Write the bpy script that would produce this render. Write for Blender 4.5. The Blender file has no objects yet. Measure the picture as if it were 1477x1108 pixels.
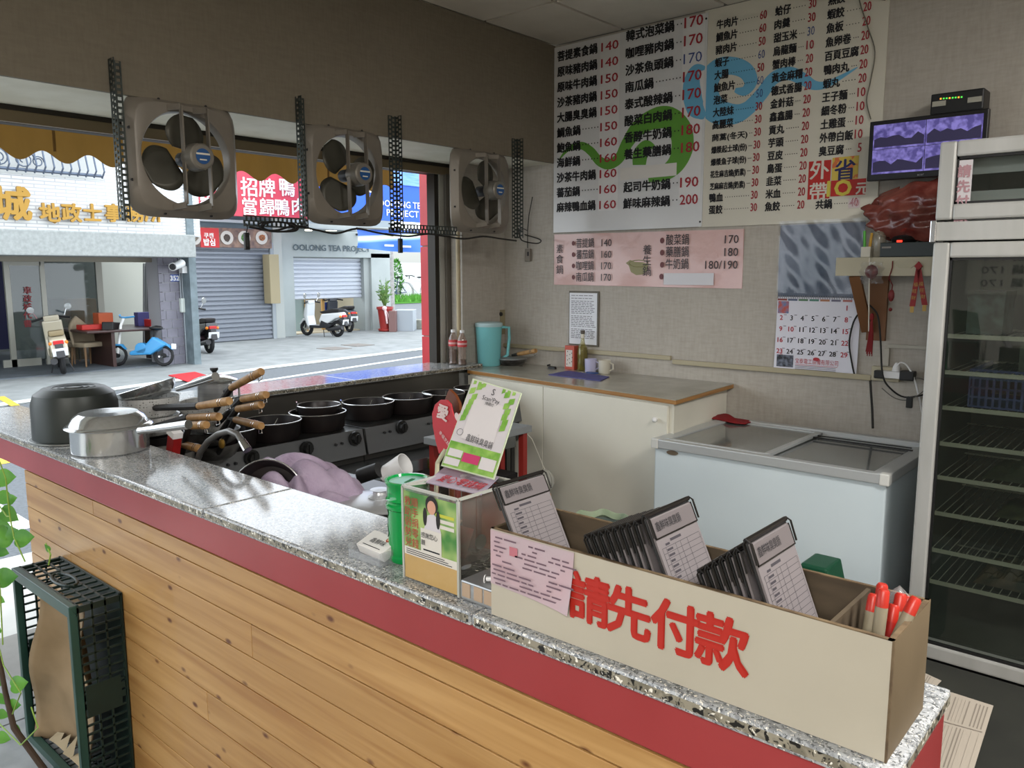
import bpy, bmesh, math, random
from mathutils import Vector, Matrix, Euler
random.seed(7)
C = bpy.context.scene.collection
S = bpy.context.scene
PI = math.pi
# ------------------------------------------------------------------ camera
YAW, PITCH, ROLL, FPX = 0.7187410688, 0.1401101715, -0.0019726979, 1154.6213
EYE = Vector((0, 0, 1.6))
f_ = Vector((-math.sin(YAW)*math.cos(PITCH), math.cos(YAW)*math.cos(PITCH), -math.sin(PITCH)))
r_ = f_.cross(Vector((0, 0, 1))).normalized(); u_ = r_.cross(f_)
r2 = math.cos(ROLL)*r_ + math.sin(ROLL)*u_; u2 = -math.sin(ROLL)*r_ + math.cos(ROLL)*u_
cam = bpy.data.cameras.new('camera'); cam.sensor_width = 36; cam.lens = FPX/1477*36; cam.clip_start = .02; cam.clip_end = 300
co = bpy.data.objects.new('camera', cam); C.objects.link(co)
co.matrix_world = Matrix(((r2.x, u2.x, -f_.x, EYE.x), (r2.y, u2.y, -f_.y, EYE.y), (r2.z, u2.z, -f_.z, EYE.z), (0, 0, 0, 1)))
S.camera = co
def at(px, py, X=None, Y=None, Z=None):
    """real point seen at a pixel of the 1477x1108 photo, on the plane X=, Y= or Z="""
    d = r2*((px-738.5)/FPX) - u2*((py-554)/FPX) + f_
    if X is not None: t = (X-EYE.x)/d.x
    elif Y is not None: t = (Y-EYE.y)/d.y
    else: t = (Z-EYE.z)/d.z
    return EYE + d*t
# ------------------------------------------------------------------ light
vs = S.view_settings; vs.view_transform = 'Standard'; vs.look = 'None'; vs.gamma = 1; vs.use_curve_mapping = False; vs.exposure = 0.3
w = bpy.data.worlds.new('overcast_sky'); S.world = w; w.use_nodes = True
bg = w.node_tree.nodes['Background']; bg.inputs[0].default_value = (0.86, 0.93, 1.0, 1); bg.inputs[1].default_value = 3.2
sun = bpy.data.lights.new('sun', 'SUN'); sun.energy = 1.2; sun.angle = math.radians(25); sun.color = (1, .97, .92)
so = bpy.data.objects.new('sun', sun); C.objects.link(so); so.rotation_euler = (math.radians(28), math.radians(14), 0)
def lamp(name, loc, sx, sy, power, rot=(0, 0, 0), col=(1, .97, .93), portal=False):
    l = bpy.data.lights.new(name, 'AREA'); l.shape = 'RECTANGLE'; l.size = sx; l.size_y = sy; l.energy = power; l.color = col
    if portal: l.cycles.is_portal = True
    o = bpy.data.objects.new(name, l); C.objects.link(o); o.location = loc; o.rotation_euler = rot; return o
lamp('window_daylight_portal', (-3.95, 2.3, 1.65), 2.9, 1.3, 1, (0, math.radians(-90), math.radians(180)) , portal=True)
lamp('shopfront_daylight_portal', (-3.6, -2.0, 1.14), 6.0, 2.3, 1, (0, math.radians(-90), math.radians(180)), portal=True)
for o_, in ((C.objects['window_daylight_portal'],), (C.objects['shopfront_daylight_portal'],)):
    o_.rotation_euler = Euler((math.radians(90), 0, math.radians(90)))  # faces into the room (+X)
lamp('added_fill_dining', (.6, -1.6, 2.9), 1.6, .8, 110)  # added fill light, no fixture: brightens the room from behind the camera
lamp('added_fill_kitchen', (1.0, 1.5, 2.95), 1.2, .6, 105)  # added out-of-view fill, lifts the back wall without flooding the counter front
lamp('added_fill_dining_back', (.6, -3.6, 2.9), 1.6, .8, 130)  # second added fill deeper in the dining room, no fixture modelled
# ------------------------------------------------------------------ materials
def rgb(h):
    if isinstance(h, str):
        h = h.lstrip('#'); c = [int(h[i:i+2], 16)/255 for i in (0, 2, 4)]
        return tuple((x/12.92 if x <= .04045 else ((x+.055)/1.055)**2.4) for x in c)
    return tuple(h)
def mat(name, col, rough=.6, metal=0, col2=None, scale=8, detail=4, stretch=(1, 1, 1), ramp=(.35, .65), bump=0, bscale=None,
        alpha=1, trans=0, ior=1.45, emit=0, spec=.5, coat=0, rand=0, sheen=0):
    m = bpy.data.materials.new(name); m.use_nodes = True; nt = m.node_tree; N = nt.nodes; L = nt.links
    b = N['Principled BSDF']; c = rgb(col)
    b.inputs['Base Color'].default_value = (*c, 1); b.inputs['Roughness'].default_value = rough; b.inputs['Metallic'].default_value = metal
    b.inputs['Alpha'].default_value = alpha; b.inputs['Transmission Weight'].default_value = trans; b.inputs['IOR'].default_value = ior
    b.inputs['Specular IOR Level'].default_value = spec; b.inputs['Coat Weight'].default_value = coat
    if emit: b.inputs['Emission Color'].default_value = (*c, 1); b.inputs['Emission Strength'].default_value = emit
    out = None
    if col2 is not None or bump:
        tc = N.new('ShaderNodeTexCoord'); mp = N.new('ShaderNodeMapping'); mp.inputs['Scale'].default_value = stretch
        L.new(tc.outputs['Object'], mp.inputs[0])
        nz = N.new('ShaderNodeTexNoise'); nz.inputs['Scale'].default_value = scale; nz.inputs['Detail'].default_value = detail
        L.new(mp.outputs[0], nz.inputs['Vector'])
        if col2 is not None:
            rp = N.new('ShaderNodeValToRGB'); rp.color_ramp.elements[0].position = ramp[0]; rp.color_ramp.elements[1].position = ramp[1]
            rp.color_ramp.elements[0].color = (*c, 1); rp.color_ramp.elements[1].color = (*rgb(col2), 1)
            L.new(nz.outputs[0], rp.inputs[0]); L.new(rp.outputs[0], b.inputs['Base Color']); out = rp.outputs[0]
        if bump:
            n2 = nz
            if bscale: n2 = N.new('ShaderNodeTexNoise'); n2.inputs['Scale'].default_value = bscale; n2.inputs['Detail'].default_value = 3; L.new(mp.outputs[0], n2.inputs['Vector'])
            bp = N.new('ShaderNodeBump'); bp.inputs['Strength'].default_value = bump; bp.inputs['Distance'].default_value = .01
            L.new(n2.outputs[0], bp.inputs['Height']); L.new(bp.outputs[0], b.inputs['Normal'])
    if rand:
        oi = N.new('ShaderNodeObjectInfo'); hs = N.new('ShaderNodeHueSaturation')
        mr = N.new('ShaderNodeMapRange'); mr.inputs[3].default_value = 1-rand; mr.inputs[4].default_value = 1+rand
        L.new(oi.outputs['Random'], mr.inputs[0]); L.new(mr.outputs[0], hs.inputs['Value'])
        if out: L.new(out, hs.inputs['Color'])
        else: hs.inputs['Color'].default_value = (*c, 1)
        L.new(hs.outputs[0], b.inputs['Base Color'])
    return m
def granite(name, base, dark, mid, rough=.12, k=1):
    m = mat(name, base, rough); nt = m.node_tree; N = nt.nodes; L = nt.links; b = N['Principled BSDF']
    tc = N.new('ShaderNodeTexCoord')
    def layer(scale, p0, p1, detail=3, dist=.6):
        nz = N.new('ShaderNodeTexNoise'); nz.inputs['Scale'].default_value = scale*k; nz.inputs['Detail'].default_value = detail; nz.inputs['Distortion'].default_value = dist
        L.new(tc.outputs['Object'], nz.inputs['Vector'])
        r = N.new('ShaderNodeMapRange'); r.inputs[1].default_value = p0; r.inputs[2].default_value = p1; L.new(nz.outputs[0], r.inputs[0]); return r.outputs[0]
    def mix(f, a, c):
        x = N.new('ShaderNodeMix'); x.data_type = 'RGBA'; L.new(f, x.inputs[0])
        if isinstance(a, tuple): x.inputs[6].default_value = (*a, 1)
        else: L.new(a, x.inputs[6])
        x.inputs[7].default_value = (*c, 1); return x.outputs[2]
    c = mix(layer(55, .47, .62), rgb(base), rgb(mid)); c = mix(layer(85, .55, .60, 2, 1.2), c, rgb(dark)); c = mix(layer(120, .60, .66, 2), c, rgb('#e8e4d8'))
    L.new(c, b.inputs['Base Color']); return m
def cloth_wall(name, c1, c2, bumps=.35):
    """fabric-look wallpaper: streaks in both directions"""
    m = mat(name, c1, .85); nt = m.node_tree; N = nt.nodes; L = nt.links; b = N['Principled BSDF']
    tc = N.new('ShaderNodeTexCoord'); outs = []
    for st in ((75, 75, 14), (14, 14, 75)):
        mp = N.new('ShaderNodeMapping'); mp.inputs['Scale'].default_value = st; nz = N.new('ShaderNodeTexNoise'); nz.inputs['Scale'].default_value = 1; nz.inputs['Detail'].default_value = 3
        L.new(tc.outputs['Object'], mp.inputs[0]); L.new(mp.outputs[0], nz.inputs['Vector']); outs.append(nz.outputs[0])
    ad = N.new('ShaderNodeMath'); ad.operation = 'ADD'; L.new(outs[0], ad.inputs[0]); L.new(outs[1], ad.inputs[1])
    big = N.new('ShaderNodeTexNoise'); big.inputs['Scale'].default_value = 2.2; big.inputs['Detail'].default_value = 6; L.new(tc.outputs['Object'], big.inputs['Vector'])
    a2 = N.new('ShaderNodeMath'); a2.operation = 'MULTIPLY_ADD'; a2.inputs[1].default_value = .8; L.new(big.outputs[0], a2.inputs[0]); L.new(ad.outputs[0], a2.inputs[2])
    rp = N.new('ShaderNodeValToRGB'); rp.color_ramp.elements[0].position = .15; rp.color_ramp.elements[1].position = .80
    dv = N.new('ShaderNodeMath'); dv.operation = 'MULTIPLY'; dv.inputs[1].default_value = .36; L.new(a2.outputs[0], dv.inputs[0])
    rp.color_ramp.elements[0].color = (*rgb(c2), 1); rp.color_ramp.elements[1].color = (*rgb(c1), 1); L.new(dv.outputs[0], rp.inputs[0]); L.new(rp.outputs[0], b.inputs['Base Color'])
    bp = N.new('ShaderNodeBump'); bp.inputs['Strength'].default_value = bumps; bp.inputs['Distance'].default_value = .004; L.new(ad.outputs[0], bp.inputs['Height']); L.new(bp.outputs[0], b.inputs['Normal'])
    return m
def pine(name):
    m = mat(name, '#d9a768', .38, coat=.15); nt = m.node_tree; N = nt.nodes; L = nt.links; b = N['Principled BSDF']
    tc = N.new('ShaderNodeTexCoord'); oi = N.new('ShaderNodeObjectInfo')
    off = N.new('ShaderNodeVectorMath'); off.operation = 'SCALE'; off.inputs[0].default_value = (13, 7, 29); L.new(oi.outputs['Random'], off.inputs['Scale'])
    ad = N.new('ShaderNodeVectorMath'); L.new(tc.outputs['Object'], ad.inputs[0]); L.new(off.outputs[0], ad.inputs[1])
    mp = N.new('ShaderNodeMapping'); mp.inputs['Scale'].default_value = (1.1, 10, 22); L.new(ad.outputs[0], mp.inputs[0])
    nz = N.new('ShaderNodeTexNoise'); nz.inputs['Scale'].default_value = 1.6; nz.inputs['Detail'].default_value = 6; nz.inputs['Distortion'].default_value = .5; L.new(mp.outputs[0], nz.inputs['Vector'])
    rp = N.new('ShaderNodeValToRGB'); e = rp.color_ramp.elements; e[0].position = .3; e[1].position = .7
    e[0].color = (*rgb('#956a3a'), 1); e[1].color = (*rgb('#b28b57'), 1); x = e.new(.48); x.color = (*rgb('#a47c49'), 1)
    L.new(nz.outputs[0], rp.inputs[0])
    # knots
    mk = N.new('ShaderNodeMapping'); mk.inputs['Scale'].default_value = (9, 1, 18); L.new(ad.outputs[0], mk.inputs[0])
    vo = N.new('ShaderNodeTexVoronoi'); vo.inputs['Scale'].default_value = 1; L.new(mk.outputs[0], vo.inputs['Vector'])
    kr = N.new('ShaderNodeValToRGB'); k = kr.color_ramp.elements; k[0].position = .07; k[0].color = (1, 1, 1, 1); k[1].position = .17; k[1].color = (0, 0, 0, 1); L.new(vo.outputs['Distance'], kr.inputs[0])
    mx = N.new('ShaderNodeMix'); mx.data_type = 'RGBA'; L.new(kr.outputs[0], mx.inputs[0]); L.new(rp.outputs[0], mx.inputs[6]); mx.inputs[7].default_value = (*rgb('#5c3214'), 1)
    hs = N.new('ShaderNodeHueSaturation'); mr = N.new('ShaderNodeMapRange'); mr.inputs[3].default_value = .95; mr.inputs[4].default_value = 1.05; L.new(oi.outputs['Random'], mr.inputs[0])
    L.new(mr.outputs[0], hs.inputs['Value']); L.new(mx.outputs[2], hs.inputs['Color']); L.new(hs.outputs[0], b.inputs['Base Color']); return m
def glass(name, col='#ffffff', alpha=.15, rough=.03, ior=1.5):
    """thin clear sheet: mostly see-through with a real reflection"""
    m = bpy.data.materials.new(name); m.use_nodes = True; nt = m.node_tree; N = nt.nodes; L = nt.links; N.clear()
    o = N.new('ShaderNodeOutputMaterial'); t = N.new('ShaderNodeBsdfTransparent'); t.inputs[0].default_value = (*(x**.10 for x in rgb(col)), 1)
    p = N.new('ShaderNodeBsdfPrincipled'); p.inputs['Base Color'].default_value = (*rgb(col), 1); p.inputs['Roughness'].default_value = rough
    g = N.new('ShaderNodeBsdfGlossy'); g.inputs['Roughness'].default_value = rough
    fr = N.new('ShaderNodeFresnel'); fr.inputs[0].default_value = ior
    ge = N.new('ShaderNodeNewGeometry'); iv = N.new('ShaderNodeMath'); iv.operation = 'SUBTRACT'; iv.inputs[0].default_value = 1; L.new(ge.outputs['Backfacing'], iv.inputs[1]); fm = N.new('ShaderNodeMath'); fm.operation = 'MULTIPLY'; L.new(fr.outputs[0], fm.inputs[0]); L.new(iv.outputs[0], fm.inputs[1])
    a = N.new('ShaderNodeMixShader'); a.inputs[0].default_value = alpha; L.new(t.outputs[0], a.inputs[1]); L.new(p.outputs[0], a.inputs[2])
    b = N.new('ShaderNodeMixShader'); L.new(fm.outputs[0], b.inputs[0]); L.new(a.outputs[0], b.inputs[1]); L.new(g.outputs[0], b.inputs[2])
    L.new(b.outputs[0], o.inputs[0]); return m
M = {}
def mm(k, *a, **kw):
    if k not in M: M[k] = mat(k, *a, **kw)
    return M[k]
mm('black', '#161616', .45); mm('dark', '#2a2a2c', .5); mm('rubber', '#1b1b1c', .8); mm('white', '#e6e6e2', .5); mm('offwhite', '#d6d2c4', .55)
mm('chrome', '#c8c8c8', .15, 1); mm('pan_steel', '#c4c6c6', .16, .85); mm('steel', '#aeb0b0', .28, .55, col2='#94979a', scale=3, stretch=(1, 1, 20)); mm('steel_dark', '#5a5a58', .4, .8)
mm('red', '#b81f22', .45); mm('redprint', '#9c1c26', .6); mm('ink', '#15151a', .7); mm('blueink', '#2a3a80', .7); mm('paper', '#e2e2e2', .7); mm('greyink', '#6b6870', .8)
mm('pinkpaper', '#e0bcc0', .6); mm('yellow', '#e0c52c', .5); mm('gold', '#96732f', .4, .5); mm('plastic_white', '#dedede', .35); mm('green', '#1c6b46', .45)
mm('galv', '#4c524e', .5, .6, col2='#3a3f3c', scale=20); mm('fan_grey', '#80796f', .38, .15, col2='#736c62', scale=5); mm('blade', '#4d4b42', .4, .3, col2='#3a382f', scale=6)
mm('wire', '#1c1b19', .6); mm('brass', '#8a6b2c', .4, .6)
M['granite'] = granite('granite', '#a3a6a8', '#5c5f61', '#828587', .1, 1.7); M['granite_edge'] = granite('granite_edge', '#8c8676', '#1d1c1a', '#6f6a5c', .3, .85)
M['pine'] = pine('pine')
# ------------------------------------------------------------------ builders
ROOTLOC = {}
def prop(o, label=None, cat=None, group=None, kind=None):
    if label: o['label'] = label
    if cat: o['category'] = cat
    if group: o['group'] = group
    if kind: o['kind'] = kind
    return o
def thing(name, label, cat, loc=(0, 0, 0), rz=0, group=None, world=True):
    """Empty at the thing's base; with world=True its parts are modelled in room coordinates"""
    o = bpy.data.objects.new(name, None); C.objects.link(o); o.empty_display_size = .05
    o.location = loc; o.rotation_euler = (0, 0, rz); prop(o, label, cat, group)
    if world: ROOTLOC[o.name] = Vector(loc)
    return o
def rootloc(o):
    while o.parent: o = o.parent
    return ROOTLOC.get(o.name, Vector((0, 0, 0)))
PRINTS = {'lettering', 'print', 'fine_print', 'red_prices', 'blue_prices', 'black_lettering', 'table_print', 'red_lettering', 'blue_lettering', 'black_dates', 'red_dates', 'bullets', 'nails', 'screws', 'white_print', 'company_print', 'company_small_print', 'green_blocks', 'door_lettering', 'heading', 'red_characters', 'label_print', 'screw_pair', 'base_joints', 'figure_hair', 'grille_louvre', 'logo_print'}
TCACHE = {}
def tgeo(s, bold):
    k = s
    if k not in TCACHE:
        c = bpy.data.curves.new('t', 'FONT'); c.body = s; c.size = 1; c.resolution_u = 2
        o = bpy.data.objects.new('t', c); me = bpy.data.meshes.new_from_object(o)
        TCACHE[k] = ([v.co.copy() for v in me.vertices], [tuple(p.vertices) for p in me.polygons])
        bpy.data.objects.remove(o); bpy.data.meshes.remove(me); bpy.data.curves.remove(c)
    return TCACHE[k]
V = Vector
class MB:
    def __init__(s): s.v = []; s.f = []; s.m = []; s.cm = 0; s.T = None
    def add(s, vs_, fs):
        n = len(s.v)
        if s.T is not None: vs_ = [s.T @ V(p) for p in vs_]
        s.v += [V(p) for p in vs_]; s.f += [tuple(i+n for i in f) for f in fs]; s.m += [s.cm]*len(fs); return s
    def box(s, x0, x1, y0, y1, z0, z1):
        p = [(x, y, z) for z in (z0, z1) for x, y in ((x0, y0), (x1, y0), (x1, y1), (x0, y1))]
        return s.add(p, [(3, 2, 1, 0), (4, 5, 6, 7), (0, 1, 5, 4), (1, 2, 6, 5), (2, 3, 7, 6), (3, 0, 4, 7)])
    def slab(s, *a):
        n = len(s.m); s.box(*a); s.m[n:n+6] = [1, 0, 1, 1, 1, 1]; return s
    def obox(s, c, size, R=None):
        c = V(c); h = V(size)/2; R = R or Matrix.Identity(3)
        p = [c + R @ V((x*h.x, y*h.y, z*h.z)) for z in (-1, 1) for x, y in ((-1, -1), (1, -1), (1, 1), (-1, 1))]
        return s.add(p, [(3, 2, 1, 0), (4, 5, 6, 7), (0, 1, 5, 4), (1, 2, 6, 5), (2, 3, 7, 6), (3, 0, 4, 7)])
    def bar(s, a, b, w_, h_, up=(0, 0, 1)):
        a = V(a); b = V(b); d = (b-a).normalized(); u = V(up)
        if abs(d.dot(u)) > .98: u = V((1, 0, 0))
        x = d.cross(u).normalized(); y = x.cross(d)
        return s.obox((a+b)/2, (w_, (b-a).length, h_), Matrix((x, d, y)).transposed())
    def prism(s, pts, d):
        """planar polygon (3D points, any order) pushed by vector d"""
        pts = [V(p) for p in pts]; d = V(d); n = len(pts)
        nrm = V((0, 0, 0))
        for i in range(n): nrm += (pts[i]-pts[0]).cross(pts[(i+1) % n]-pts[0])
        if nrm.dot(d) > 0: pts = pts[::-1]
        q = [p+d for p in pts]
        return s.add(pts+q, [tuple(range(n)), tuple(range(2*n-1, n-1, -1))] + [(i, n+i, n+(i+1) % n, (i+1) % n) for i in range(n)])
    def poly(s, pts): return s.add(pts, [tuple(range(len(pts)))])
    def cyl(s, a, b, r0, r1=None, n=16, caps=True):
        r1 = r0 if r1 is None else r1; a = V(a); b = V(b); d = (b-a).normalized()
        u = d.orthogonal().normalized(); v = d.cross(u)
        ring = lambda c, r: [c + (u*math.cos(2*PI*i/n)+v*math.sin(2*PI*i/n))*r for i in range(n)]
        fs = [(i, (i+1) % n, n+(i+1) % n, n+i) for i in range(n)]
        if caps: fs += [tuple(range(n-1, -1, -1)), tuple(range(n, 2*n))]
        return s.add(ring(a, r0)+ring(b, r1), fs)
    def lathe(s, prof, c=(0, 0, 0), n=24, R=None, sx=1, sy=1):
        c = V(c); R = R or Matrix.Identity(3); vs_ = []; fs = []; m = len(prof)
        for r, z in prof:
            for i in range(n): vs_.append(c + R @ V((r*math.cos(2*PI*i/n)*sx, r*math.sin(2*PI*i/n)*sy, z)))
        for j in range(m-1):
            for i in range(n): fs.append((j*n+i, j*n+(i+1) % n, (j+1)*n+(i+1) % n, (j+1)*n+i))
        if prof[0][0] > 1e-5: fs.append(tuple(range(n-1, -1, -1)))
        if prof[-1][0] > 1e-5 and prof[-1] != prof[0]: fs.append(tuple(range((m-1)*n, m*n)))
        return s.add(vs_, fs)
    def tube(s, pts, r, n=8, closed=False):
        pts = [V(p) for p in pts]; m = len(pts); vs_ = []; fs = []; pu = None
        rr = r if isinstance(r, (list, tuple)) else [r]*m
        for i, p in enumerate(pts):
            if closed: d = pts[(i+1) % m]-pts[i-1]
            else: d = pts[min(i+1, m-1)]-pts[max(i-1, 0)]
            if d.length < 1e-9: d = V((0, 0, 1))
            d.normalize(); u = d.orthogonal() if pu is None else pu - d*pu.dot(d)
            if u.length < 1e-6: u = d.orthogonal()
            u.normalize(); pu = u; v = d.cross(u)
            vs_ += [p+(u*math.cos(2*PI*k/n)+v*math.sin(2*PI*k/n))*rr[i] for k in range(n)]
        for i in range(m if closed else m-1):
            j = (i+1) % m
            for k in range(n): fs.append((i*n+k, i*n+(k+1) % n, j*n+(k+1) % n, j*n+k))
        if not closed: fs += [tuple(range(n-1, -1, -1)), tuple(range((m-1)*n, m*n))]
        return s.add(vs_, fs)
    def sphere(s, c, r, n=12, sc=(1, 1, 1)):
        c = V(c); vs_ = []; fs = []; m = n//2
        vs_.append(c+V((0, 0, r*sc[2])))
        for j in range(1, m):
            t = PI*j/m
            for i in range(n): vs_.append(c+V((r*math.sin(t)*math.cos(2*PI*i/n)*sc[0], r*math.sin(t)*math.sin(2*PI*i/n)*sc[1], r*math.cos(t)*sc[2])))
        vs_.append(c-V((0, 0, r*sc[2])))
        for i in range(n): fs.append((0, 1+i, 1+(i+1) % n)); fs.append((len(vs_)-1, 1+(m-2)*n+(i+1) % n, 1+(m-2)*n+i))
        for j in range(m-2):
            for i in range(n): a = 1+j*n+i; b = 1+j*n+(i+1) % n; fs.append((a, a+n, b+n, b))
        return s.add(vs_, fs)
    def grid(s, fn, nu, nv):
        vs_ = [fn(i/nu, j/nv) for j in range(nv+1) for i in range(nu+1)]
        return s.add(vs_, [(j*(nu+1)+i, j*(nu+1)+i+1, (j+1)*(nu+1)+i+1, (j+1)*(nu+1)+i) for j in range(nv) for i in range(nu)])
    def text(s, t, o, ux, uy, h=None, w_=None, align='l', bold=0.0, eps=.0012):
        """flat lettering; h = em height; w_ = forces the run's width"""
        vs_, fs = tgeo(t, bold); ux = V(ux).normalized(); uy = V(uy).normalized(); nn = ux.cross(uy)
        x0 = min(v.x for v in vs_); x1 = max(v.x for v in vs_); kx = h
        if w_: kx = w_/(x1-x0)
        ox = {'l': x0, 'c': (x0+x1)/2, 'r': x1}[align]; o = V(o)+nn*eps; b = max(bold, 0)*h*1.1*(h > .03)
        for kk, (dx, dy) in enumerate(((0, 0),) if b < .004*h else ((-b, -b*.4), (b, -b*.4), (0, b*.7)) if bold < .03 else [(b*math.cos(q*PI/3), b*math.sin(q*PI/3)) for q in range(6)]+[(0, 0)]):
            s.add([o+nn*(.0002*kk)+ux*((v.x-ox)*kx+dx)+uy*(v.y*h+dy) for v in vs_], fs)
        return s
    def build(s, name, m, parent=None, smooth=None, bevel=0, solid=0, label=None, cat=None, group=None, kind=None, origin=None, subd=0, world=None):
        me = bpy.data.meshes.new(name)
        if parent is not None: off = rootloc(parent)
        elif origin is not None: off = V(origin)
        elif kind == 'structure': off = V((0, 0, 0))
        else:
            xs = [v.x for v in s.v]; ys = [v.y for v in s.v]; zs = [v.z for v in s.v]
            off = V(((min(xs)+max(xs))/2, (min(ys)+max(ys))/2, min(zs)))
        me.from_pydata([v-off for v in s.v], [], s.f)
        for x in (m if isinstance(m, (list, tuple)) else [m]): me.materials.append(M[x] if isinstance(x, str) else x)
        if isinstance(m, (list, tuple)): me.polygons.foreach_set('material_index', s.m)
        if bevel or smooth:
            b = bmesh.new(); b.from_mesh(me)
            if smooth: bmesh.ops.recalc_face_normals(b, faces=b.faces)
            if bevel:
                bmesh.ops.remove_doubles(b, verts=b.verts, dist=1e-5)
                es = [e for e in b.edges if len(e.link_faces) == 2 and e.calc_face_angle(0) > .5]
                bmesh.ops.bevel(b, geom=es, offset=bevel, segments=2, affect='EDGES', profile=.6, clamp_overlap=True)
            b.to_mesh(me); b.free()
        me.validate()
        if smooth:
            me.polygons.foreach_set('use_smooth', [True]*len(me.polygons)); me.set_sharp_from_angle(angle=math.radians(35 if smooth in (None, True) else smooth))
        o = bpy.data.objects.new(name, me); C.objects.link(o)
        if parent is not None: o.parent = parent
        else: o.location = off
        if subd: md = o.modifiers.new('subd', 'SUBSURF'); md.levels = md.render_levels = subd
        if solid: md = o.modifiers.new('solid', 'SOLIDIFY'); md.thickness = solid; md.offset = 0
        if kind is None and name in PRINTS: kind = 'stuff'
        return prop(o, label, cat, group, kind)
def copy_tree(o, parent=None, loc=None, rz=None, label=None):
    c = o.copy(); C.objects.link(c)
    if parent is not None: c.parent = parent
    for k in list(o.children): copy_tree(k, c)
    if loc is not None: c.location = loc
    if rz is not None: c.rotation_euler = (0, 0, rz)
    if label: c['label'] = label
    return c
def rot(ax, deg): return Matrix.Rotation(math.radians(deg), 3, ax)
YW = 4.154      # back wall plane
XB = -3.267     # inner face of the beam over the window
# ================================================================== SETTING
M['wallpaper'] = cloth_wall('wallpaper', '#b9b4ab', '#968f84'); M['wallpaper_beam_shaded'] = cloth_wall('wallpaper_beam_shaded', '#7f7768', '#665e50')  # beam: same wallpaper, darkened so its backlit shade is in the colour
mm('soffit', '#dcd9ca', .7, col2='#d0ccba', scale=6); mm('ceiling_tile', '#dcd6ca', .85, col2='#d0cabe', scale=3); mm('tbar', '#8f887c', .6)
mm('floor_tile', '#6a6760', .35, col2='#565349', scale=5); mm('paving', '#8b9092', .6, col2='#777c7e', scale=9)
mm('concrete', '#9a9b98', .85, col2='#868784', scale=5, bump=.2, bscale=60); mm('asphalt', '#5c6165', .9, col2='#505458', scale=30, bump=.3, bscale=150)
mm('pave_light', '#7f8383', .85, col2='#707474', scale=2.5, bump=.15, bscale=80); mm('line_white', '#c9cdcd', .7); mm('garage_floor', '#5c6268', .6, col2='#50565b', scale=3)
# back wall
mb = MB(); mb.box(-4.0, 2.6, YW, YW+.15, -.02, 3.0); mb.build('wall_back', 'wallpaper', kind='structure')
# beam over the window and over the open shopfront (inner face XB), with the pale soffit behind it
mb = MB(); mb.box(XB-.02, XB, -5.2, YW, 2.283, 3.0); mb.build('wall_left', 'wallpaper_beam_shaded', kind='structure')
mb = MB(); mb.box(-4.05, XB-.02, -5.2, YW, 2.283, 3.2); mb.build('trim_1', 'soffit', kind='structure')
# return wall between the window and the back wall
mb = MB(); mb.box(-4.0, -3.70, 3.74, YW, -.02, 2.283); mb.build('wall_left_return', 'wallpaper', kind='structure')
mb = MB(); mb.box(2.6, 2.75, -5.2, YW+.15, -.02, 3.0); mb.build('wall_right', 'wallpaper', kind='structure')
mb = MB(); mb.box(-3.3, 2.6, -5.2, -5.05, -.02, 3.0); mb.build('wall_front', 'wallpaper', kind='structure')
# ceiling grid
cl = MB(); cl.box(-3.3, 2.75, -5.2, YW+.15, 3.012, 3.1); cl = cl.build('ceiling', 'tbar', kind='structure')
xs = [XB+.002, -2.756, -2.105] + [-2.105+.64*i for i in range(1, 8)] + [2.6]
ys = [YW-.002-.66*i for i in range(0, 14)] + [-5.05]
pm = {}
for i in range(len(xs)-1):
    for j in range(len(ys)-1):
        w_, d_ = xs[i+1]-xs[i]-.022, ys[j]-ys[j+1]-.022
        k = (round(w_, 3), round(d_, 3))
        if k not in pm:
            t = MB(); t.box(0, w_, -d_, 0, 0, .012); o = t.build('ceiling_panel', 'ceiling_tile', cl); pm[k] = o.data
        else:
            o = bpy.data.objects.new('ceiling_panel', pm[k]); C.objects.link(o); o.parent = cl
        o.location = (xs[i]+.011, ys[j]-.011, 3.0)
# floor
mb = MB(); mb.box(-3.9, 2.75, -5.2, YW+.15, -.12, 0); fl = mb.build('floor', 'floor_tile', kind='structure')
mb = MB()
# grey entrance tiles outside the counter's left end, each its own
tl = MB(); tl.box(0, .39, 0, .39, 0, .008); t0 = None
for i in range(5):
    for j in range(6):
        if t0 is None: t0 = tl.build('paving_tile', 'paving', fl); o = t0
        else: o = bpy.data.objects.new('paving_tile', t0.data); C.objects.link(o); o.parent = fl
        o.location = (-3.89+.4*i, .93-.4*(j+1), .0)
# ground outside
mb = MB(); mb.box(-60, -3.9, -30, 60, -.45, -.4); mb.build('street', 'asphalt', kind='structure')
mb = MB(); mb.box(-5.2, -3.9, -8, 14, -.4, -.06); mb.build('sidewalk_near', mm('pave_near', '#b5b5b0', .85, col2='#a6a6a1', scale=3), kind='structure')
a = [at(-300, 627, Z=-.38), at(0, 586, Z=-.38), at(400, 530, Z=-.38), at(520, 515.5, Z=-.38), at(612, 504, Z=-.38), at(700, 490, Z=-.38)]
b = [V((-24, 30, -.38)), V((-24, -6, -.38))]
mb = MB(); mb.prism([(p.x, p.y, -.38) for p in a+b], (0, 0, -.05)); mb.build('sidewalk_far', 'pave_light', kind='structure')
mb = MB()
for k in range(len(a)-1):
    p, q = a[k], a[k+1]; d = V((-.35, -.03, 0))
    mb.prism([(p.x, p.y, -.375), (q.x, q.y, -.375), (q.x-.3, q.y, -.375), (p.x-.3, p.y, -.375)], (0, 0, -.02))
mb.build('curb', mm('curbstone', '#c4c8c6', .8, col2='#b2b6b4', scale=4), kind='structure')
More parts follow.
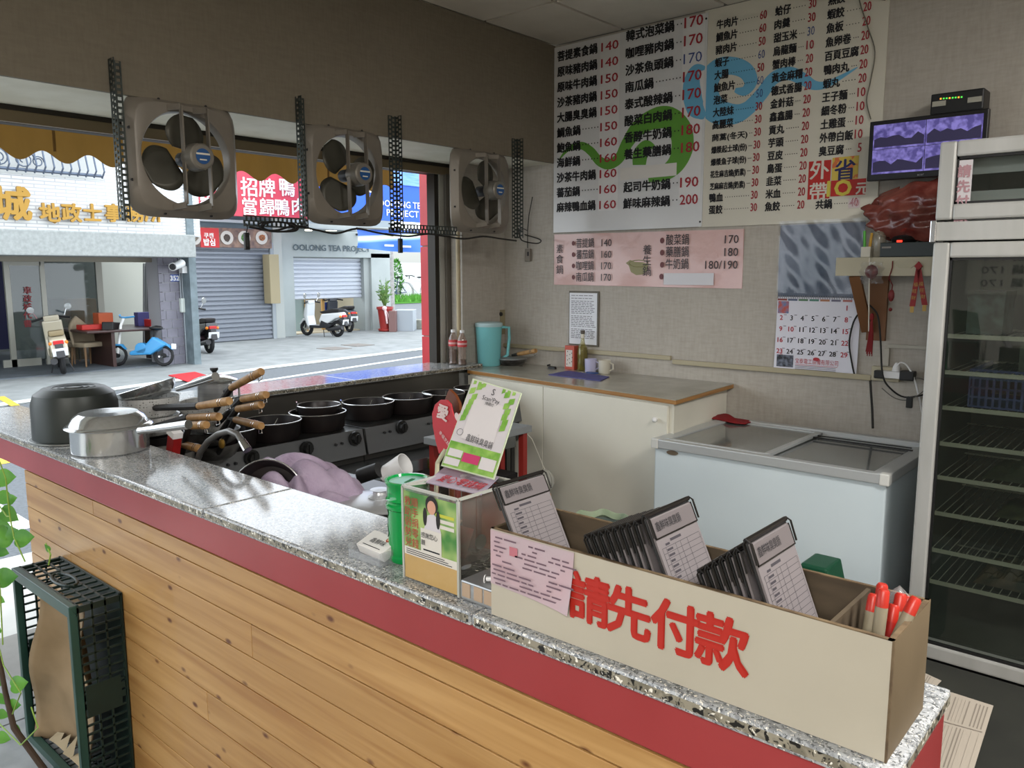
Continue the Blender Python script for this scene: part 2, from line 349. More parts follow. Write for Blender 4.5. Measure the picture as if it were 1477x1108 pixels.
def ground_line(pts, wd, name='road_line', m='line_white', z=-.396):
    mb = MB()
    for (x0, y0), (x1, y1) in zip(pts[:-1], pts[1:]):
        p = at(x0, y0, Z=z); q = at(x1, y1, Z=z); d = (q-p).normalized(); s_ = V((-d.y, d.x, 0))*wd/2
        mb.prism([p-s_, q-s_, q+s_, p+s_], (0, 0, -.003))
    return mb.build(name, m, kind='structure')
ground_line([(-200, 640), (0, 606), (360, 552), (609, 514), (700, 500)], .14)
ground_line([(-60, 700), (40, 762)], .14); ground_line([(-60, 645), (10, 668)], .10, m=mm('line_yellow', '#c8a83a', .7))
ground_line([(0, 572), (22, 585)], .12, m='line_yellow', z=-.374)
# hall behind: garage floor of the building opposite
# ================================================================== ORDER COUNTER
YC, YI, XL, XR = .98, 1.215, -4.05, -.235
ct = thing('order_counter', 'long order counter clad in knotty pine planks with red band and granite top', 'counter', (-1.9, 1.1, 0))
mb = MB(); mb.box(-3.25, XR-.02, 1.0, YI-.02, 0, .97); mb.build('counter_body', mm('counter_core', '#6b4a2a', .7), ct)
mb = MB(); mb.box(XL, XR-.012, .98, YI, .883, .976); mb.box(XR-.012, XR-.004, .99, YI, .05, .976); mb.build('fascia', mm('fascia_red', '#96393a', .3, col2='#8e3132', scale=3), ct, bevel=.002)
# pine planks with tight joints, staggered butt joints
zt = .878; row = 0
while zt > 0.01:
    h = .05 if row == 0 else .0885
    z0 = max(zt-h+.003, .004); z1 = zt
    cuts = [-3.25] + ([random.uniform(-3.0, -.6)] if random.random() < .4 else []) + [XR-.02]
    for p, q in zip(cuts[:-1], cuts[1:]):
        mb = MB(); mb.box(p+.0006, q-.0006, .982, 1.0, z0-.0005, z1-.0005); mb.build('plank', 'pine', ct, bevel=.0016)
    zt -= h; row += 1
mb = MB()
zt = .878
for k in range(11):
    zt_ = zt-.05-.0885*k+.0; 
    mb.box(-3.253, -3.247, 1.0, YI-.02, max(zt_-.086, .004), zt_)
mb.build('end_planks', 'pine', ct, bevel=.001)
# granite slabs (three pieces)
cuts = [XL, -1.78, -.98, XR]
px_ = at(300, 800, Z=1)
cuts = [XL, at(420, 705, Z=1).x+.0, at(700, 885, Z=1).x-.02, XR]
for p, q in zip(cuts[:-1], cuts[1:]):
    mb = MB(); mb.slab(p+.001, q-.001, .966, YI+.02, .974, 1.0); mb.build('granite_slab', ['granite', 'granite_edge'], ct, bevel=.006)
# ================================================================== SILL COUNTER below the window
sl = thing('window_sill_counter', 'narrow granite serving ledge under the window with steel panel', 'counter', (-3.7, 2.4, 0))
for p, q in ((YI+.025, 2.75), (2.752, 3.735)):
    mb = MB(); mb.slab(-3.9, -3.57, p, q, .974, 1.0); mb.build('granite_slab', ['granite', 'granite_edge'], sl, bevel=.006)
mb = MB(); mb.slab(-3.7, -3.58, 3.735, 3.80, .974, 1.0); mb.build('granite_slab', ['granite', 'granite_edge'], sl, bevel=.004)
mb = MB(); mb.box(-3.63, -3.62, YI+.03, 3.62, .4, .974); mb.build('steel_panel', mm('steel_panel', '#6b6863', .38, .7, col2='#5a5752', scale=2), sl)
mb = MB(); mb.box(-3.88, -3.64, YI+.03, 3.73, -.1, .974); mb.build('base_wall', 'concrete', sl)
# ================================================================== WINDOW FRAME, outside pillar
wn = MB(); wn.box(-3.90, -3.84, -5.2, 3.74, 2.215, 2.283); wn.box(-3.86, -3.80, -5.2, 3.74, 2.262, 2.283)
wn = wn.build('window_1', mm('frame_dark', '#2c2720', .5, .3), kind='structure')
mb = MB(); mb.box(-3.83, -3.805, -5.2, 3.74, 2.215, 2.262); mb.build('window_track', mm('frame_bronze', '#7a6c55', .4, .5), wn)
mb = MB(); mb.box(-3.90, -3.83, 3.625, 3.66, 1.0, 2.22); mb.build('window_jamb', 'frame_dark', wn)
mb = MB(); mb.box(-3.89, -3.82, 3.66, 3.70, 1.0, 2.22); mb.build('window_stile', mm('alu', '#b4b2aa', .4, .3), wn)
mb = MB(); mb.box(-3.885, -3.80, 3.70, 3.745, 1.0, 2.22); mb.build('window_return', mm('frame_grey', '#5d5850', .5), wn)
pl = MB(); p0 = at(607, 400, X=-4.36).y; px1 = min(-3.915, at(633, 400, Y=p0).x); pl.box(-4.35, px1-.02, p0+.01, p0+.19, -.06, 2.5); pl = pl.build('trim_2', mm('mortar', '#a08a80', .8), kind='structure')
zc = [-.06, .55, 1.09, 1.655, 2.23, 2.5]
zb = [at(611, y, X=-4.3).z for y in (485.5, 355)]
zc = [-.06, .55, zb[0], zb[1], zb[1]+(zb[1]-zb[0]), 2.6]
for p, q in zip(zc[:-1], zc[1:]):
    mb = MB(); mb.box(-4.36, px1, p0, p0+.2, p+.004, q-.004); mb.build('facing_tile', mm('pillar_red', '#b3282f', .35, col2='#a6232a', scale=4), pl, bevel=.002)
# ================================================================== WORKTOP CABINET on the back wall
zW = .975
A = at(678, 533.5, Z=zW); B = at(975, 577, Z=zW); D = V((-1.985, YW-.002, zW)); E_ = V((-3.70, YW-.002, zW)); A.x = -3.575; G = V((-3.70, 3.80, zW))
wk = thing('wall_cabinet', 'long white base cabinet with grey laminate top against the back wall', 'cabinet', (-2.8, 3.9, 0))
mb = MB(); mb.prism([A, B, D, E_, G, V((A.x, 3.80, zW))], (0, 0, -.004)); mb.build('worktop', mm('laminate', '#a5a296', .22, col2='#969387', scale=6, coat=.2), wk)
mb = MB(); up = V((0, 0, .004))
mb.prism([A-up, B-up, D-up, E_-up, G-up, V((A.x, 3.80, zW))-up], (0, 0, -.02)); mb.build('edge_strip', mm('oak_edge', '#a87a42', .45, col2='#8d6232', scale=3, stretch=(1, 1, 30)), wk)
dY = (B-A).normalized(); nrm = V((dY.y, -dY.x, 0))   # outward (to the camera)
def fpt(t, z, out=0): p = A+(B-A)*t - nrm*(.02-out); return V((p.x, p.y, z))
mb = MB(); q0, q1 = fpt(0, 0), fpt(.985, 0)
mb.prism([V((q0.x, q0.y, .08)), V((q1.x, q1.y, .08)), V((-2.02, YW-.01, .08)), V((-3.6, YW-.01, .08))], (0, 0, .87)); mb.build('cabinet_body', mm('cab_white', '#dcd9cb', .5, col2='#d2cfc1', scale=2), wk)
tt = [.0, .385, .985]
t_a = 0.0
for i, (ta, tb) in enumerate(((.002, .425), (.428, .968), )):
    mb = MB(); p = fpt(ta, .1, .002); q = fpt(tb, .1, .002); mb.prism([p, q, q+nrm*.016, p+nrm*.016], (0, 0, .838)); dr = mb.build('door', 'cab_white', wk, bevel=.002)
    if i == 1:
        k = fpt(.93, .862, .018); mb = MB(); mb.cyl(k, k+nrm*.012, .006); mb.sphere(k+nrm*.018, .013); mb.build('knob', 'plastic_white', dr, smooth=True)
# ================================================================== CHEST FREEZER
fz = thing('chest_freezer', 'white chest freezer with sliding glass lids below the wall calendar', 'freezer', (-1.45, 3.65, 0))
FX0, FX1, FY0, FY1 = -1.987, -.907, 3.30, 4.02
M['freezer_white'] = mat('freezer_white', '#ccd7db', .3, col2='#c4d0d5', scale=1.5)
mb = MB(); mb.box(FX0+.008, FX1-.012, FY0+.012, FY1, .05, .756); mb.build('cabinet_shell', 'freezer_white', fz, bevel=.008)
mb = MB(); mb.box(FX0, FX1, FY0-.005, FY0+.035, .756, .798); mb.box(FX0, FX1, FY1-.04, FY1+.005, .756, .808); mb.box(FX0, FX0+.05, FY0, FY1, .756, .80); mb.box(FX1-.05, FX1, FY0, FY1, .756, .80)
mb.build('lid_frame', mm('frame_silver', '#b9bcbc', .3, .3), fz, bevel=.004)
for x in (FX0-.003, FX1-.035):
    mb = MB(); mb.box(x, x+.038, FY0-.009, FY0+.03, .752, .802); mb.build('corner_cap', mm('cap_grey', '#c9c9c4', .4), fz, bevel=.006)
mb = MB(); mb.box(FX0+.05, FX1-.05, FY0+.035, FY1-.04, .40, .42)
for a0, a1, b0, b1 in ((FX0+.02, FX0+.05, FY0+.03, FY1-.03), (FX1-.05, FX1-.02, FY0+.03, FY1-.03)): mb.box(a0, a1, b0, b1, .4, .745)
mb.build('inner_liner', mm('liner', '#8d9292', .5), fz)
xm = (FX0+FX1)/2+.0
for nm, x0, x1, z in (('glass_lid', FX0+.045, xm+.03, .789), ('glass_lid', xm-.02, FX1-.05, .777)):
    mb = MB(); y0, y1 = FY0+.04, FY1-.045
    mb.box(x0, x1, y0, y0+.02, z, z+.01); mb.box(x0, x1, y1-.02, y1, z, z+.01); mb.box(x0, x0+.028, y0, y1, z, z+.012); mb.box(x1-.028, x1, y0, y1, z, z+.012)
    fr = mb.build(nm, 'frame_silver', fz, bevel=.002)
    mb = MB(); mb.box(x0+.02, x1-.02, y0+.015, y1-.015, z+.003, z+.006); mb.build('pane', glass('lid_glass', '#8b908e', .55, .08), fr)
mb = MB(); yy = FY1-.17; mb.box(xm+.02, FX1-.06, yy, yy+.008, .79, .797); mb.box(xm+.03, FX1-.08, yy+.06, yy+.065, .79, .795); mb.build('lid_seal', 'black', fz)
mb = MB(); c = at(970, 652, Y=FY0+.011); n = 20
mb.prism([(c.x+.03*math.cos(2*PI*i/n), FY0+.012, c.z-.004+.011*math.sin(2*PI*i/n)) for i in range(n)], (0, -.006, 0)); mb.build('badge', mm('badge', '#8a7a66', .3, .6), fz)
mb = MB(); mb.box(FX0+.05, FX1-.05, FY0+.05, FY1-.03, 0, .05); mb.build('foot_plinth', 'black', fz)
# red cloth on the freezer lid
mb = MB(); c = at(1050, 605, Z=.803)
def fn(u, v):
    r = .5+.5*math.sin(u*9+v*7); return V((c.x-.13+.26*u, c.y-.06+.12*v+.02*math.sin(u*6), .803+.018*math.sin(PI*u)*math.sin(PI*v)*(.5+r)))
mb.grid(fn, 18, 8); mb.build('cloth', mm('red_cloth', '#7a1218', .8), solid=.004, smooth=True, label='crumpled dark red cloth lying on the freezer lid', cat='cloth')
# ================================================================== UPRIGHT FRIDGE
RX0, RX1, RY = -.785, .05, 3.206
fg = thing('display_fridge', 'tall two-door glass display refrigerator at the right edge', 'refrigerator', (-.4, 3.6, 0))
M['fridge_alu'] = mat('fridge_alu', '#b4b4b1', .35, .25, col2='#a8a8a4', scale=2, stretch=(6, 1, 1))
mb = MB(); mb.box(RX0, RX0+.02, RY+.05, RY+.72, .1, 2.05); mb.box(RX1-.02, RX1, RY+.05, RY+.72, .1, 2.05); mb.box(RX0, RX1, RY+.70, RY+.72, .1, 2.05); mb.box(RX0, RX1, RY+.05, RY+.72, 2.03, 2.05); mb.box(RX0, RX1, RY+.05, RY+.72, .1, .2)
mb.build('cabinet_shell', mm('fridge_side', '#a8a8a4', .5), fg)
mb = MB(); mb.box(RX0+.02, RX1-.02, RY+.69, RY+.70, .2, 2.03); mb.box(RX0+.02, RX0+.03, RY+.05, RY+.69, .2, 2.03); mb.box(RX1-.03, RX1-.02, RY+.05, RY+.69, .2, 2.03); mb.box(RX0+.02, RX1-.02, RY+.05, RY+.69, .2, .21); mb.build('inner_liner', mm('fridge_liner', '#333930', .6, col2='#272c24', scale=5), fg)
def door(z0, z1, fw):
    mb = MB(); mb.box(RX0, RX0+fw, RY, RY+.045, z0, z1); mb.box(RX1-fw, RX1, RY, RY+.045, z0, z1); mb.box(RX0+fw, RX1-fw, RY+.002, RY+.045, z1-fw, z1); mb.box(RX0+fw, RX1-fw, RY+.002, RY+.045, z0, z0+fw)
    d = mb.build('door', 'fridge_alu', fg, bevel=.008)
    mb = MB(); mb.box(RX0+fw, RX1-fw, RY+.020, RY+.024, z0+fw, z1-fw); mb.build('pane', glass('fridge_glass_%d' % (z0*10), '#5a645e', .05, .02, 1.9), d)
    mb = MB(); g = .008
    for x in (RX0+fw, RX1-fw-g): mb.box(x, x+g, RY+.012, RY+.03, z0+fw, z1-fw)
    for z in (z0+fw, z1-fw-g): mb.box(RX0+fw, RX1-fw, RY+.012, RY+.03, z, z+g)
    mb.build('gasket', 'black', d)
    return d
zu0 = at(1348, 318, Y=RY).z; zl1 = at(1352, 350, Y=RY).z; zl0 = at(1313, 958, Y=RY).z
door(zu0-.0, 2.05, .055); door(.135, zl1, .055)
mb = MB(); mb.box(RX0, RX1, RY+.008, RY+.06, zl1+.006, zu0-.006); mb.build('middle_rail', 'fridge_alu', fg, bevel=.003)
mb = MB(); mb.box(RX0-.012, RX0+.008, RY-.006, RY+.03, zl1+.0, zu0-.0); mb.build('hinge', 'chrome', fg, bevel=.003)
# upper compartment: grey panels and dark gap behind the glass
mb = MB(); p = at(1385, 277, Y=RY+.06).z; q = at(1385, 253, Y=RY+.06).z
mb.box(RX0+.02, RX1-.02, RY+.06, RY+.07, q, 2.02); mb.box(RX0+.02, RX1-.02, RY+.06, RY+.07, zu0+.04, p); mb.build('lamp_cover', mm('lampcover', '#a5aaa8', .6), fg)
mb = MB(); mb.box(RX0+.03, RX1-.03, RY+.01, RY+.07, .02, .125); mb.build('kick_grille', 'black', fg)
mb = MB()
for i in range(9): mb.box(RX0+.06, RX1-.06, RY+.006, RY+.012, .03+.01*i, .035+.01*i)
mb.build('grille_louvre', 'dark', fg)
mb = MB(); mb.box(RX0+.02, RX1-.02, RY+.1, RY+.7, 0, .1); mb.build('base_plinth', 'black', fg)
mb = MB(); mb.box(RX0+.1, RX1-.1, RY+.004, RY+.010, .055, .075); mb.build('grille_trim', 'fridge_alu', fg)
for y in (487, 540, 592, 645, 695, 748, 803, 850):
    z = at(1420, y, Y=RY+.12).z
    mb = MB(); mb.tube([(RX0+.035, RY+.07, z), (RX1-.035, RY+.07, z)], .004, 6); mb.tube([(RX0+.035, RY+.6, z), (RX1-.035, RY+.6, z)], .004, 6)
    for i in range(26):
        x = RX0+.05+i*.029; mb.tube([(x, RY+.07, z+.002), (x, RY+.6, z+.002)], .0016, 4)
    mb.box(RX0+.035, RX1-.035, RY+.064, RY+.066, z-.004, z+.012)
    mb.build('wire_shelf', mm('shelf_wire', '#868a78', .4), fg)
# paper strip taped inside the upper door
mb = MB(); a = at(1381, 232, Y=RY+.018); b = at(1398, 312, Y=RY+.018); mb.box(a.x, b.x+.0, RY+.014, RY+.0155, b.z, a.z)
st = mb.build('paper_strip', mm('strip_paper', '#c2bdbf', .7), origin=(a.x, RY+.014, b.z), label='faded vertical paper notice on the upper fridge door', cat='notice')
mb = MB()
for i, ch in enumerate('請先付款'):
    mb.text(ch, ((a.x+b.x)/2, RY+.0138, a.z-.055-.052*i), (1, 0, 0), (0, 0, 1), h=.045, align='c', bold=.03, eps=.0008)
o = mb.build('lettering', mm('fadedpink', '#a98389', .8), None, origin=(a.x, RY+.014, b.z)); o.parent = st; o.location = (0, 0, 0)
# goods inside the fridge
mb = MB(); x0, x1 = -.66, -.36; z0 = at(1420, 592, Y=RY+.12).z+.008
mb.box(x0, x1, RY+.12, RY+.5, z0, z0+.006)
for i in range(14):
    x = x0+.01+i*.0225; mb.box(x, x+.008, RY+.12, RY+.126, z0, z0+.14)
for z in (0, .035, .07, .105, .135): mb.box(x0, x1, RY+.119, RY+.127, z0+z, z0+z+.007); 
for xx in (x0, x1-.006): mb.box(xx, xx+.006, RY+.12, RY+.5, z0, z0+.14)
mb.build('crate', mm('crate_blue', '#2a3558', .5), label='small blue plastic basket inside the fridge', cat='basket')
for k, (y, xx, ww, hh, cc, nm, lb, ct_) in enumerate(((487, -.70, .12, .16, '#3f524c', 'carton', 'grey-green carton on the upper fridge shelf', 'carton'), (540, -.52, .16, .14, '#33402f', 'vegetable_tray', 'dark green tray under the top fridge shelf', 'tray'),
      (695, -.6, .3, .07, '#29331f', 'vegetable_bag', 'bag of dark leafy vegetables on a middle fridge shelf', 'bag'), (748, -.55, .3, .06, '#333a22', 'vegetable_bag', 'flat bag of greens on the lower fridge shelf', 'bag'), (850, -.6, .3, .09, '#4a3f2c', 'food_tub', 'brown tub of food on the bottom fridge shelf', 'tub'))):
    z0 = at(1420, y, Y=RY+.12).z+.006; mb = MB()
    if nm == 'vegetable_bag' or nm == 'food_tub':
        mb.grid(lambda u, v: V((xx+ww*u, RY+.15+.3*v, z0+hh*(math.sin(PI*u)*math.sin(PI*v))**.5*(.75+.25*math.sin(u*23+v*17)*math.cos(v*19)))), 22, 14)
    else:
        mb.box(xx, xx+ww, RY+.2, RY+.4, z0, z0+hh); mb.box(xx-.003, xx+ww+.003, RY+.197, RY+.403, z0+hh*.82, z0+hh)
    mb.build(nm, mat('goods_%d' % k, cc, .5, col2='#1c2418', scale=25), smooth=(nm == 'vegetable_bag'), bevel=0, label=lb, cat=ct_)
# ================================================================== OUTSIDE: buildings across the street
GZ = -.38
def fb(mb, x0, y0, x1, y1, X, t=.1, fwd=0):
    """box on a facade plane X between two photo corners; t = depth behind the plane"""
    xm = (x0+x1)/2; a = at(x0, y0, X=X).y; b = at(x1, y0, X=X).y; z1 = at(xm, y0, X=X).z; z0 = at(xm, y1, X=X).z
    mb.box(X-t, X+fwd, min(a, b), max(a, b), z0, z1); return (a, b, z0, z1)
XA = -16.3
M['tilewall'] = bpy.data.materials.new('tilewall')
def brickmat(m, c1, c2, cm, scale, bw, bh, rough=.4):
    m.use_nodes = True; nt = m.node_tree; N = nt.nodes; L = nt.links; b = N['Principled BSDF']; b.inputs['Roughness'].default_value = rough
    tc = N.new('ShaderNodeTexCoord'); sp = N.new('ShaderNodeSeparateXYZ'); cb = N.new('ShaderNodeCombineXYZ')
    L.new(tc.outputs['Object'], sp.inputs[0]); L.new(sp.outputs[1], cb.inputs[0]); L.new(sp.outputs[2], cb.inputs[1])
    br = N.new('ShaderNodeTexBrick'); br.inputs['Scale'].default_value = scale; br.inputs['Brick Width'].default_value = bw; br.inputs['Row Height'].default_value = bh; br.inputs['Mortar Size'].default_value = .012
    for i, c in enumerate((c1, c2, cm)): br.inputs[1+i].default_value = (*rgb(c), 1)
    L.new(cb.outputs[0], br.inputs[0]); L.new(br.outputs[0], b.inputs['Base Color'])
brickmat(M['tilewall'], '#cfd0ce', '#c8c9c7', '#a5a6a8', 1, .36, .065)
# --- office building with garage
ba = thing('office_building', 'white tiled office building with gold lettering and open ground floor garage', 'building', (XA, 5, GZ))
mb = MB(); fb(mb, -420, -60, 267, 330, XA-.15, .4); mb.build('upper_wall', 'tilewall', ba)
mb = MB(); fb(mb, -420, 327, 281, 367, XA+.5, 1.0); mb.build('concrete_beam', mm('terrazzo', '#949896', .9, col2='#858987', scale=14, bump=.3, bscale=40), ba, bevel=.02)
mb = MB(); fb(mb, -200, 367, 232, 377, XA-.9, .3); mb.build('lintel', mm('lintel', '#8b8577', .7), ba)
mb = MB(); y1 = at(268, 450, X=XA).y
mb.box(-24, XA-.5, -10, y1, GZ-.06, GZ+.02); mb.build('garage_floor', 'garage_floor', ba)
mb = MB(); mb.box(-24, -23.9, -10, y1, GZ, 2.4); mb.build('rear_wall', mm('officewall', '#8a8b82', .8), ba)
mb = MB(); mb.box(-24, XA-.4, -10, y1+.1, 2.25, 2.4); mb.build('garage_ceiling', 'officewall', ba)
# white partition wall seen at right, darker office at left
XG = -18.7
mb = MB(); fb(mb, 138, 376, 226, 505, XG-1.8, .1); mb.build('partition_wall', mm('partition', '#a7a89e', .8), ba)
mb = MB(); fb(mb, -60, 376, 138, 505, XG-3.0, .1); mb.build('partition_wall', mm('partition_grey', '#6f7470', .8, col2='#62665f', scale=1), ba)
mb = MB(); fb(mb, -30, 376, 10, 505, XG-2.6, .1); mb.build('blue_lit_panel', mm('blue_lit', '#141436', .6, emit=.08), ba)
for (x0, x1) in ((4, 12), (56, 63), (137, 146), (222, 229)):
    mb = MB(); fb(mb, x0, 374, x1, 531-(x0*.04), XG, .08); mb.build('aluminium_mullion', mm('mullion', '#97968c', .4, .3), ba)
mb = MB(); fb(mb, 5, 518, 60, 531, XG, .06); mb.build('door_rail', 'mullion', ba)
mb = MB(); fb(mb, 12, 376, 58, 383, XG, .06); mb.build('door_rail', 'mullion', ba)
og = glass('office_glass', '#59625f', .35, .05)
mb = MB(); fb(mb, 12, 380, 56, 520, XG-.02, .01); mb.build('door_pane', og, ba)
mb = MB(); fb(mb, 63, 376, 137, 520, XG-.02, .01); mb.build('window_pane', og, ba)
mb = MB()
for i, ch in enumerate('車政城代書'):
    p = at(40, 423+12*i, X=XG+.0); mb.text(ch, p, (0, 1, 0), (0, 0, 1), h=.165, align='c', bold=.02, eps=.012)
mb.build('door_lettering', mm('doorred', '#7a1f24', .6), ba)
mb = MB(); n = 40
def fn(u, v):
    a_ = at(206+19*u*(1-.25*math.sin(PI*min(1, max(0, (v-.0)/.9)))), 380+ (125*(1-v)), X=XG-.25); return V((a_.x+.05*math.sin(u*28), a_.y, a_.z))
mb.grid(fn, 28, 8); mb.build('curtain', mm('curtain', '#8f9190', .9), ba, smooth=True)
mb = MB(); fb(mb, 208, 453, 226, 458, XG-.18, .1); mb.build('curtain_tie', mm('curtain_tie', '#b4b5b2', .8), ba)
# tiled pillar, each tile its own piece
pr = MB(); fb(pr, 231, 367, 271, 534, XA-.5, .7); pr = pr.build('pillar_core', mm('grout', '#a3a3a6', .8), ba)
ya = at(231, 450, X=XA-.5).y; yb = at(271, 450, X=XA-.5).y; zt = at(250, 368, X=XA-.5).z; zb = GZ; R_ = 12; hh = (zt-zb)/R_; tw = (yb-ya)/2.6
M['pillar_tile'] = mat('pillar_tile', '#77757f', .35, col2='#6d6b75', scale=6, rand=.07)
for r in range(R_):
    y = ya - (tw*.5 if r % 2 else 0)
    while y < yb-.01:
        p, q = max(y, ya), min(y+tw, yb)
        if q-p > .03:
            mb = MB(); mb.box(XA-.51, XA-.485, p+.006, q-.006, zb+r*hh+.006, zb+(r+1)*hh-.006); mb.build('tile', 'pillar_tile', ba)
        y += tw
for i, (x, ch, hh_) in enumerate(((16, '城', .62), (69, '地', .36), (100, '政', .36), (130, '士', .36), (161, '事', .36), (191, '務', .36), (217, '所', .36))):
    c = at(x, 318 if i else 313, X=XA-.15)
    mb = MB(); mb.text(ch, c, (0, 1, 0), (0, 0, 1), h=hh_*(1.0), align='c', bold=.03, eps=.12)
    mb.build('gold_letter', 'gold', ba, solid=.06)
# window with grille above
mb = MB(); fb(mb, -60, 205, 146, 252, XA-.14, .1); wp = mb.build('grille_window', mm('winbg', '#a8aaa8', .3), ba)
mb = MB()
for k in range(2):
    y = 252 if k == 0 else 206; a = at(-60, y-(0 if k else 10), X=XA+.25); b = at(146, y+2, X=XA+.25); mb.tube([V((XA+.25, a.y, b.z)), V((XA+.25, b.y, b.z))], .03, 6)
yy0 = at(-60, 240, X=XA+.25).y; yy1 = at(146, 240, X=XA+.25).y; zz0 = at(80, 252, X=XA+.25).z; zz1 = at(80, 205, X=XA+.25).z
for i in range(17):
    y = yy1-(yy1-yy0)*i/16
    mb.tube([V((XA+.25, y, zz0)), V((XA+.33, y+.02, zz0+.12)), V((XA+.30, y, zz0+.35)), V((XA+.25, y, zz1))], .016, 5)
yc = at(17, 240, X=XA+.25).y
for s_ in (-1, 1):
    for r0, cy, cz in ((.17, .2, .22), (.1, .42, .2)):
        mb.tube([V((XA+.27, yc+s_*(cy+r0*math.cos(t*.5)*(1-t*.03)), zz0+cz+r0*math.sin(t*.5)*(1-t*.03))) for t in range(22)], .012, 5)
mb.build('iron_grille', mm('iron_blue', '#5a6474', .5, .5), ba)
mb = MB(); a = at(265, 320, X=XA-.2); mb.box(XA-.6, XA-.1, at(267, 400, X=XA-.3).y, at(277, 400, X=XA-.3).y, GZ, 6); mb.build('steel_post', mm('post_blue', '#6d7a7f', .6, col2='#5b676b', scale=5), ba)
mb = MB(); y_ = at(263, 400, X=XA-.45).y; mb.tube([V((XA-.44, y_, GZ+.0)), V((XA-.44, y_, 2.0))], .028, 6); mb.tube([V((XA-.44, y_-.06, .9)), V((XA-.44, y_-.06, 2.0))], .016, 6); mb.build('conduit_pipe', mm('pipe_grey', '#8d9498', .5), ba)
mt = MB(); fb(mt, 261, 430, 274, 451, XA-.38, .12); o = mt.build('electric_meter', mm('meter', '#c4cbc4', .4), bevel=.03, label='pale electric meter box on the tiled pillar', cat='meter')
mb = MB(); fb(mb, 246, 396, 258, 406, XA-.47, .03); mb.build('house_number_plate', mm('plate_blue', '#5a6fae', .5), label='small blue house number plate 352 on the pillar', cat='sign')
pl_ = bpy.data.objects['house_number_plate']; mb = MB(); c = at(252, 404.5, X=XA-.47); mb.text('352', c, (0, 1, 0), (0, 0, 1), h=.14, align='c', bold=.03, eps=.01); o = mb.build('lettering', 'white', origin=pl_.location); o.parent = pl_; o.location = (0, 0, 0)
# security camera
cc = thing('security_camera', 'white bullet security camera on the pillar corner', 'camera', at(258, 387, X=XA-.3))
a = at(249, 385, X=XA+.1); b = at(262, 380, X=XA-.2); mb = MB(); mb.cyl(a, b, .085, .085, 12); mb.build('housing', mm('cctv', '#c7c8c6', .4), cc, smooth=True)
mb = MB(); mb.cyl(a-(b-a)*.06, a, .06, .07, 10); mb.build('lens', 'black', cc)
mb = MB(); mb.bar(b, at(266, 386, X=XA-.3), .08, .08); mb.box(XA-.34, XA-.2, at(259, 380, X=XA-.3).y, at(266, 380, X=XA-.3).y, at(262, 394, X=XA-.3).z, at(262, 384, X=XA-.3).z); mb.build('bracket', 'cctv', cc)
# --- shutter building
XS = -21.1
bs = thing('shuttered_shop', 'shop with closed grey roller shutter and food photo sign', 'building', (XS, 11.8, GZ))
mb = MB(); fb(mb, 250, 190, 402, 329, XS-.05, .5); mb.build('upper_wall', mm('shop_upper', '#6c7a84', .7, col2='#76848d', scale=1.5, stretch=(1, .3, 8)), bs)
mb = MB(); fb(mb, 275, 306, 395, 311, XS+.2, .3); fb(mb, 275, 317, 395, 321, XS+.3, .3); mb.build('canopy_rail', mm('rail', '#aab4b8', .4, .3), bs)
def shutter(par, x0, y0, x1, y1, X, n, m, amp=.035):
    a = at(x0, 400, X=X).y; b = at(x1, 400, X=X).y; xm = (x0+x1)/2; zt = at(xm, y0, X=X).z; zb = max(at(xm, y1, X=X).z, GZ)
    mb = MB()
    for i in range(n):
        h = (zt-zb)/n; z = zb+i*h
        prof = [(0, 0), (amp, h*.22), (amp, h*.7), (0, h*.92), (0, h)]
        for (d0, e0), (d1, e1) in zip(prof[:-1], prof[1:]):
            mb.add([(X+d0, a, z+e0), (X+d0, b, z+e0), (X+d1, b, z+e1), (X+d1, a, z+e1)], [(0, 1, 2, 3)])
    mb.build('shutter_slats', m, par, kind='stuff')
    return a, b, zb, zt
shutter(bs, 281, 355, 391, 498, XS, 21, mm('shutter_grey', '#7a7f87', .45, .3))
mb = MB(); fb(mb, 389, 350, 394, 490, XS+.08, .2); mb.build('shutter_guide', 'pipe_grey', bs)
mb = MB(); fb(mb, 392, 300, 404, 490, XS, .5); mb.build('side_pier', mm('pier', '#a4a8a4', .8), bs)
sg = MB(); ya, yb, z0, z1 = fb(sg, 270, 329, 391, 357, XS+.25, .12)
sg = sg.build('food_sign', mm('foodsign', '#5a4a48', .6, col2='#8a7060', scale=6), label='long food photo sign with red shop panel above the shutter', cat='sign')
def sub(mb, nm, m, par, **k): o = mb.build(nm, m, origin=par.location, **k); o.parent = par; o.location = (0, 0, 0); return o
mb = MB(); fb(mb, 288, 329, 315, 357, XS+.26, .01, .01); sub(mb, 'red_panel', 'red', sg)
mb = MB(); c = at(301, 343, X=XS+.28); mb.text('쿠캔', c, (0, 1, 0), (0, 0, 1), h=.16, align='c', bold=.02, eps=.01)
c = at(302, 353.5, X=XS+.28); mb.text('밥심', c, (0, 1, 0), (0, 0, 1), h=.2, align='c', bold=.03, eps=.01); sub(mb, 'lettering', 'white', sg)
for i, (x, col) in enumerate(((280, '#8a8272'), (327, '#4b4038'), (352, '#4f8a3c'), (377, '#b06a3c'))):
    c = at(x, 343, X=XS+.26); mb = MB(); r = .19
    mb.prism([c+V((0, r*math.cos(2*PI*k/20), r*math.sin(2*PI*k/20))) for k in range(20)], (.02, 0, 0)); dp = sub(mb, 'dish', mm('dishwhite', '#b9b5ae', .6), sg)
    mb = MB(); r = .11; mb.prism([c+V((.021, r*math.cos(2*PI*k/9)*random.uniform(.8, 1.1), r*math.sin(2*PI*k/9)*random.uniform(.7, 1.1))) for k in range(9)], (.01, 0, 0)); sub(mb, 'food', mat('food%d' % i, col, .6, col2='#2c2018', scale=30), sg)
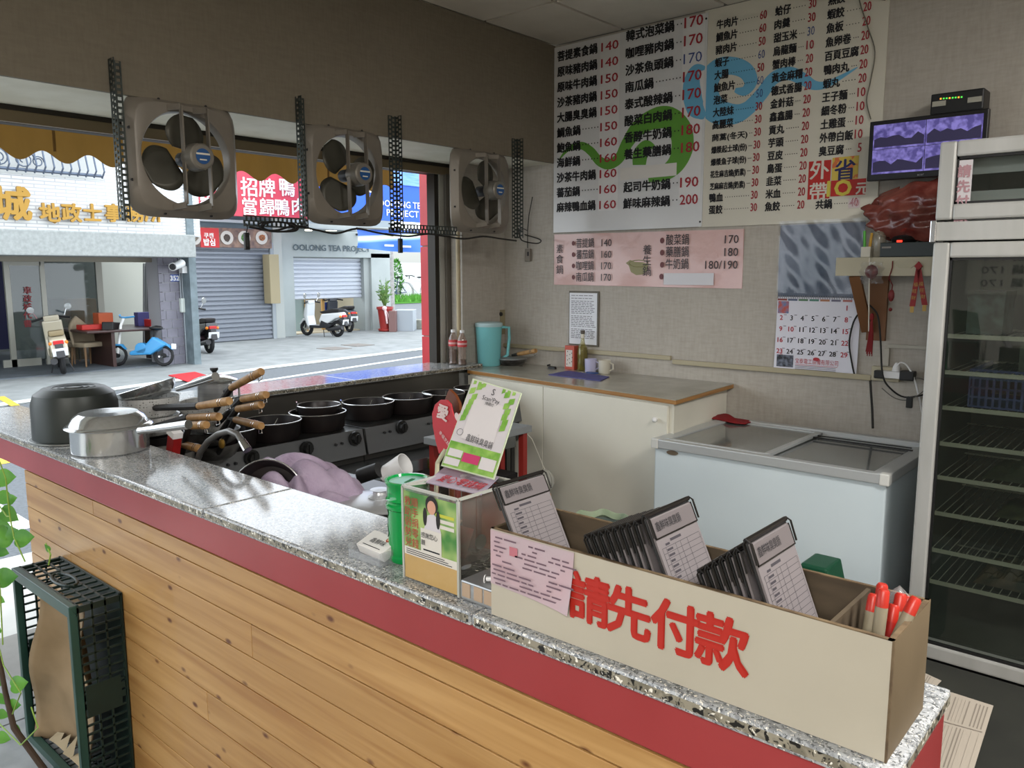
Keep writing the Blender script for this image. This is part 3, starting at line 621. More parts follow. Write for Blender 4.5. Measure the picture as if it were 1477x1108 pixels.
# --- big red sign behind the fans
rs = MB(); ya, yb, z0, z1 = fb(rs, 276, 222, 462, 313, XS+1.1, .15); rs = rs.build('restaurant_sign', mm('signred', '#c24050', .6), label='big pink-red restaurant sign with white characters behind the fans', cat='sign')
mb = MB()
for t, x, y, h_ in (('招', 359, 281, .54), ('牌', 385, 282, .54), ('鴨', 414, 281, .54), ('當', 360, 308, .5), ('歸', 385, 309, .5), ('鴨', 407, 309, .5), ('肉', 430, 308, .5), ('麵', 296, 296, .32), ('線', 465-12, 281, .5), ('鴨', 322, 281, .5), ('肉', 296, 276, .4)):
    mb.text(t, at(x, y, X=XS+1.1), (0, 1, 0), (0, 0, 1), h=h_, align='c', bold=.018, eps=.02)
sub(mb, 'lettering', mm('signwhite', '#dcdcdc', .6), rs)
mb = MB()
for yy_ in (ya+.3, yb-.3): mb.box(XS-.1, XS+.98, yy_-.04, yy_+.04, z1-.5, z1-.42)
sub(mb, 'wall_bracket', 'steel_dark', rs, kind='stuff')
# --- tea shop
XT = -21.4
M['tea_white'] = mat('tea_white', '#a3aaa8', .7, col2='#9aa19f', scale=1.2)
bt = thing('tea_shop', 'pale grey tea shop with half raised white shutter and dark lettering', 'building', (XT, 16, GZ))
mb = MB(); fb(mb, 396, 324, 562, 371, XT, .4); mb.build('header', 'tea_white', bt)
mb = MB(); fb(mb, 398, 180, 562, 333, XT-.3, .6); mb.build('upper_wall', mm('tea_up', '#8a9398', .7), bt)
mb = MB(); fb(mb, 402, 370, 423, 491, XT, .5); mb.build('pier', 'tea_white', bt)
mb = MB(); fb(mb, 535, 366, 562, 479, XT, .5); mb.build('pier', 'tea_white', bt)
mb = MB(); fb(mb, 524, 366, 535, 480, XT-.1, .6); mb.build('pier', mm('tea_shade', '#959b98', .7), bt)
mb = MB(); fb(mb, 421, 370, 524, 372, XT-.15, .3); mb.build('reveal', 'tea_shade', bt)
shutter(bt, 421, 371, 524, 431, XT-.3, 10, mm('shutter_white', '#b7bcc4', .45, .1), .045)
mb = MB(); fb(mb, 415, 425, 526, 485, XT-1.8, .1); mb.build('interior_wall', mm('tea_in', '#a89c84', .8), bt)
mb = MB(); mb.box(XT-1.8, XT-.4, at(423, 400, X=XT).y, at(530, 400, X=XT).y, GZ, GZ+.04); mb.build('interior_floor', 'tea_in', bt)
mb = MB(); fb(mb, 424, 431, 442, 478, XT-1.2, .03); mb.build('glass_door', mm('teaglass', '#8fa09c', .2), bt)
for x in (440, 464): mb = MB(); fb(mb, x, 431, x+4, 480, XT-1.1, .05); mb.build('wooden_post', mm('tea_wood', '#b98f52', .6), bt)
mb = MB(); fb(mb, 466, 431, 480, 433.5, XT-1.1, .05); mb.build('wooden_lintel', 'tea_wood', bt)
mb = MB(); fb(mb, 469, 436, 477, 454, XT-1.2, .05); mb.build('blue_poster', mm('teablue', '#213a7a', .5), bt)
mb = MB(); a = at(422, 361, X=XT); b = at(533, 364.5, X=XT); mb.text('OOLONG TEA PROJECT', a, (0, 1, 0), (0, 0, 1), h=.26, w_=b.y-a.y, bold=.028, eps=.03); mb.build('lettering', mm('slate', '#4d5a60', .6), bt)
for x in (445, 475, 481, 510, 514): c = at(x, 333, X=XT+.5); mb = MB(); mb.cyl(c, c+V((0, 0, .04)), .11, .11, 12); mb.build('downlight', mm('lamp_on', '#fff6e0', .5, emit=2.5), bt)
mb = MB(); fb(mb, 440, 330, 520, 331.5, XT+.9, .9); mb.build('soffit_edge', 'tea_white', bt)
# beige folded board between the shops
mb = MB(); fb(mb, 388, 367, 402, 438, XS+.5, .35); mb.build('folded_sign_board', mm('beige_board', '#8d8266', .6), bevel=.01, label='narrow beige board fixed between the two shutters', cat='board')
# blue banner and blue upper sign
XBn = -18.0
mb = MB(); ya = at(515, 345, X=XBn).y; yb = at(612, 345, X=XBn).y
def fn(u, v):
    z_t = at(515+97*u, 331, X=XBn).z; z_b = at(515+97*u, 356+8*math.sin(PI*(u*.5+.05)), X=XBn).z; return V((XBn+.05*math.sin(u*9+v*3), ya+(yb-ya)*u, z_b+(z_t-z_b)*v))
mb.grid(fn, 24, 6)
m = mat('banner_blue', '#2b5bb0', .6); nt = m.node_tree; N = nt.nodes; tc = N.new('ShaderNodeTexCoord'); sp = N.new('ShaderNodeSeparateXYZ'); nt.links.new(tc.outputs['Generated'], sp.inputs[0])
ad = N.new('ShaderNodeMath'); ad.operation = 'MULTIPLY_ADD'; ad.inputs[1].default_value = -.25; nt.links.new(sp.outputs[1], ad.inputs[0]); nt.links.new(sp.outputs[2], ad.inputs[2])
rp = N.new('ShaderNodeValToRGB'); e = rp.color_ramp.elements; e[0].position = .3; e[0].color = (*rgb('#3466bb'), 1); e[1].position = .62; e[1].color = (*rgb('#2b55a8'), 1)
for p, c in ((.4, '#8fb0dc'), (.47, '#dfe4e6'), (.53, '#c9cf9a')): x = e.new(p); x.color = (*rgb(c), 1)
nt.links.new(ad.outputs[0], rp.inputs[0]); nt.links.new(rp.outputs[0], N['Principled BSDF'].inputs['Base Color'])
bn = mb.build('hanging_banner', m, smooth=True, label='rippled blue and white banner hanging beside the red pillar', cat='banner')
mb = MB(); mb.text('OPEN DAILY', at(552, 357, X=XBn+.1), (0, 1, 0), (0, 0, 1), h=.12, w_=.5) if False else mb.box(XBn+.08, XBn+.09, at(552, 355, X=XBn).y, at(565, 355, X=XBn).y, at(560, 355.5, X=XBn).z, at(560, 353, X=XBn).z); mb.box(XBn+.08, XBn+.09, at(573, 355, X=XBn).y, at(590, 355, X=XBn).y, at(580, 357, X=XBn).z, at(580, 354.5, X=XBn).z); sub(mb, 'print', 'signwhite', bn)
bl = MB(); bya, byb, bz0, bz1 = fb(bl, 462, 228, 612, 317, XS+3.0, .1); bl = bl.build('blue_shop_sign', mm('signblue', '#1f55c4', .5), label='tall bright blue sign with white lettering left of the red pillar', cat='sign')
mb = MB(); fb(mb, 566, 228, 612, 268, XS+3.02, .01, .02); sub(mb, 'upper_panel', mm('signlight', '#6f9ade', .5, col2='#5b88d6', scale=3, stretch=(1, 1, 8)), bl)
mb = MB(); a = at(545, 297, X=XS+3.0); mb.text('OOLONG TEA', a, (0, 1, 0), (0, 0, 1), h=.26, w_=at(612, 297, X=XS+3).y-a.y, bold=.01, eps=.03)
a = at(557, 311, X=XS+3.0); mb.text('PROJECT', a, (0, 1, 0), (0, 0, 1), h=.26, w_=at(603, 311, X=XS+3).y-a.y, bold=.01, eps=.03); a = at(540, 296, X=XS+3.0); mb.text('日', at(535, 294, X=XS+3), (0, 1, 0), (0, 0, 1), h=.45, align='c', bold=.02, eps=.03); sub(mb, 'lettering', 'signwhite', bl)
mb = MB()
for yy_ in (bya+.2, byb-.2): mb.box(XS-.3, XS+2.9, yy_-.05, yy_+.05, bz1-.3, bz1-.2)
sub(mb, 'wall_bracket', 'steel_dark', bl, kind='stuff')
mb = MB(); mb.box(XT-.2, XBn, yb+.1, yb+.16, at(560, 331, X=XBn).z-.02, at(560, 331, X=XBn).z+.04); mb.box(XBn-.03, XBn+.03, at(515, 345, X=XBn).y, yb+.16, at(560, 331, X=XBn).z-.02, at(560, 331, X=XBn).z+.02); sub(mb, 'hanging_rail', 'steel_dark', bn)
# utility pole
p = at(564, 468, Z=GZ); mb = MB(); mb.cyl((p.x, p.y, GZ), (p.x, p.y, 7), .16, .14, 14); mb.build('utility_pole', mm('polecon', '#8d8b8a', .9, col2='#a3a09c', scale=12), smooth=True, label='round concrete utility pole with pasted notices by the tea shop', cat='pole')
# background beyond: wall, roof, street, hedge, bicycles
mb = MB(); XW = -40
mb.box(XW-.3, XW, at(520, 400, X=XW).y, at(700, 400, X=XW).y, GZ, at(590, 379, X=XW).z); mb.build('garden_wall', mm('bright_wall', '#c9cccb', .8), label='white boundary wall with faint writing across the side street', cat='wall')
mb = MB(); a = at(590, 379, X=XW).z; b = at(590, 362, X=XW-3).z
mb.box(XW-8, XW-3, at(500, 400, X=XW).y, at(720, 400, X=XW).y, GZ, b+.3); mb.build('shed', mm('shed', '#a4a39c', .7), label='low grey corrugated shed behind the boundary wall', cat='building')
y0 = at(566, 440, X=XW+1).y; y1 = at(640, 440, X=XW+1).y
mb = MB(); mb.box(XW+.1, XW+2.0, y0-2, y1, GZ, GZ+.08); hz = GZ+.1
for i in range(900):
    x = random.uniform(XW+.4, XW+1.9); y = random.uniform(y0-1, y1); h = random.uniform(.2, .55)
    mb.add([(x, y, hz), (x+.1, y+.08, hz), (x+random.uniform(-.15, .25), y+random.uniform(-.1, .2), hz+h)], [(0, 1, 2)])
mb.build('verge_grass', mm('grass', '#4d8a2e', .8, rand=0), kind='stuff', label='bright green grass verge under the bicycles', cat='grass')
mb = MB(); c = at(571, 402, X=XW+1.0)
for i in range(700):
    a_ = random.uniform(0, 2*PI); b_ = random.uniform(-.9, 1.0); r = .5*math.sqrt(1-b_*b_*.9)*random.uniform(.7, 1.05)
    p = V((c.x+r*math.cos(a_), c.y+r*math.sin(a_)*.8, c.z+1.2*b_)); d = V((random.uniform(-1, 1), random.uniform(-1, 1), random.uniform(-1, 1)))*.14; e_ = d.cross(V((.3, .8, .5)))*.8
    mb.add([p-d, p+e_*.5, p+d, p-e_*.5], [(0, 1, 2, 3)])
sh = mb.build('foliage', mm('leafgreen', '#5da03a', .7, col2='#3f7a2a', scale=8), label=None); sh.name = 'leafy_shrub'; prop(sh, 'light green shrub beside the pole across the side street', 'shrub')
def bicycle(px, py, label, col):
    p = at(px, py, X=XW+1.3); t = thing('bicycle', label, 'bicycle', (p.x, p.y, GZ+.05), 0, None, world=False); r = .62
    for s_ in (-.95, .95):
        mb = MB(); mb.tube([(0, s_+r*math.cos(k*PI/10), r+r*math.sin(k*PI/10)) for k in range(20)], .035, 5, closed=True); w_ = mb.build('wheel', mm('tyre_grey', '#8c8c8a', .6), t)
        mb = MB()
        for k in range(8): mb.tube([(0, s_, r), (0, s_+r*math.cos(k*PI/4), r+r*math.sin(k*PI/4))], .006, 4)
        sp_ = mb.build('spokes', 'alu', t); sp_.parent = w_
    mb = MB(); P_ = lambda y, z: V((0, y, z))
    for a_, b_ in ((P_(-.95, r), P_(-.6, 1.45)), (P_(-.65, 1.3), P_(.25, 1.35)), (P_(-.65, 1.2), P_(.1, .55)), (P_(.1, .55), P_(.28, 1.5)), (P_(.1, .55), P_(.95, r)), (P_(.28, 1.3), P_(.95, r))): mb.tube([a_, b_], .03, 6)
    mb.build('frame', mat('bikeframe_'+col[1:], col, .4), t)
    mb = MB(); mb.tube([P_(-.6, 1.45), P_(-.58, 1.65), V((.25, -.65, 1.68)), V((.35, -.45, 1.6))], .03, 6); mb.tube([P_(-.58, 1.65), V((-.3, -.65, 1.66)), V((-.35, -.45, 1.6))], .03, 6); mb.build('handlebar', 'black', t)
    mb = MB(); mb.sphere(P_(.3, 1.55), .17, 10, (.6, 1.4, .35)); mb.build('saddle', 'black', t, smooth=True); return t
bicycle(601, 440, 'white framed bicycle leaning in the grass by the boundary wall', '#c9c9cf')
bicycle(570, 440, 'dark bicycle half hidden behind the utility pole', '#3d4a6e')
# planter boxes and potted plant
def gbox(nm, px0, px1, py, h, d, m, label, cat, bevel=.01):
    a = at(px0, py, Z=GZ); b = at(px1, py, Z=GZ); dr = (b-a).normalized(); n_ = V((-dr.y, dr.x, 0)); mb = MB()
    mb.prism([a, b, b+n_*d, a+n_*d], (0, 0, h)); return mb.build(nm, m, bevel=bevel, label=label, cat=cat)
gbox('electrical_cabinet', 569, 596, 478, .70, .8, mm('cabgrey', '#8d949a', .6), 'grey metal street cabinet behind the red plant pot', 'cabinet')
mb = MB(); o = gbox('street_box', 561, 571, 479, .69, .7, mm('boxmaroon', '#6f5350', .6), 'maroon box side standing beside the grey street cabinet', 'box')
gbox('stone_block', 593, 625, 475, .32, .5, mm('stonebl', '#8a8a80', .9, col2='#74756c', scale=6), 'low mossy stone block left of the red pillar', 'block', .02)
pt = thing('potted_plant', 'tall red pot with spiky green plant and ribbon beside the tea shop', 'plant', at(556, 478, Z=GZ))
mb = MB(); b0 = at(556, 478, Z=GZ); mb.lathe([(.20, 0), (.24, .04), (.24, .09), (.18, .1), (.22, .5), (.25, .72), (.28, .74), (.28, .82), (.24, .82), (.22, .74)], b0, 18); mb.build('pot', mm('pot_red', '#8e2a26', .3), pt, smooth=True)
mb = MB()
for i in range(30):
    a_ = random.uniform(0, 2*PI); L_ = random.uniform(.45, 1.1); tl_ = random.uniform(.1, .55); base = b0+V((0, 0, .8))
    d = V((math.cos(a_)*tl_, math.sin(a_)*tl_, 1)).normalized(); sd = d.cross(V((0, 0, 1))).normalized()*.035
    pts = [base+d*L_*t+V((0, 0, -.25*t*t*tl_)) for t in (0, .33, .66, 1)]
    for k in range(3): w0, w1 = (1, .9, .6, .05)[k], (1, .9, .6, .05)[k+1]; mb.add([pts[k]-sd*w0, pts[k]+sd*w0, pts[k+1]+sd*w1, pts[k+1]-sd*w1], [(0, 1, 2, 3)])
    for t in (.35, .5, .65, .8):
        q = base+d*L_*t; s2 = V((math.cos(a_+i+t*9), math.sin(a_+i+t*9), .4))*.13; mb.add([q, q+s2*.5+V((0, 0, .03)), q+s2, q+s2*.5-V((0, 0, .03))], [(0, 1, 2, 3)])
mb.build('leaves', mm('plantleaf', '#4f7a3a', .6, col2='#6f8a4a', scale=8), pt, kind='stuff')
mb = MB(); d = u_*0+V((.22, -.2, 0)); q = b0+d+V((0, 0, .78)); mb.tube([q+V((0, 0, 0)), q+V((.05, .02, -.25)), q+V((.02, .08, -.5))], .035, 5); mb.tube([q, q+V((.02, .12, -.2)), q+V((.05, .18, -.42))], .03, 5); mb.sphere(q, .08, 8); mb.build('ribbon', mm('ribbonw', '#d8b8b8', .6), pt)
# red mat, manhole plates
a = [at(*q, Z=GZ+.005) for q in ((243, 542), (285, 556), (318, 548), (281, 537))]; mb = MB(); mb.prism(a, (0, 0, .012)); mb.build('doormat', mm('mat_red', '#a81820', .8), label='bright red rubber mat on the far pavement', cat='mat')
for i, (x, y) in enumerate(((482, 503), (516, 498))):
    c = at(x, y, Z=GZ); mb = MB(); mb.box(c.x-.35, c.x+.35, c.y-.3, c.y+.3, GZ, GZ+.012)
    mb.build('drain_cover', mm('drain', '#6a6560', .7), label=('dark drain cover in the pavement, nearer the curb', 'dark drain cover in the pavement, nearer the red pillar')[i], cat='drain cover')
# ================================================================== scooters
def wheel(t, x, r, m='rubber'):
    mb = MB(); mb.tube([(x+r*.8*math.cos(k*PI/9), 0, r+r*.8*math.sin(k*PI/9)) for k in range(18)], r*.22, 8, closed=True); w_ = mb.build('wheel', m, t, smooth=True)
    mb = MB(); mb.cyl((x, -.04, r), (x, .04, r), r*.22, n=10)
    for k in range(5): a_ = k*2*PI/5; mb.bar((x, 0, r), (x+r*.7*math.cos(a_), 0, r+r*.7*math.sin(a_)), .03, .03, (0, 1, 0))
    mb.build('rim', 'alu', w_)
def pr(t, nm, pts, w_, m, bev=.03, y0=0):
    mb = MB(); mb.prism([(x, y0-w_/2, z) for x, z in pts], (0, w_, 0)); return mb.build(nm, m, t, bevel=bev)
def scooter(p, rz, label, body, panel, seat='#1c1a1a', retro=False, lean=0):
    t = thing('scooter', label, 'scooter', p, rz, None, world=False); t.rotation_euler = (math.radians(lean), 0, rz)
    mbod = mat('scoot_'+body[1:], body, .25, coat=.4) if 'scoot_'+body[1:] not in bpy.data.materials else bpy.data.materials['scoot_'+body[1:]]
    mpan = mat('scootp_'+panel[1:], panel, .35); mst = mat('seat_'+seat[1:], seat, .6)
    wheel(t, -.6, .25); wheel(t, .62, .25)
    pr(t, 'rear_body', [(-.88, .62), (-.82, .76), (-.1, .70), (.02, .48), (-.1, .34), (-.36, .42), (-.62, .56)] if not retro else [(-.9, .45), (-.86, .70), (-.6, .78), (-.15, .74), (.0, .5), (-.1, .28), (-.45, .28)], .30, mbod, .05)
    pr(t, 'side_panel', [(-.5, .36), (-.1, .5), (-.02, .34), (-.15, .26), (-.4, .28)], .34, mpan)
    pr(t, 'seat', [(-.76, .76), (-.1, .70), (.0, .76), (-.3, .82), (-.5, .86), (-.78, .86)], .26, mst, .03)
    pr(t, 'floorboard', [(-.1, .26), (.38, .26), (.40, .34), (-.1, .34)], .32, mpan, .01)
    pr(t, 'leg_shield', [(.36, .28), (.46, .3), (.58, .62), (.50, 1.0), (.40, 1.0), (.44, .62)], .36, mbod, .04)
    pr(t, 'nose', [(.46, .42), (.66, .60), (.60, .86), (.50, .98)], .24, mbod, .04)
    pr(t, 'front_fender', [(.38, .42), (.5, .54), (.72, .54), (.88, .36), (.84, .33), (.7, .47), (.52, .47), (.42, .38)], .13, mbod, .02)
    mb = MB(); mb.tube([(.5, -.07, .9), (.62, -.07, .25)], .025, 6); mb.tube([(.5, .07, .9), (.62, .07, .25)], .025, 6); mb.build('fork', 'dark', t)
    mb = MB(); mb.tube([(.36, -.34, 1.02), (.44, -.15, 1.06), (.44, .15, 1.06), (.36, .34, 1.02)], .024, 8); hb = mb.build('handlebar', 'black', t); mb = MB(); mb.box(.38, .54, -.14, .14, .98, 1.1); mb.build('headlamp_cowl', mbod, t, bevel=.03)
    for s_ in (-1, 1):
        mb = MB(); mb.tube([(.42, s_*.24, 1.06), (.38, s_*.3, 1.2)], .012, 6); mb.lathe([(0, -.012), (.055, -.01), (.06, .01), (0, .012)], (.37, s_*.31, 1.25), 12, rot('Y', 80), 1.4, 1) if not retro else mb.lathe([(0, -.012), (.065, -.01), (.065, .01), (0, .012)], (.37, s_*.33, 1.25), 14, rot('Y', 80))
        mb.build('mirror', 'chrome', t, smooth=True)
    mb = MB(); mb.box(-.9, -.86, -.09, .09, .60, .68); mb.build('tail_light', 'red', t, bevel=.015)
    mb = MB(); mb.obox((-.93, 0, .46), (.012, .26, .15), rot('Y', -12)); mb.build('licence_plate', mm('plate_w', '#d8dadb', .4), t)
    pr(t, 'rear_fender', [(-.9, .62), (-.86, .60), (-.95, .34), (-.98, .36)], .14, 'dark', .01)
    pr(t, 'engine', [(-.62, .18), (-.15, .2), (-.1, .34), (-.45, .40), (-.66, .32)], .16, 'steel_dark', .03, -.05)
    mb = MB(); mb.cyl((-.9, .13, .30), (-.35, .13, .22), .065, .05, 12); mb.build('exhaust', 'dark', t, smooth=True)
    mb = MB(); mb.tube([(-.15, -.12, .22), (-.25, -.2, .0)], .014, 6); mb.tube([(-.15, .12, .22), (-.25, .2, .0)], .014, 6); mb.build('centre_stand', 'dark', t)
    for s_ in (-1, 1): mb = MB(); mb.sphere((-.84, s_*.13, .63), .04, 8); mb.build('turn_signal', mm('amber', '#d97a1a', .3), t, smooth=True)
    return t
GF = GZ
def hd(px0, py0, px1, py1): a = at(px0, py0, Z=GF); b = at(px1, py1, Z=GF); return (a+b)/2, math.atan2(b.y-a.y, b.x-a.x)
c, rz = hd(487, 486, 444, 484); scooter((c.x, c.y, GF), rz, 'white and black scooter parked in front of the tea shop', '#c7cacb', '#232427')
c, rz = hd(516, 482, 468, 474); scooter((c.x, c.y, GF), rz+.15, 'dark grey retro scooter parked behind the white one', '#3f454d', '#2c3036', retro=True)
c, rz = hd(311, 511, 268, 503); scooter((c.x, c.y, GF), rz, 'black scooter sticking out behind the steel post at the grey shutter', '#232327', '#3b2c34')
c = at(97, 537, Z=GF+.02); scooter((c.x-.30, c.y+.02, GF+.02), math.radians(163), 'cream retro scooter with round mirrors in the open garage', '#b5ac96', '#8c8570', '#8a7c5e', retro=True, lean=-6)
# small blue moped
c = at(203, 528, Z=GF+.02); t = thing('moped', 'small light blue electric moped with basket in the garage', 'moped', (c.x, c.y, GF+.02), math.radians(215), None, world=False); t.rotation_euler = (math.radians(6), 0, math.radians(218))
mo = mat('moped_blue', '#3f8fc4', .3)
for x in (-.5, .5): mb = MB(); mb.tube([(x+.19*math.cos(k*PI/9), 0, .22+.19*math.sin(k*PI/9)) for k in range(18)], .035, 6, closed=True); mb.cyl((x, -.03, .22), (x, .03, .22), .05, n=8); mb.build('wheel', 'rubber', t, smooth=True); pr(t, 'fender', [(x-.2, .34), (x-.1, .46), (x+.12, .46), (x+.22, .36), (x+.12, .42), (x-.1, .42)], .12, mo, .015)
pr(t, 'body', [(-.6, .45), (-.3, .62), (-.1, .4), (.2, .3), (.2, .22), (-.25, .24)], .2, mo, .04)
mb = MB(); mb.cyl((-.05, -.1, .36), (-.05, .1, .36), .13, n=14); mb.build('motor_cover', mo, t, bevel=.02)
mb = MB(); mb.tube([(.5, 0, .22), (.42, 0, .85), (.36, 0, 1.0)], .028, 8); mb.build('steering_column', 'white', t)
mb = MB(); mb.tube([(.28, -.28, 1.05), (.38, -.1, 1.02), (.38, .1, 1.02), (.28, .28, 1.05)], .02, 8); mb.build('handlebar', mo, t)
mb = MB(); mb.tube([(-.28, 0, .5), (-.32, 0, .78)], .02, 6); mb.sphere((-.34, 0, .8), .13, 10, (1.2, .8, .4)); mb.build('seat', 'black', t, smooth=True)
mb = MB(); mb.box(.5, .75, -.15, .15, .72, .92); mb.build('basket', 'black', t, bevel=.02)
mb = MB(); mb.box(-.725, -.71, -.09, .09, .36, .47); mb.build('licence_plate', 'plate_w', t)
mb = MB(); mb.tube([(-.5, -.2, .2), (-.5, .2, .2)], .02, 6); mb.build('footpeg', 'chrome', t)
# garage furniture
def gchair(px, py, label):
    p = at(px, py, Z=GF+.02); t = thing('armchair', label, 'chair', p, math.radians(15), None, world=False)
    mb = MB(); mb.box(-.25, .27, -.26, .26, .40, .50); mb.build('seat', mm('chair_beige', '#9a8b74', .8), t, bevel=.03)
    mb = MB()
    def fn(u, v): a_ = (u-.5)*2.4; return V((.06-.30*math.cos(a_)+.0*v-.08*v, .29*math.sin(a_), .42+(.62-.30*abs(u-.5)*2)*v))
    mb.grid(fn, 10, 5); mb.build('backrest', 'chair_beige', t, smooth=True, solid=.05)
    for x, y in ((.2, .2), (.2, -.2), (-.2, .2), (-.2, -.2)): mb = MB(); mb.cyl((x*1.15, y*1.1, 0), (x, y, .4), .016, .026, 8); mb.build('leg', mm('chair_wood', '#7a5c3c', .5), t)
gchair(128, 527, 'beige wingback chair at the table, the nearer one'); gchair(112, 523, 'beige wingback chair half hidden behind the nearer one')
a = at(166, 529, Z=GF+.02); tb = thing('meeting_table', 'dark brown table with red boxes in the garage office', 'table', a)
mb = MB(); mb.box(a.x-1.5, a.x+.12, a.y-.55, a.y+1.35, a.z+.72, a.z+.77); mb.build('tabletop', mm('tbl', '#3a2420', .35), tb, bevel=.02)
mb = MB(); mb.box(a.x-1.2, a.x+.02, a.y-.04, a.y+.03, a.z, a.z+.72); mb.build('leg', 'tbl', tb)
mb = MB(); mb.box(a.x-1.2, a.x+.02, a.y+1.2, a.y+1.27, a.z, a.z+.72); mb.build('leg', 'tbl', tb)
tz = a.z+.772
for i, (x, y, sx, sy, sz, col, nm, lb, ct_) in enumerate(((-.5, -.15, .3, .62, .1, '#b3241c', 'red_tray', 'wide red lacquer tray on the garage table', 'tray'), (-.8, .15, .3, .3, .32, '#b5532a', 'orange_box', 'orange box standing on the garage table', 'box'), (-.4, 1.05, .3, .28, .16, '#a81f22', 'red_box', 'small red box at the right end of the garage table', 'box'), (-.8, 1.0, .2, .3, .3, '#4b4a80', 'blue_box', 'small blue and white box behind the red one', 'box'))):
    mb = MB(); mb.box(a.x+x-sx/2, a.x+x+sx/2, a.y+y-sy/2, a.y+y+sy/2, tz, tz+sz); mb.build(nm, mat('gt%d' % i, col, .5), bevel=.01, label=lb, cat=ct_)
b = at(143, 522, Z=GF+.02)
mb = MB(); mb.box(b.x-1.2, b.x-.8, b.y-.2, b.y+.35, GF+.02, 1.0); mb.build('cardboard_box', mm('cardboard', '#8f6d42', .8), bevel=.01, label='tall brown cardboard box behind the garage chairs', cat='box')
b = at(118, 520, Z=GF+.02); mb = MB(); mb.box(b.x-1.2, b.x-.8, b.y-.25, b.y+.3, GF+.02, 1.0); mb.build('dark_box', mm('dkbox', '#26302e', .6), bevel=.01, label='tall dark green box left of the cardboard box', cat='box')
# ================================================================== AWNING outside the window
XAw = -4.35
aw = thing('awning', 'golden brown fabric awning with scalloped edge outside the window', 'awning', (XAw, 1.8, 2.0))
ya = at(-260, 200, X=XAw).y; yb = at(566, 250, X=XAw).y; zt = at(154, 181, X=XAw).z+.02; zb = at(98, 236, X=XAw).z
n = 260; per = .213; ph = at(98, 236, X=XAw).y
mb = MB(); vs_ = []
for i in range(n+1):
    y = ya+(yb-ya)*i/n; k = math.cos(2*PI*(y-ph)/per); zz = zb+.045*(1-k)/2*1.15
    x = XAw+.012*math.sin(y*7)+.006*math.sin(y*31)
    vs_ += [(x, y, zz), (x, y, (zz+zt)/2), (x-.01, y, zt)]
mb.add(vs_, [(3*i+j, 3*i+3+j, 3*i+4+j, 3*i+1+j) for i in range(n) for j in range(2)]); mac = mat('awning_cloth', '#846a3a', .8, col2='#715a30', scale=2.5, stretch=(1, 2, .6)); M['awning_cloth'] = mac; nt = mac.node_tree; tl_ = nt.nodes.new('ShaderNodeBsdfTranslucent'); tl_.inputs[0].default_value = (*rgb('#a07838'), 1); mx_ = nt.nodes.new('ShaderNodeMixShader'); mx_.inputs[0].default_value = .16
nt.links.new(nt.nodes['Principled BSDF'].outputs[0], mx_.inputs[1]); nt.links.new(tl_.outputs[0], mx_.inputs[2]); nt.links.new(mx_.outputs[0], nt.nodes['Material Output'].inputs[0]); mb.build('valance', mac, aw, smooth=True)
mb = MB(); mb.tube([(XAw, ya, zt), (XAw, yb, zt)], .012, 6); mb.build('pink_piping', mm('piping', '#b88478', .7), aw)
mb = MB(); mb.add([(XAw, ya, zt), (XAw, yb, zt), (-4.06, yb, zt+.3), (-4.06, ya, zt+.3)], [(0, 1, 2, 3)]); mb.build('canopy', 'awning_cloth', aw)
for y in (at(76, 200, X=XAw).y, at(265, 200, X=XAw).y, at(470, 200, X=XAw).y): mb = MB(); mb.box(XAw+.012, XAw+.018, y-.006, y+.006, zb+.05, zt); mb.build('seam', mm('seamc', '#75592c', .8), aw)
# ================================================================== BACK WALL: menus
UX, UZ = V((1, 0, 0)), V((0, 0, 1))
def wx(px, py=200, Y=YW): return at(px, py, Y=Y).x
def wz(px, py, Y=YW): return at(px, py, Y=Y).z
def attach(mb, nm, m, par, **k):
    o = mb.build(nm, m, origin=par.location, **k); o.parent = par; o.location = (0, 0, 0); return o
def quad(mb, x0, x1, z0, z1, Y): return mb.add([(x0, Y, z0), (x1, Y, z0), (x1, Y, z1), (x0, Y, z1)], [(0, 1, 2, 3)])
def dots(mb, x0, x1, z, Y, n, s=.0035):
    for i in range(n): x = x0+(x1-x0)*(i+.5)/n; quad(mb, x-s, x+s, z-s, z+s, Y)
def ribbon(mb, pts, Y):
    """flat brush stroke printed on the wall plane, through photo points with widths"""
    P_ = [at(x, y, Y=Y) for x, y, w_ in pts]; W_ = [w_*.0041 for *_, w_ in pts]; C_ = []; n = len(P_)
    for i in range(n-1):
        p0, p1, p2, p3 = P_[max(i-1, 0)], P_[i], P_[i+1], P_[min(i+2, n-1)]
        for k in range(6):
            t = k/6; q = .5*((2*p1)+(p2-p0)*t+(2*p0-5*p1+4*p2-p3)*t*t+(3*p1-p0-3*p2+p3)*t**3); C_.append((q, W_[i]+(W_[i+1]-W_[i])*t))
    C_.append((P_[-1], W_[-1])); vs_ = []
    for i, (q, w_) in enumerate(C_):
        d = (C_[min(i+1, len(C_)-1)][0]-C_[max(i-1, 0)][0]).normalized(); s_ = V((-d.z, 0, d.x))
        vs_ += [q+s_*w_/2, q-s_*w_/2]
    mb.add(vs_, [(2*i, 2*i+1, 2*i+3, 2*i+2) for i in range(len(C_)-1)])
mm('board_cream', '#cbc7b9', .5); mm('board_white', '#cfd0d1', .22); mm('menu_ink', '#17161a', .6); mm('menu_red', '#9c2a35', .6); mm('menu_blue', '#3c4f86', .6)
mm('swoosh_green', '#5b9435', .5); mm('swoosh_blue', '#66a9cc', .5); mm('patch', '#d4d1cc', .25)
XM = wx(1017.5); Xr0 = wx(1272)
mb = MB(); mb.box(XM-.02, Xr0, YW-.008, YW-.001, 1.842, 2.998); rb_ = mb.build('menu_board', 'board_cream', label='cream menu board of side dishes in three columns with blue swirl', cat='menu board')
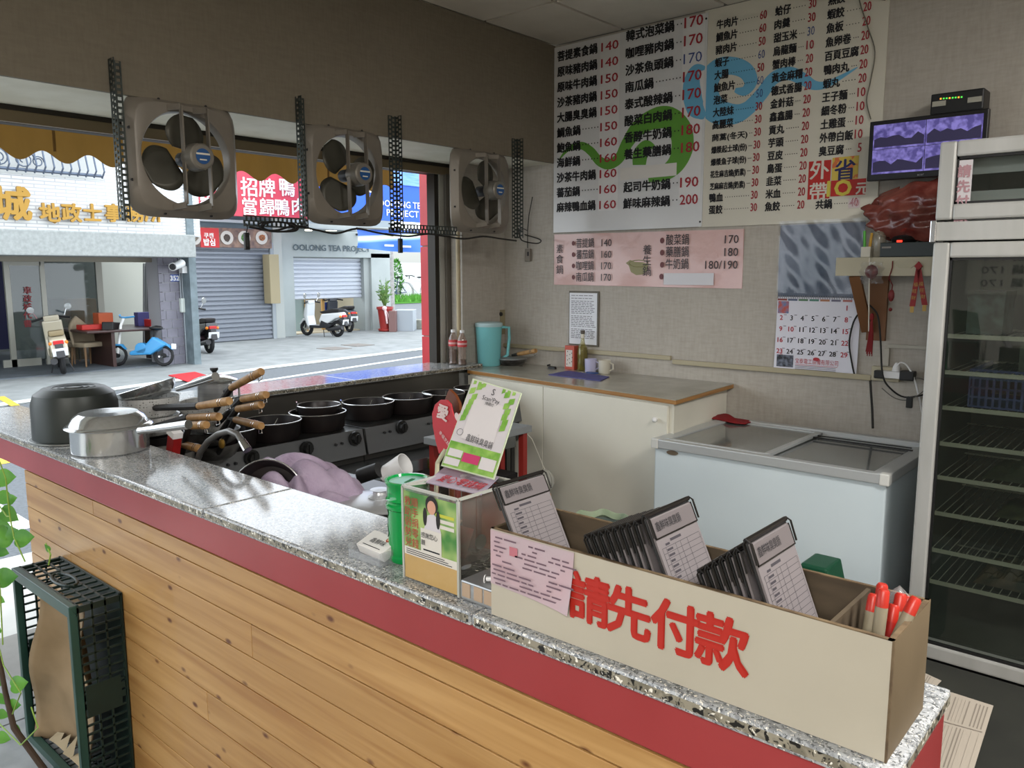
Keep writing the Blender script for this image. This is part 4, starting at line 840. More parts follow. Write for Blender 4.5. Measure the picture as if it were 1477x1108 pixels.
mb = MB(); ribbon(mb, [(1060, 130, 5), (1074, 131, 13), (1083, 118, 18), (1075, 102, 20), (1055, 95, 22), (1034, 100, 27), (1021, 120, 32), (1021, 143, 34), (1034, 160, 32), (1058, 165, 26), (1078, 157, 20), (1098, 136, 18), (1116, 113, 17), (1138, 106, 16), (1158, 114, 14), (1174, 123, 11), (1192, 122, 8), (1215, 110, 5), (1237, 97, 1)], YW-.0085); attach(mb, 'blue_swirl', 'swoosh_blue', rb_)
colA = [('牛肉片', '60'), ('鯛魚片', '60'), ('豬肉片', '50'), ('蝦子', '*60'), ('大腸', '50'), ('鮑魚片', '*60'), ('泡菜', '*50'), ('大陸妹', '30'), ('高麗菜', '30'), ('茼蒿(冬天)', '30'), ('爆漿起士球(份)', '30'), ('爆漿魚子球(份)', '30'), ('花生麻吉燒(奶素)', '30'), ('芝麻麻吉燒(奶素)', '30'), ('鴨血', '30'), ('蛋餃', '30')]
colB = [('蛤仔', '30'), ('肉羹', '30'), ('甜玉米', '*30'), ('烏龍麵', '10'), ('蟹肉棒', '20'), ('黃金麻糬', '20'), ('德式香腸', '20'), ('金針菇', '20'), ('鑫鑫腸', '20'), ('貢丸', '20'), ('芋頭', '20'), ('豆皮', '20'), ('鳥蛋', '20'), ('韭菜', '20'), ('米血', '20'), ('魚餃', '20')]
colC = [('燕餃', '20'), ('蝦餃', '20'), ('魚板', '20'), ('魚卵卷', '20'), ('百頁豆腐', '20'), ('鴨肉丸', '20'), ('蝦丸', '20'), ('王子麵', '10'), ('細冬粉', '10'), ('土雞蛋', '10'), ('外帶白飯', '10'), ('臭豆腐', '5'), None, None, None, ('共鍋', '40')]
ink, red, blu = MB(), MB(), MB(); Yt = YW-.009
for col, x0, xp, xe, zt, zb in ((colA, wx(1030), wx(1091), wx(1100), 2.909, 1.934), (colB, wx(1112), wx(1158), wx(1169), 2.912, 1.934), (colC, wx(1186), wx(1236), wx(1247), 2.908, 1.931)):
    for i, e in enumerate(col):
        if e is None: continue
        z = zt-(zt-zb)*i/15-.018; n = len(e[0]); wd = .0402*n if n < 6 else .205
        xs_ = x0-(.012*i/15)
        ink.text(e[0], (xs_, Yt, z), UX, UZ, h=.050 if n < 6 else .040, w_=wd, bold=.03)
        if xp-xs_-wd > .02: dots(ink, xs_+wd+.008, xp-.01-.012*i/15, z+.018, Yt, max(2, int((xp-xs_-wd)/.016)), .0022)
        p = e[1]; tgt = red
        if p[0] == '*': p = p[1:]; tgt = blu
        tgt.text(p, (xe-.012*i/15, Yt, z), UX, UZ, h=.060, w_=.036 if len(p) > 1 else .017, align='r', bold=.016 if tgt is red else 0)
attach(ink, 'black_lettering', 'menu_ink', rb_); attach(red, 'red_prices', 'menu_red', rb_); attach(blu, 'blue_prices', 'menu_blue', rb_)
mb = MB()
for x, y in ((1019, 27), (1266, 199), (1010, 320)): c = at(x, y, Y=YW-.012); mb.cyl(c, c+V((0, -.004, 0)), .006, n=8)
attach(mb, 'nails', 'black', rb_)
# left sheet
mb = MB(); x0 = -3.263; mb.box(x0, XM, YW-.014, YW-.0085, 1.845, 2.985); lb_ = mb.build('menu_sheet', 'board_white', label='glossy white hot pot menu sheet with green swirl and red prices', cat='menu')
Yt = YW-.0145
mb = MB(); ribbon(mb, [(806, 231, 1), (820, 215, 7), (838, 210, 11), (852, 218, 13), (864, 232, 14), (878, 237, 15), (893, 228, 17), (905, 206, 20), (922, 183, 25), (948, 170, 30), (968, 172, 30), (982, 190, 34), (984, 214, 34), (975, 236, 28), (958, 250, 22), (935, 257, 10)], Yt)
ribbon(mb, [(922, 238, 22), (924, 222, 26), (932, 210, 16), (944, 212, 4)], Yt); attach(mb, 'green_swirl', 'swoosh_green', lb_)
mb = MB(); ribbon(mb, [(1017, 98, 4), (1004, 100, 14), (998, 115, 24), (998, 135, 28), (1003, 155, 26), (1012, 165, 14), (1017, 168, 6)], Yt); attach(mb, 'blue_swirl', 'swoosh_blue', lb_)
L1 = [('菩提素食鍋', '140'), ('原味豬肉鍋', '140'), ('原味牛肉鍋', '150'), ('沙茶豬肉鍋', '150'), ('大腸臭臭鍋', '150'), ('鯛魚鍋', '150'), ('鮑魚鍋', '160'), ('海鮮鍋', '160'), ('沙茶牛肉鍋', '160'), ('蕃茄鍋', '160'), ('麻辣鴨血鍋', '160')]
L2 = [('韓式泡菜鍋', '170'), ('咖哩豬肉鍋', '170'), ('沙茶魚頭鍋', '*170'), ('南瓜鍋', '170'), ('泰式酸辣鍋', '170'), ('酸菜白肉鍋', '170'), ('香醇牛奶鍋', '180'), ('養生藥膳鍋', '180'), None, ('起司牛奶鍋', '190'), ('鮮味麻辣鍋', '200')]
ink, red, blu = MB(), MB(), MB(); Yt = YW-.0150
for col, x0, xp, xe, zt, zb, cw, ph in ((L1, wx(806), wx(868), wx(892), 2.927, 2.003, .060, .07), (L2, wx(903), wx(985), wx(1011), 2.955, 1.999, .063, .078)):
    for i, e in enumerate(col):
        if e is None: continue
        z = zt-(zt-zb)*i/10-.024; n = len(e[0]); wd = cw*n
        ink.text(e[0], (x0, Yt, z), UX, UZ, h=.064, w_=wd, bold=.034)
        nd = int((xp-x0-wd)/.022)
        if nd > 1: dots(ink, x0+wd+.01, xp-.008, z+.026, Yt-.001, nd, .0035)
        p = e[1]; tgt = red
        if p[0] == '*': p = p[1:]; tgt = blu
        tgt.text(p, (xe, Yt, z-.002), UX, UZ, h=ph, w_=xe-xp, align='r', bold=0.018 if tgt is red else 0)
attach(ink, 'black_lettering', 'menu_ink', lb_); attach(red, 'red_prices', 'menu_red', lb_); attach(blu, 'blue_prices', 'menu_blue', lb_)
mb = MB(); quad(mb, wx(897, 245), wx(978, 245), wz(938, 257), wz(938, 239), Yt-.0016); attach(mb, 'blank_patch', 'patch', lb_)
mb = MB()
for z0, z1, x0, x1 in ((1.965, 2.98, wx(866), wx(894)), (2.0, 2.98, wx(983), wx(1014))): quad(mb, x0, x1, z0, z1, YW-.0142)
attach(mb, 'price_column', mm('pricecol', '#d8d8d8', .25), lb_)
# stickers
def sticker(x0, y0, x1, y1, Y, nm, m, label, th=.0012):
    a = at(x0, y0, Y=Y); b = at(x1, y1, Y=Y); c = at((x0+x1)/2, y0, Y=Y).z; d = at((x0+x1)/2, y1, Y=Y).z; mb = MB(); mb.box(a.x, b.x, Y, Y+th, d, c)
    return mb.build(nm, m, label=label, cat='sticker'), (a.x+b.x)/2, (c+d)/2, b.x-a.x, c-d
Y_ = YW-.0105
o, cx_, cz_, w_, h_ = sticker(1167, 232, 1196, 287, Y_, 'sticker', mm('stk_red', '#b02018', .5), 'upright red sticker with two white characters on the menu')
mb = MB(); mb.text('外', (cx_, Y_, cz_+.012), UX, UZ, h=.100, align='c', bold=.022); mb.text('帶', (cx_, Y_, cz_-.095), UX, UZ, h=.098, align='c', bold=.018); attach(mb, 'lettering', mm('stk_white', '#cfc9bd', .6), o)
o, cx_, cz_, w_, h_ = sticker(1201, 226, 1237, 259, Y_, 'sticker', mm('stk_yel', '#c9b04a', .5, col2='#c96a3a', scale=18, ramp=(.52, .56)), 'yellow speckled sticker with one dark blue character'); mb = MB(); mb.text('省', (cx_, Y_, cz_-.048), UX, UZ, h=.108, align='c', bold=.02); attach(mb, 'lettering', mm('stk_navy', '#1d2158', .5), o)
o, cx_, cz_, w_, h_ = sticker(1199, 259, 1248, 282, Y_-.0012, 'sticker', 'stk_red', 'red price sticker with yellow number ten below the yellow one'); mb = MB(); mb.text('1O', (cx_-.10, Y_-.0012, cz_-.036), UX, UZ, h=.105, w_=.115, bold=.03); attach(mb, 'number', mm('stk_y2', '#c9bb45', .5), o); mb = MB(); mb.text('元', (cx_+.068, Y_-.0012, cz_-.03), UX, UZ, h=.062, align='c', bold=.03); attach(mb, 'lettering', 'stk_white', o)
o, *_ = sticker(1224, 285, 1240, 300, Y_, 'sticker', mm('stk_p', '#c9bcbc', .6), 'small pale corrected price sticker at the last menu row')
mb = MB(); mb.text('40', (wx(1226, 292), Y_-.0005, wz(1232, 298)), UX, UZ, h=.05, bold=.01); attach(mb, 'number', mm('fade', '#b08a90', .7), o)
# pink menu sign
Yp = YW-.006
mb = MB(); n = 30
mb.grid(lambda u, v: V((-3.262+1.305*u, Yp-.004*math.sin(u*17)*math.sin(v*5), 1.512+.322*v-.01*u)), 40, 8); mb.grid(lambda u, v: V((-3.262+1.305*u, YW-.001, 1.834-.322*v-.01*u)), 1, 1)
pk = mb.build('pink_menu_banner', mm('pinkgloss', '#d0aca6', .16, col2='#c8a29c', scale=3, bump=.25, bscale=14), smooth=True, label='glossy pink vegetarian hot pot price banner below the menu boards', cat='banner')
ink, bul = MB(), MB(); Yt = Yp-.006
for i, (t, p) in enumerate((('菩提鍋', '140'), ('蕃茄鍋', '160'), ('咖哩鍋', '170'), ('南瓜鍋', '170'))):
    y = 351+16.3*i; z = wz(850, y+5); ink.text(t, (wx(833, 370), Yt, z), UX, UZ, h=.062, w_=.135, bold=.008); ink.text(p, (wx(869, 370), Yt, z), UX, UZ, h=.062, w_=.075, bold=.004); c = at(827, y, Y=Yt); bul.prism([c+V((.012*math.cos(k*PI/5), 0, .015*math.sin(k*PI/5))) for k in range(10)], (0, -.001, 0))
for i, (t, p) in enumerate((('酸菜鍋', '170'), ('藥膳鍋', '180'), ('牛奶鍋', '180/190'), )):
    y = 347+17.5*i; z = wz(980, y+5); ink.text(t, (wx(962, 370), Yt, z), UX, UZ, h=.066, w_=.148, bold=.008); ink.text(p, (wx(1066, 370), Yt, z-.004), UX, UZ, h=.064, align='r', bold=.004); c = at(955, y, Y=Yt); bul.prism([c+V((.014*math.cos(k*PI/5), 0, .017*math.sin(k*PI/5))) for k in range(10)], (0, -.001, 0))
c = at(954, 399, Y=Yt); bul.prism([c+V((.014*math.cos(k*PI/5), 0, .017*math.sin(k*PI/5))) for k in range(10)], (0, -.001, 0))
for i, ch in enumerate('素食鍋'): ink.text(ch, (wx(809, 370), Yt, wz(809, 364+15*i)), UX, UZ, h=.06, align='c', bold=.004)
for i, ch in enumerate('養生鍋'): ink.text(ch, (wx(935, 370), Yt, wz(935, 366+15.5*i)), UX, UZ, h=.062, align='c', bold=.004)
attach(ink, 'lettering', mm('pk_ink', '#3b3336', .5), pk); attach(bul, 'bullets', mm('bullet', '#6b3a3c', .5), pk)
mb = MB(); quad(mb, wx(959, 400), wx(1031, 400), wz(995, 411), wz(995, 394), Yt-.001); attach(mb, 'blank_patch', mm('pkpatch', '#c6c4c8', .25), pk)
mb = MB(); c = at(921, 385, Y=Yt+.002)
mb.prism([c+V((x*.0038, 0, z*.0038)) for x, z in ((-24, 6), (-18, 2), (-14, -8), (-4, -13), (8, -12), (16, -6), (18, 4), (8, 7), (-8, 8), (-16, 11))], (0, -.0006, 0)); mb.tube([c+V((.065*math.cos(k*PI/8), 0, .02+.02*math.sin(k*PI/8))) for k in range(16)], .003, 4, closed=True); attach(mb, 'pot_picture', mm('potpic', '#8f8a62', .5), pk)
# framed notice (clipboard-like) left on the wall
mb = MB(); x0, x1, z0, z1 = wx(822, 440), wx(865, 440), wz(845, 499), wz(845, 420); mb.box(x0, x1, YW-.01, YW-.001, z0, z1); nt_ = mb.build('framed_notice', mm('clipframe', '#5e584c', .5), bevel=.002, label='grey framed notice sheet hanging on the wall behind the bottle', cat='notice')
mb = MB(); quad(mb, x0+.006, x1-.012, z0+.01, z1-.012, YW-.0115); attach(mb, 'sheet', mm('sheetw', '#d6d8dd', .35), nt_)
mb = MB(); z = z1-.03
while z > z0+.04:
    x = x0+.02
    while x < x1-.05: l_ = random.uniform(.01, .035); quad(mb, x, min(x+l_, x1-.02), z, z+.004, YW-.012); x += l_+.006
    z -= random.choice((.011, .011, .018))
attach(mb, 'print', 'greyink', nt_)
# ================================================================== CALENDAR
ca = thing('wall_calendar', 'large wall calendar with month grid under a plastic covered picture', 'calendar', (-1.55, YW, 1.07))
xL, xR = wx(1120, 480), wx(1240, 480); zT, zS, zB = wz(1180, 323), wz(1180, 429), wz(1175, 537)
mb = MB(); mb.grid(lambda u, v: V((xL+(xR-xL)*u, YW-.004-.006*math.sin(v*3), zS+(zT-zS)*v)), 10, 10)
m = mat('calpic', '#22364c', .35, col2='#737886', scale=4, detail=5, ramp=(.38, .66), stretch=(1, 1, .7)); mb.build('picture', m, ca, smooth=True)
mb = MB(); mb.grid(lambda u, v: V((xL-.004+(xR-xL+.008)*u, YW-.016-.002*math.sin(v*13+u*5)*math.sin(u*9)-.0012*math.sin(u*31+v*17), zS+.02+(zT-zS)*v)), 30, 26); mb.build('plastic_sleeve', glass('sleeve', '#aab4c4', .03, .12), ca, smooth=True)
mb = MB(); mb.grid(lambda u, v: V((xL+(xR-xL)*u, YW-.006-.012*(1-v)*(1-v), zB+(zS-zB)*v)), 8, 8); mb.build('month_sheet', mm('cal_paper', '#d6d6e0', .6), ca, smooth=True)
mb = MB()
for i in range(36): x = xL+.008+(xR-xL-.016)*i/35; mb.tube([(x, YW-.018, zS-.008), (x, YW-.022, zS), (x, YW-.018, zS+.008)], .0016, 4)
mb.build('wire_binding', mm('wirew', '#8c8c92', .4, .4), ca, kind='stuff')
cx7 = [1127, 1141.8, 1157, 1172.5, 1188, 1204, 1220.5]; gr, rd, gy = MB(), MB(), MB()
def calz(r): return zS-.045-(zS-zB)*.152*r
def caly(z): v = (z-zB)/(zS-zB); return YW-.006-.012*(1-v)*(1-v)-.0008
for r in range(5):
    for c_ in range(7):
        d = r*7+c_-5
        if 1 <= d <= 29:
            z = calz(r)-.018; tgt = rd if c_ in (0, 6) or d == 10 else gr
            tgt.text(str(d), (wx(cx7[c_], 480), caly(z), z), UX, UZ, h=.036, align='c', bold=.02)
        z = calz(r)+.012
        if r > 0: quad(gy, wx(cx7[c_]+3.5, 480), wx(cx7[c_]+7.5, 480), z-.004, z-.001, caly(z)-.0005)
rd.text('30', (wx(1129.5, 480), caly(calz(4)-.03), calz(4)-.031), UX, UZ, h=.018, align='c', bold=.02)
gr.build('black_dates', 'menu_ink', ca); rd.build('red_dates', mm('calred', '#b0303c', .6), ca); gy.build('fine_print', 'greyink', ca)
for c_, k in zip(range(7), ('#8c4a44', '#5a627c', '#53785a', '#4d8070', '#b0795a', '#6e6c80', '#b06a62')):
    z = calz(0)+.03; mb = MB(); quad(mb, wx(cx7[c_]-6.5, 480), wx(cx7[c_]+7, 480), z-.005, z+.005, caly(z)-.0006); mb.build('weekday_tab', mat('tab'+k[1:], k, .6), ca)
mb = MB(); z = calz(0)-.012; quad(mb, wx(1120.5, 480)+.004, wx(1137, 480), z-.03, z+.034, caly(z)-.0008); mb.build('small_picture', mm('calsm', '#b5564a', .6, col2='#5b7fa8', scale=40), ca)
mb = MB(); z = zB+.05; quad(mb, wx(1122, 520), wx(1146, 520), z-.032, z+.032, caly(z)-.0012); mb.build('advert_picture', mm('caladv', '#6e7484', .5, col2='#22242a', scale=50), ca)
mb = MB(); mb.text('宝泰電工設備有限公司', (wx(1149, 520), caly(z)-.001, zB+.044), UX, UZ, h=.03, w_=wx(1211, 520)-wx(1149, 520), bold=.004); c = V((wx(1179, 520), caly(z)-.001, zB+.070)); mb.prism([c+V((.017*math.cos(k*PI/8), 0, .009*math.sin(k*PI/8))) for k in range(16)], (0, -.0005, 0)); quad(mb, wx(1149, 520), wx(1210, 520), zB+.034, zB+.0365, caly(z)-.001); mb.build('company_print', 'calred', ca)
mb = MB()
for k in range(3): quad(mb, wx(1149, 520), wx(1208, 520), zB+.027-.008*k, zB+.030-.008*k, caly(zB+.02)-.001)
mb.build('company_small_print', 'greyink', ca)
# ================================================================== TRUNKING, CONDUIT, SOCKETS
def trunk(px0, py0, px1, py1, h, nm='cable_trunking', lb=None, Y=YW):
    a = at(px0, py0, Y=Y); b = at(px1, py1, Y=Y); z = (a.z+b.z)/2; mb = MB(); mb.box(a.x, b.x, Y-.018, Y-.001, z-h, z); return mb.build(nm, mm('trunk', '#a39a80', .5), bevel=.002, label=lb, cat='trunking')
trunk(700, 494, 969, 511.5, .026, lb='beige cable trunking along the wall above the laminate worktop')
a = at(973, 513.5, Y=YW); b = at(1258, 546.5, Y=YW); z = (a.z+b.z)/2; mb = MB(); mb.box(a.x, b.x, YW-.026, YW-.008, z-.026, z+.001); mb.build('cable_trunking', 'trunk', bevel=.002, label='beige cable trunking section running under the calendar', cat='trunking')
mb = MB(); a = at(1282, 496, Y=YW); b = at(1345, 502, Y=YW); mb.box(a.x, b.x, YW-.016, YW-.001, a.z-.018, a.z); mb.build('cable_trunking', mm('trunkg', '#a8a498', .5), bevel=.002, label='short horizontal white trunking beside the fridge', cat='trunking')
mb = MB(); a = at(1277, 502, Y=YW); b = at(1283, 528, Y=YW); mb.box(a.x, b.x, YW-.02, YW-.001, b.z, a.z); mb.build('cable_trunking', 'trunkg', bevel=.002, label='short upright white trunking above the power strip', cat='trunking')
mb = MB(); a = at(1260, 527, Y=YW); b = at(1299, 551, Y=YW); mb.box(a.x, b.x, YW-.03, YW-.001, b.z, a.z); sk = mb.build('socket_box', mm('sockb', '#aca48c', .5), bevel=.004, label='beige surface socket box beside the fridge', cat='socket')
c = at(1290, 541, Y=YW-.05)
mb = MB(); mb.box(c.x-.055, c.x+.05, YW-.07, YW-.032, c.z-.016, c.z+.018); mb.build('plug_adapter', 'plastic_white', bevel=.004, label='white multi-way plug adapter in the beige socket box', cat='adapter')
c2 = at(1309, 542, Y=YW-.05); mb = MB(); mb.box(c2.x-.03, c2.x+.035, YW-.08, YW-.031, c2.z-.022, c2.z+.024); mb.build('power_plug', 'black', bevel=.006, label='black power adapter right of the white plug adapter', cat='plug')
c3 = at(1269, 540, Y=YW-.05); mb = MB(); mb.box(c3.x-.022, c3.x+.022, YW-.075, YW-.031, c3.z-.018, c3.z+.02); mb.build('power_plug', 'black', bevel=.006, label='black plug left of the white plug adapter', cat='plug')
c4 = at(1293, 531, Y=YW-.06); mb = MB(); mb.lathe([(.02, 0), (.016, .02), (.008, .036), (.005, .04)], c4-V((0, 0, .014)), 12); mb.build('power_plug', 'plastic_white', smooth=True, label='white plug standing on top of the plug adapter', cat='plug')
def cable(pts, r, m, label, Y=YW-.02, px=True, nm='cable'):
    P_ = [at(x, y, Y=Y) for x, y in pts] if px else [V(p) for p in pts]; n = len(P_); C_ = []
    for i in range(n-1):
        p0, p1, p2, p3 = P_[max(i-1, 0)], P_[i], P_[i+1], P_[min(i+2, n-1)]
        for k in range(5): t = k/5; C_.append(.5*((2*p1)+(p2-p0)*t+(2*p0-5*p1+4*p2-p3)*t*t+(3*p1-p0-3*p2+p3)*t**3))
    C_.append(P_[-1]); mb = MB(); mb.tube(C_, r, 6); return mb.build(nm, m, smooth=True, label=label, cat='cable')
cable([(1263, 540), (1256, 545), (1256, 560), (1258, 590), (1259, 618)], .0055, 'wire', 'black cable hanging from the socket box down behind the freezer')
cable([(1254, 440), (1266, 455), (1270, 490), (1273, 540), (1284, 560), (1305, 573), (1335, 569)], .0045, 'wire', 'thick black cable curving from the shelf down past the sockets', Y=YW-.085)
cable([(1242, 448), (1231, 465), (1225, 495), (1229, 525), (1234, 547)], .0045, 'wire', 'black cable bowing over the right edge of the calendar')
cable([(1294, 528), (1299, 523), (1308, 527), (1318, 545), (1326, 575), (1331, 600)], .004, 'plastic_white', 'white cable looping down from the plug adapter', Y=YW-.07)
cable([(1320, 545), (1333, 548), (1336, 556), (1330, 566), (1310, 577), (1290, 574), (1272, 560)], .0025, mm('wiregrey', '#5c5a55', .6), 'thin grey cable loop below the sockets', Y=YW-.1)
mb = MB(); c = at(1312, 578, Y=YW-.1); mb.box(c.x-.014, c.x+.014, c.y-.01, c.y+.01, c.z-.035, c.z+.02); mb.build('inline_switch', 'black', bevel=.005, label='small black inline switch on the looping cables', cat='switch')
cable([(1277, 0), (1243, -4), (1241, 6), (1252, 40), (1262, 75), (1256, 115), (1250, 145), (1256, 172)], .003, mm('wireg2', '#6b675c', .6), 'thin grey cable running down the right edge of the menu board', Y=YW-.02)
# beige pipe + conduit + socket box in the corner
mb = MB(); p = at(661, 400, X=-3.685); mb.cyl((-3.685, p.y, 1.0), (-3.685, p.y, 2.28), .014, n=12); mb.build('vertical_pipe', mm('pipe_beige', '#a89a7c', .5), smooth=True, label='beige vertical pipe on the wall beside the window', cat='pipe')
mb = MB(); a = at(718, 350, Y=YW); b = at(725, 445, Y=YW); mb.box(a.x+.002, b.x-.002, YW-.02, YW-.001, at(721, 446, Y=YW).z, 2.27); mb.build('conduit', 'trunk', bevel=.002, label='beige vertical conduit in the room corner', cat='conduit')
mb = MB(); a = at(711, 446, Y=YW); b = at(729, 482, Y=YW); mb.box(a.x, b.x, YW-.05, YW-.001, b.z, a.z); o = mb.build('socket_box', mm('sockb2', '#8c8468', .5), bevel=.004, label='olive beige socket box in the corner behind the blue jug', cat='socket')
mb = MB(); c = at(723, 453, Y=YW-.05); mb.cyl(c, c+V((0, -.006, 0)), .014, n=12); attach(mb, 'socket_outlet', 'dark', o)
# ================================================================== MONITOR, ROUTER, SHELF
YM = 3.98
a = at(1255, 176, Y=YM); b = at(1427, 158, Y=YM); zl = at(1262, 261, Y=YM).z
mo_ = thing('security_monitor', 'black wall monitor showing four purple camera views above the fridge', 'monitor', ((a.x+b.x)/2, YM+.03, zl))
mb = MB(); mb.box(a.x, b.x, YM, YM+.035, zl, a.z); mb.build('bezel', mm('bezel', '#0c0c0f', .3), mo_, bevel=.004)
x0, x1, z0, z1 = a.x+.018, b.x-.018, zl+.028, a.z-.018; xm_ = (x0+x1)/2+.0; zm = (z0+z1)/2
rng = random.Random(3)
for k, (p0, p1, q0, q1) in enumerate(((x0, xm_, zm, z1), (xm_, x1, zm, z1), (x0, xm_, z0, zm), (xm_, x1, z0, zm))):
    mb = MB(); quad(mb, p0+.001, p1-.001, q0+.001, q1-.001, YM-.001)
    sc_ = mat('screen%d' % k, '#5f56a8', .4, emit=.42); nt = sc_.node_tree; N = nt.nodes; tc = N.new('ShaderNodeTexCoord'); nz = N.new('ShaderNodeTexNoise'); nz.inputs['Scale'].default_value = 45; nz.inputs['Detail'].default_value = 7
    mp = N.new('ShaderNodeMapping'); mp.inputs['Location'].default_value = (k*3, 1, k); nt.links.new(tc.outputs['Object'], mp.inputs[0]); nt.links.new(mp.outputs[0], nz.inputs[0]); rp = N.new('ShaderNodeValToRGB'); e = rp.color_ramp.elements; e[0].position = .40; e[0].color = (*rgb('#2e2a52'), 1); e[1].position = .62; e[1].color = (*rgb('#9a90d8'), 1)
    nt.links.new(nz.outputs[0], rp.inputs[0]); nt.links.new(rp.outputs[0], N['Principled BSDF'].inputs['Emission Color']); mb.build('camera_view', sc_, mo_)
    mb = MB(); pts = [(p0+.006, q0+.01)] + [(p0+.006+(p1-p0-.012)*i/8, q0+(q1-q0)*rng.uniform(.35, .62)) for i in range(9)] + [(p1-.006, q0+.01)]
    mb.add([(x, YM-.0016, z) for x, z in pts], [tuple(range(len(pts)))]); mb.build('view_trees', mm('screen_dark', '#2c2748', .5, emit=.25), mo_)
mb = MB(); mb.text('acer', ((a.x+b.x)/2-.01, YM-.001, zl+.009), UX, UZ, h=.016, align='c', bold=.01, eps=.001); mb.build('maker_name', mm('bezeltxt', '#8c8c90', .5), mo_)
mb = MB(); mb.box((a.x+b.x)/2-.05, (a.x+b.x)/2+.05, YM+.035, YW-.001, zl+.08, zl+.18); mb.build('wall_mount', 'black', mo_)
a = at(1344, 136, Y=4.0); b = at(1421, 127, Y=4.0); zl2 = mo_.location.z+0; zt_ = at(1255, 176, Y=YM).z
ro = thing('router', 'black router with a row of small lights on top of the monitor', 'router', ((a.x+b.x)/2, 4.03, zt_+.001))
mb = MB(); mb.box(a.x, b.x+.0, 3.99, 4.11, zt_+.001, at(1380, 132, Y=4.0).z); mb.build('case', mm('rcase', '#111214', .4), ro, bevel=.006)
for i in range(8):
    c = at(1357+4.3*i, 142.5-.35*i, Y=3.989); mb = MB(); mb.box(c.x-.003, c.x+.003, 3.987, 3.989, c.z-.003, c.z+.003); mb.build('indicator_light', mm('led_g' if i % 3 else 'led_o', '#3fae3a' if i % 3 else '#e08a2a', .5, emit=2.0), ro)
for x0_, x1_, y in ((1345, 1364, 149), (1396, 1416, 143)):
    p = at(x0_, y-2, Y=3.989); q = at(x1_, y+3, Y=3.989); mb = MB(); mb.box(p.x, q.x, 3.987, 3.989, q.z, p.z); mb.build('label_strip', mm('lblw', '#9c9a8e', .6), ro)
# shelf
YS = 3.97
a = at(1206, 372, Y=YS); b = at(1350, 372, Y=YS); zsh = (at(1280, 371, Y=YS).z); zsb = at(1206, 398, Y=YS).z
sh_ = thing('wall_shelf', 'small white wall shelf on wooden brackets left of the fridge', 'shelf', (a.x+.25, 4.06, zsb))
mb = MB(); mb.box(a.x, -.80, YS, YS+.018, zsb, zsh); mb.box(a.x, -.80, YS+.018, YW-.001, zsh-.018, zsh); mb.build('shelf_board', mm('shelfw', '#b9b29a', .5), sh_, bevel=.002)
mb = MB(); p = at(1256, 372, Y=YW-.02); q = at(1276, 492, Y=YW-.02); mb.box(p.x, q.x, YW-.022, YW-.001, q.z, zsb+.05); mb.build('wall_batten', mm('brwood', '#7a5230', .6, col2='#6a4526', scale=4, stretch=(1, 1, .3)), sh_)
mb = MB(); p = at(1233, 398, Y=YS+.02); q = at(1251, 478, Y=YW-.04); mb.bar(p, q, .05, .02, (0, 1, 0)); mb.build('brace', 'brwood', sh_)
mb = MB(); c = at(1306, 380, Y=YS); mb.prism([c+V((.05*math.cos(k*PI/3), 0, .025*math.sin(k*PI/3))) for k in range(6)], (0, -.004, 0)); mb.build('plate_badge', mm('badgew', '#b3ac92', .4), sh_)
zz = zsh
mb = MB(); p = at(1270, 350, Y=YS+.01); q = at(1350, 370, Y=YS+.01); mb.box(p.x, -.81, YS+.01, YW-.03, zz+.001, p.z); o = mb.build('video_recorder', mm('dvr', '#1b2826', .35), bevel=.003, label='dark green-black video recorder box on the wall shelf', cat='recorder')
mb = MB(); c = at(1277, 357, Y=YS+.01); mb.box(c.x-.015, c.x+.025, YS+.008, YS+.01, c.z-.004, c.z+.004); attach(mb, 'logo_strip', 'fan_grey', o)
zr = at(1270, 350, Y=YS+.01).z
mb = MB(); p = at(1286, 340, Y=YS+.02); q = at(1312, 352, Y=YS+.02); mb.lathe([(.05, 0), (.055, .012), (.045, .026), (.02, .034), (0, .035)], ((p.x+q.x)/2, YS+.07, zr+.001), 16); o = mb.build('network_adapter', 'black', smooth=True, label='small black round device with red light on the recorder', cat='device')
mb = MB(); c = at(1297, 348, Y=YS+.012); mb.box(c.x-.01, c.x+.012, YS+.008, YS+.016, c.z-.004, c.z+.004); attach(mb, 'red_light', mm('led_r', '#e02a1a', .5, emit=3), o)
# crumpled red plastic bag on top of the recorder
mb = MB(); cx0, cx1 = wx(1246, 300, YS), -.80; z0b, z1b = zr+.004, at(1300, 262, Y=YS).z
def fn(u, v):
    a_ = 2*PI*u; zz_ = z0b+(z1b-z0b)*v; s_ = math.sin(PI*min(1, max(0, .08+v*.86)))**.5; j = 1+.07*math.sin(u*41+v*9)+.06*math.sin(v*23+u*13)+.04*math.sin(u*77-v*31)
    c_ = (cx0+cx1)/2-.02*v; return V((c_+(cx1-cx0)*.5*s_*j*math.cos(a_), 4.06+.075*s_*math.sin(a_)*j, zz_+.02*math.cos(a_)*(1 if v > .7 else .2)+.008*math.sin(u*29)))
mb.grid(fn, 70, 34); mb.build('plastic_bag', mm('bag_red', '#5e2520', .25, col2='#84483e', scale=12, coat=.5, bump=.6, bscale=25), smooth=60, label='crumpled dark red plastic bag under the monitor', cat='bag')
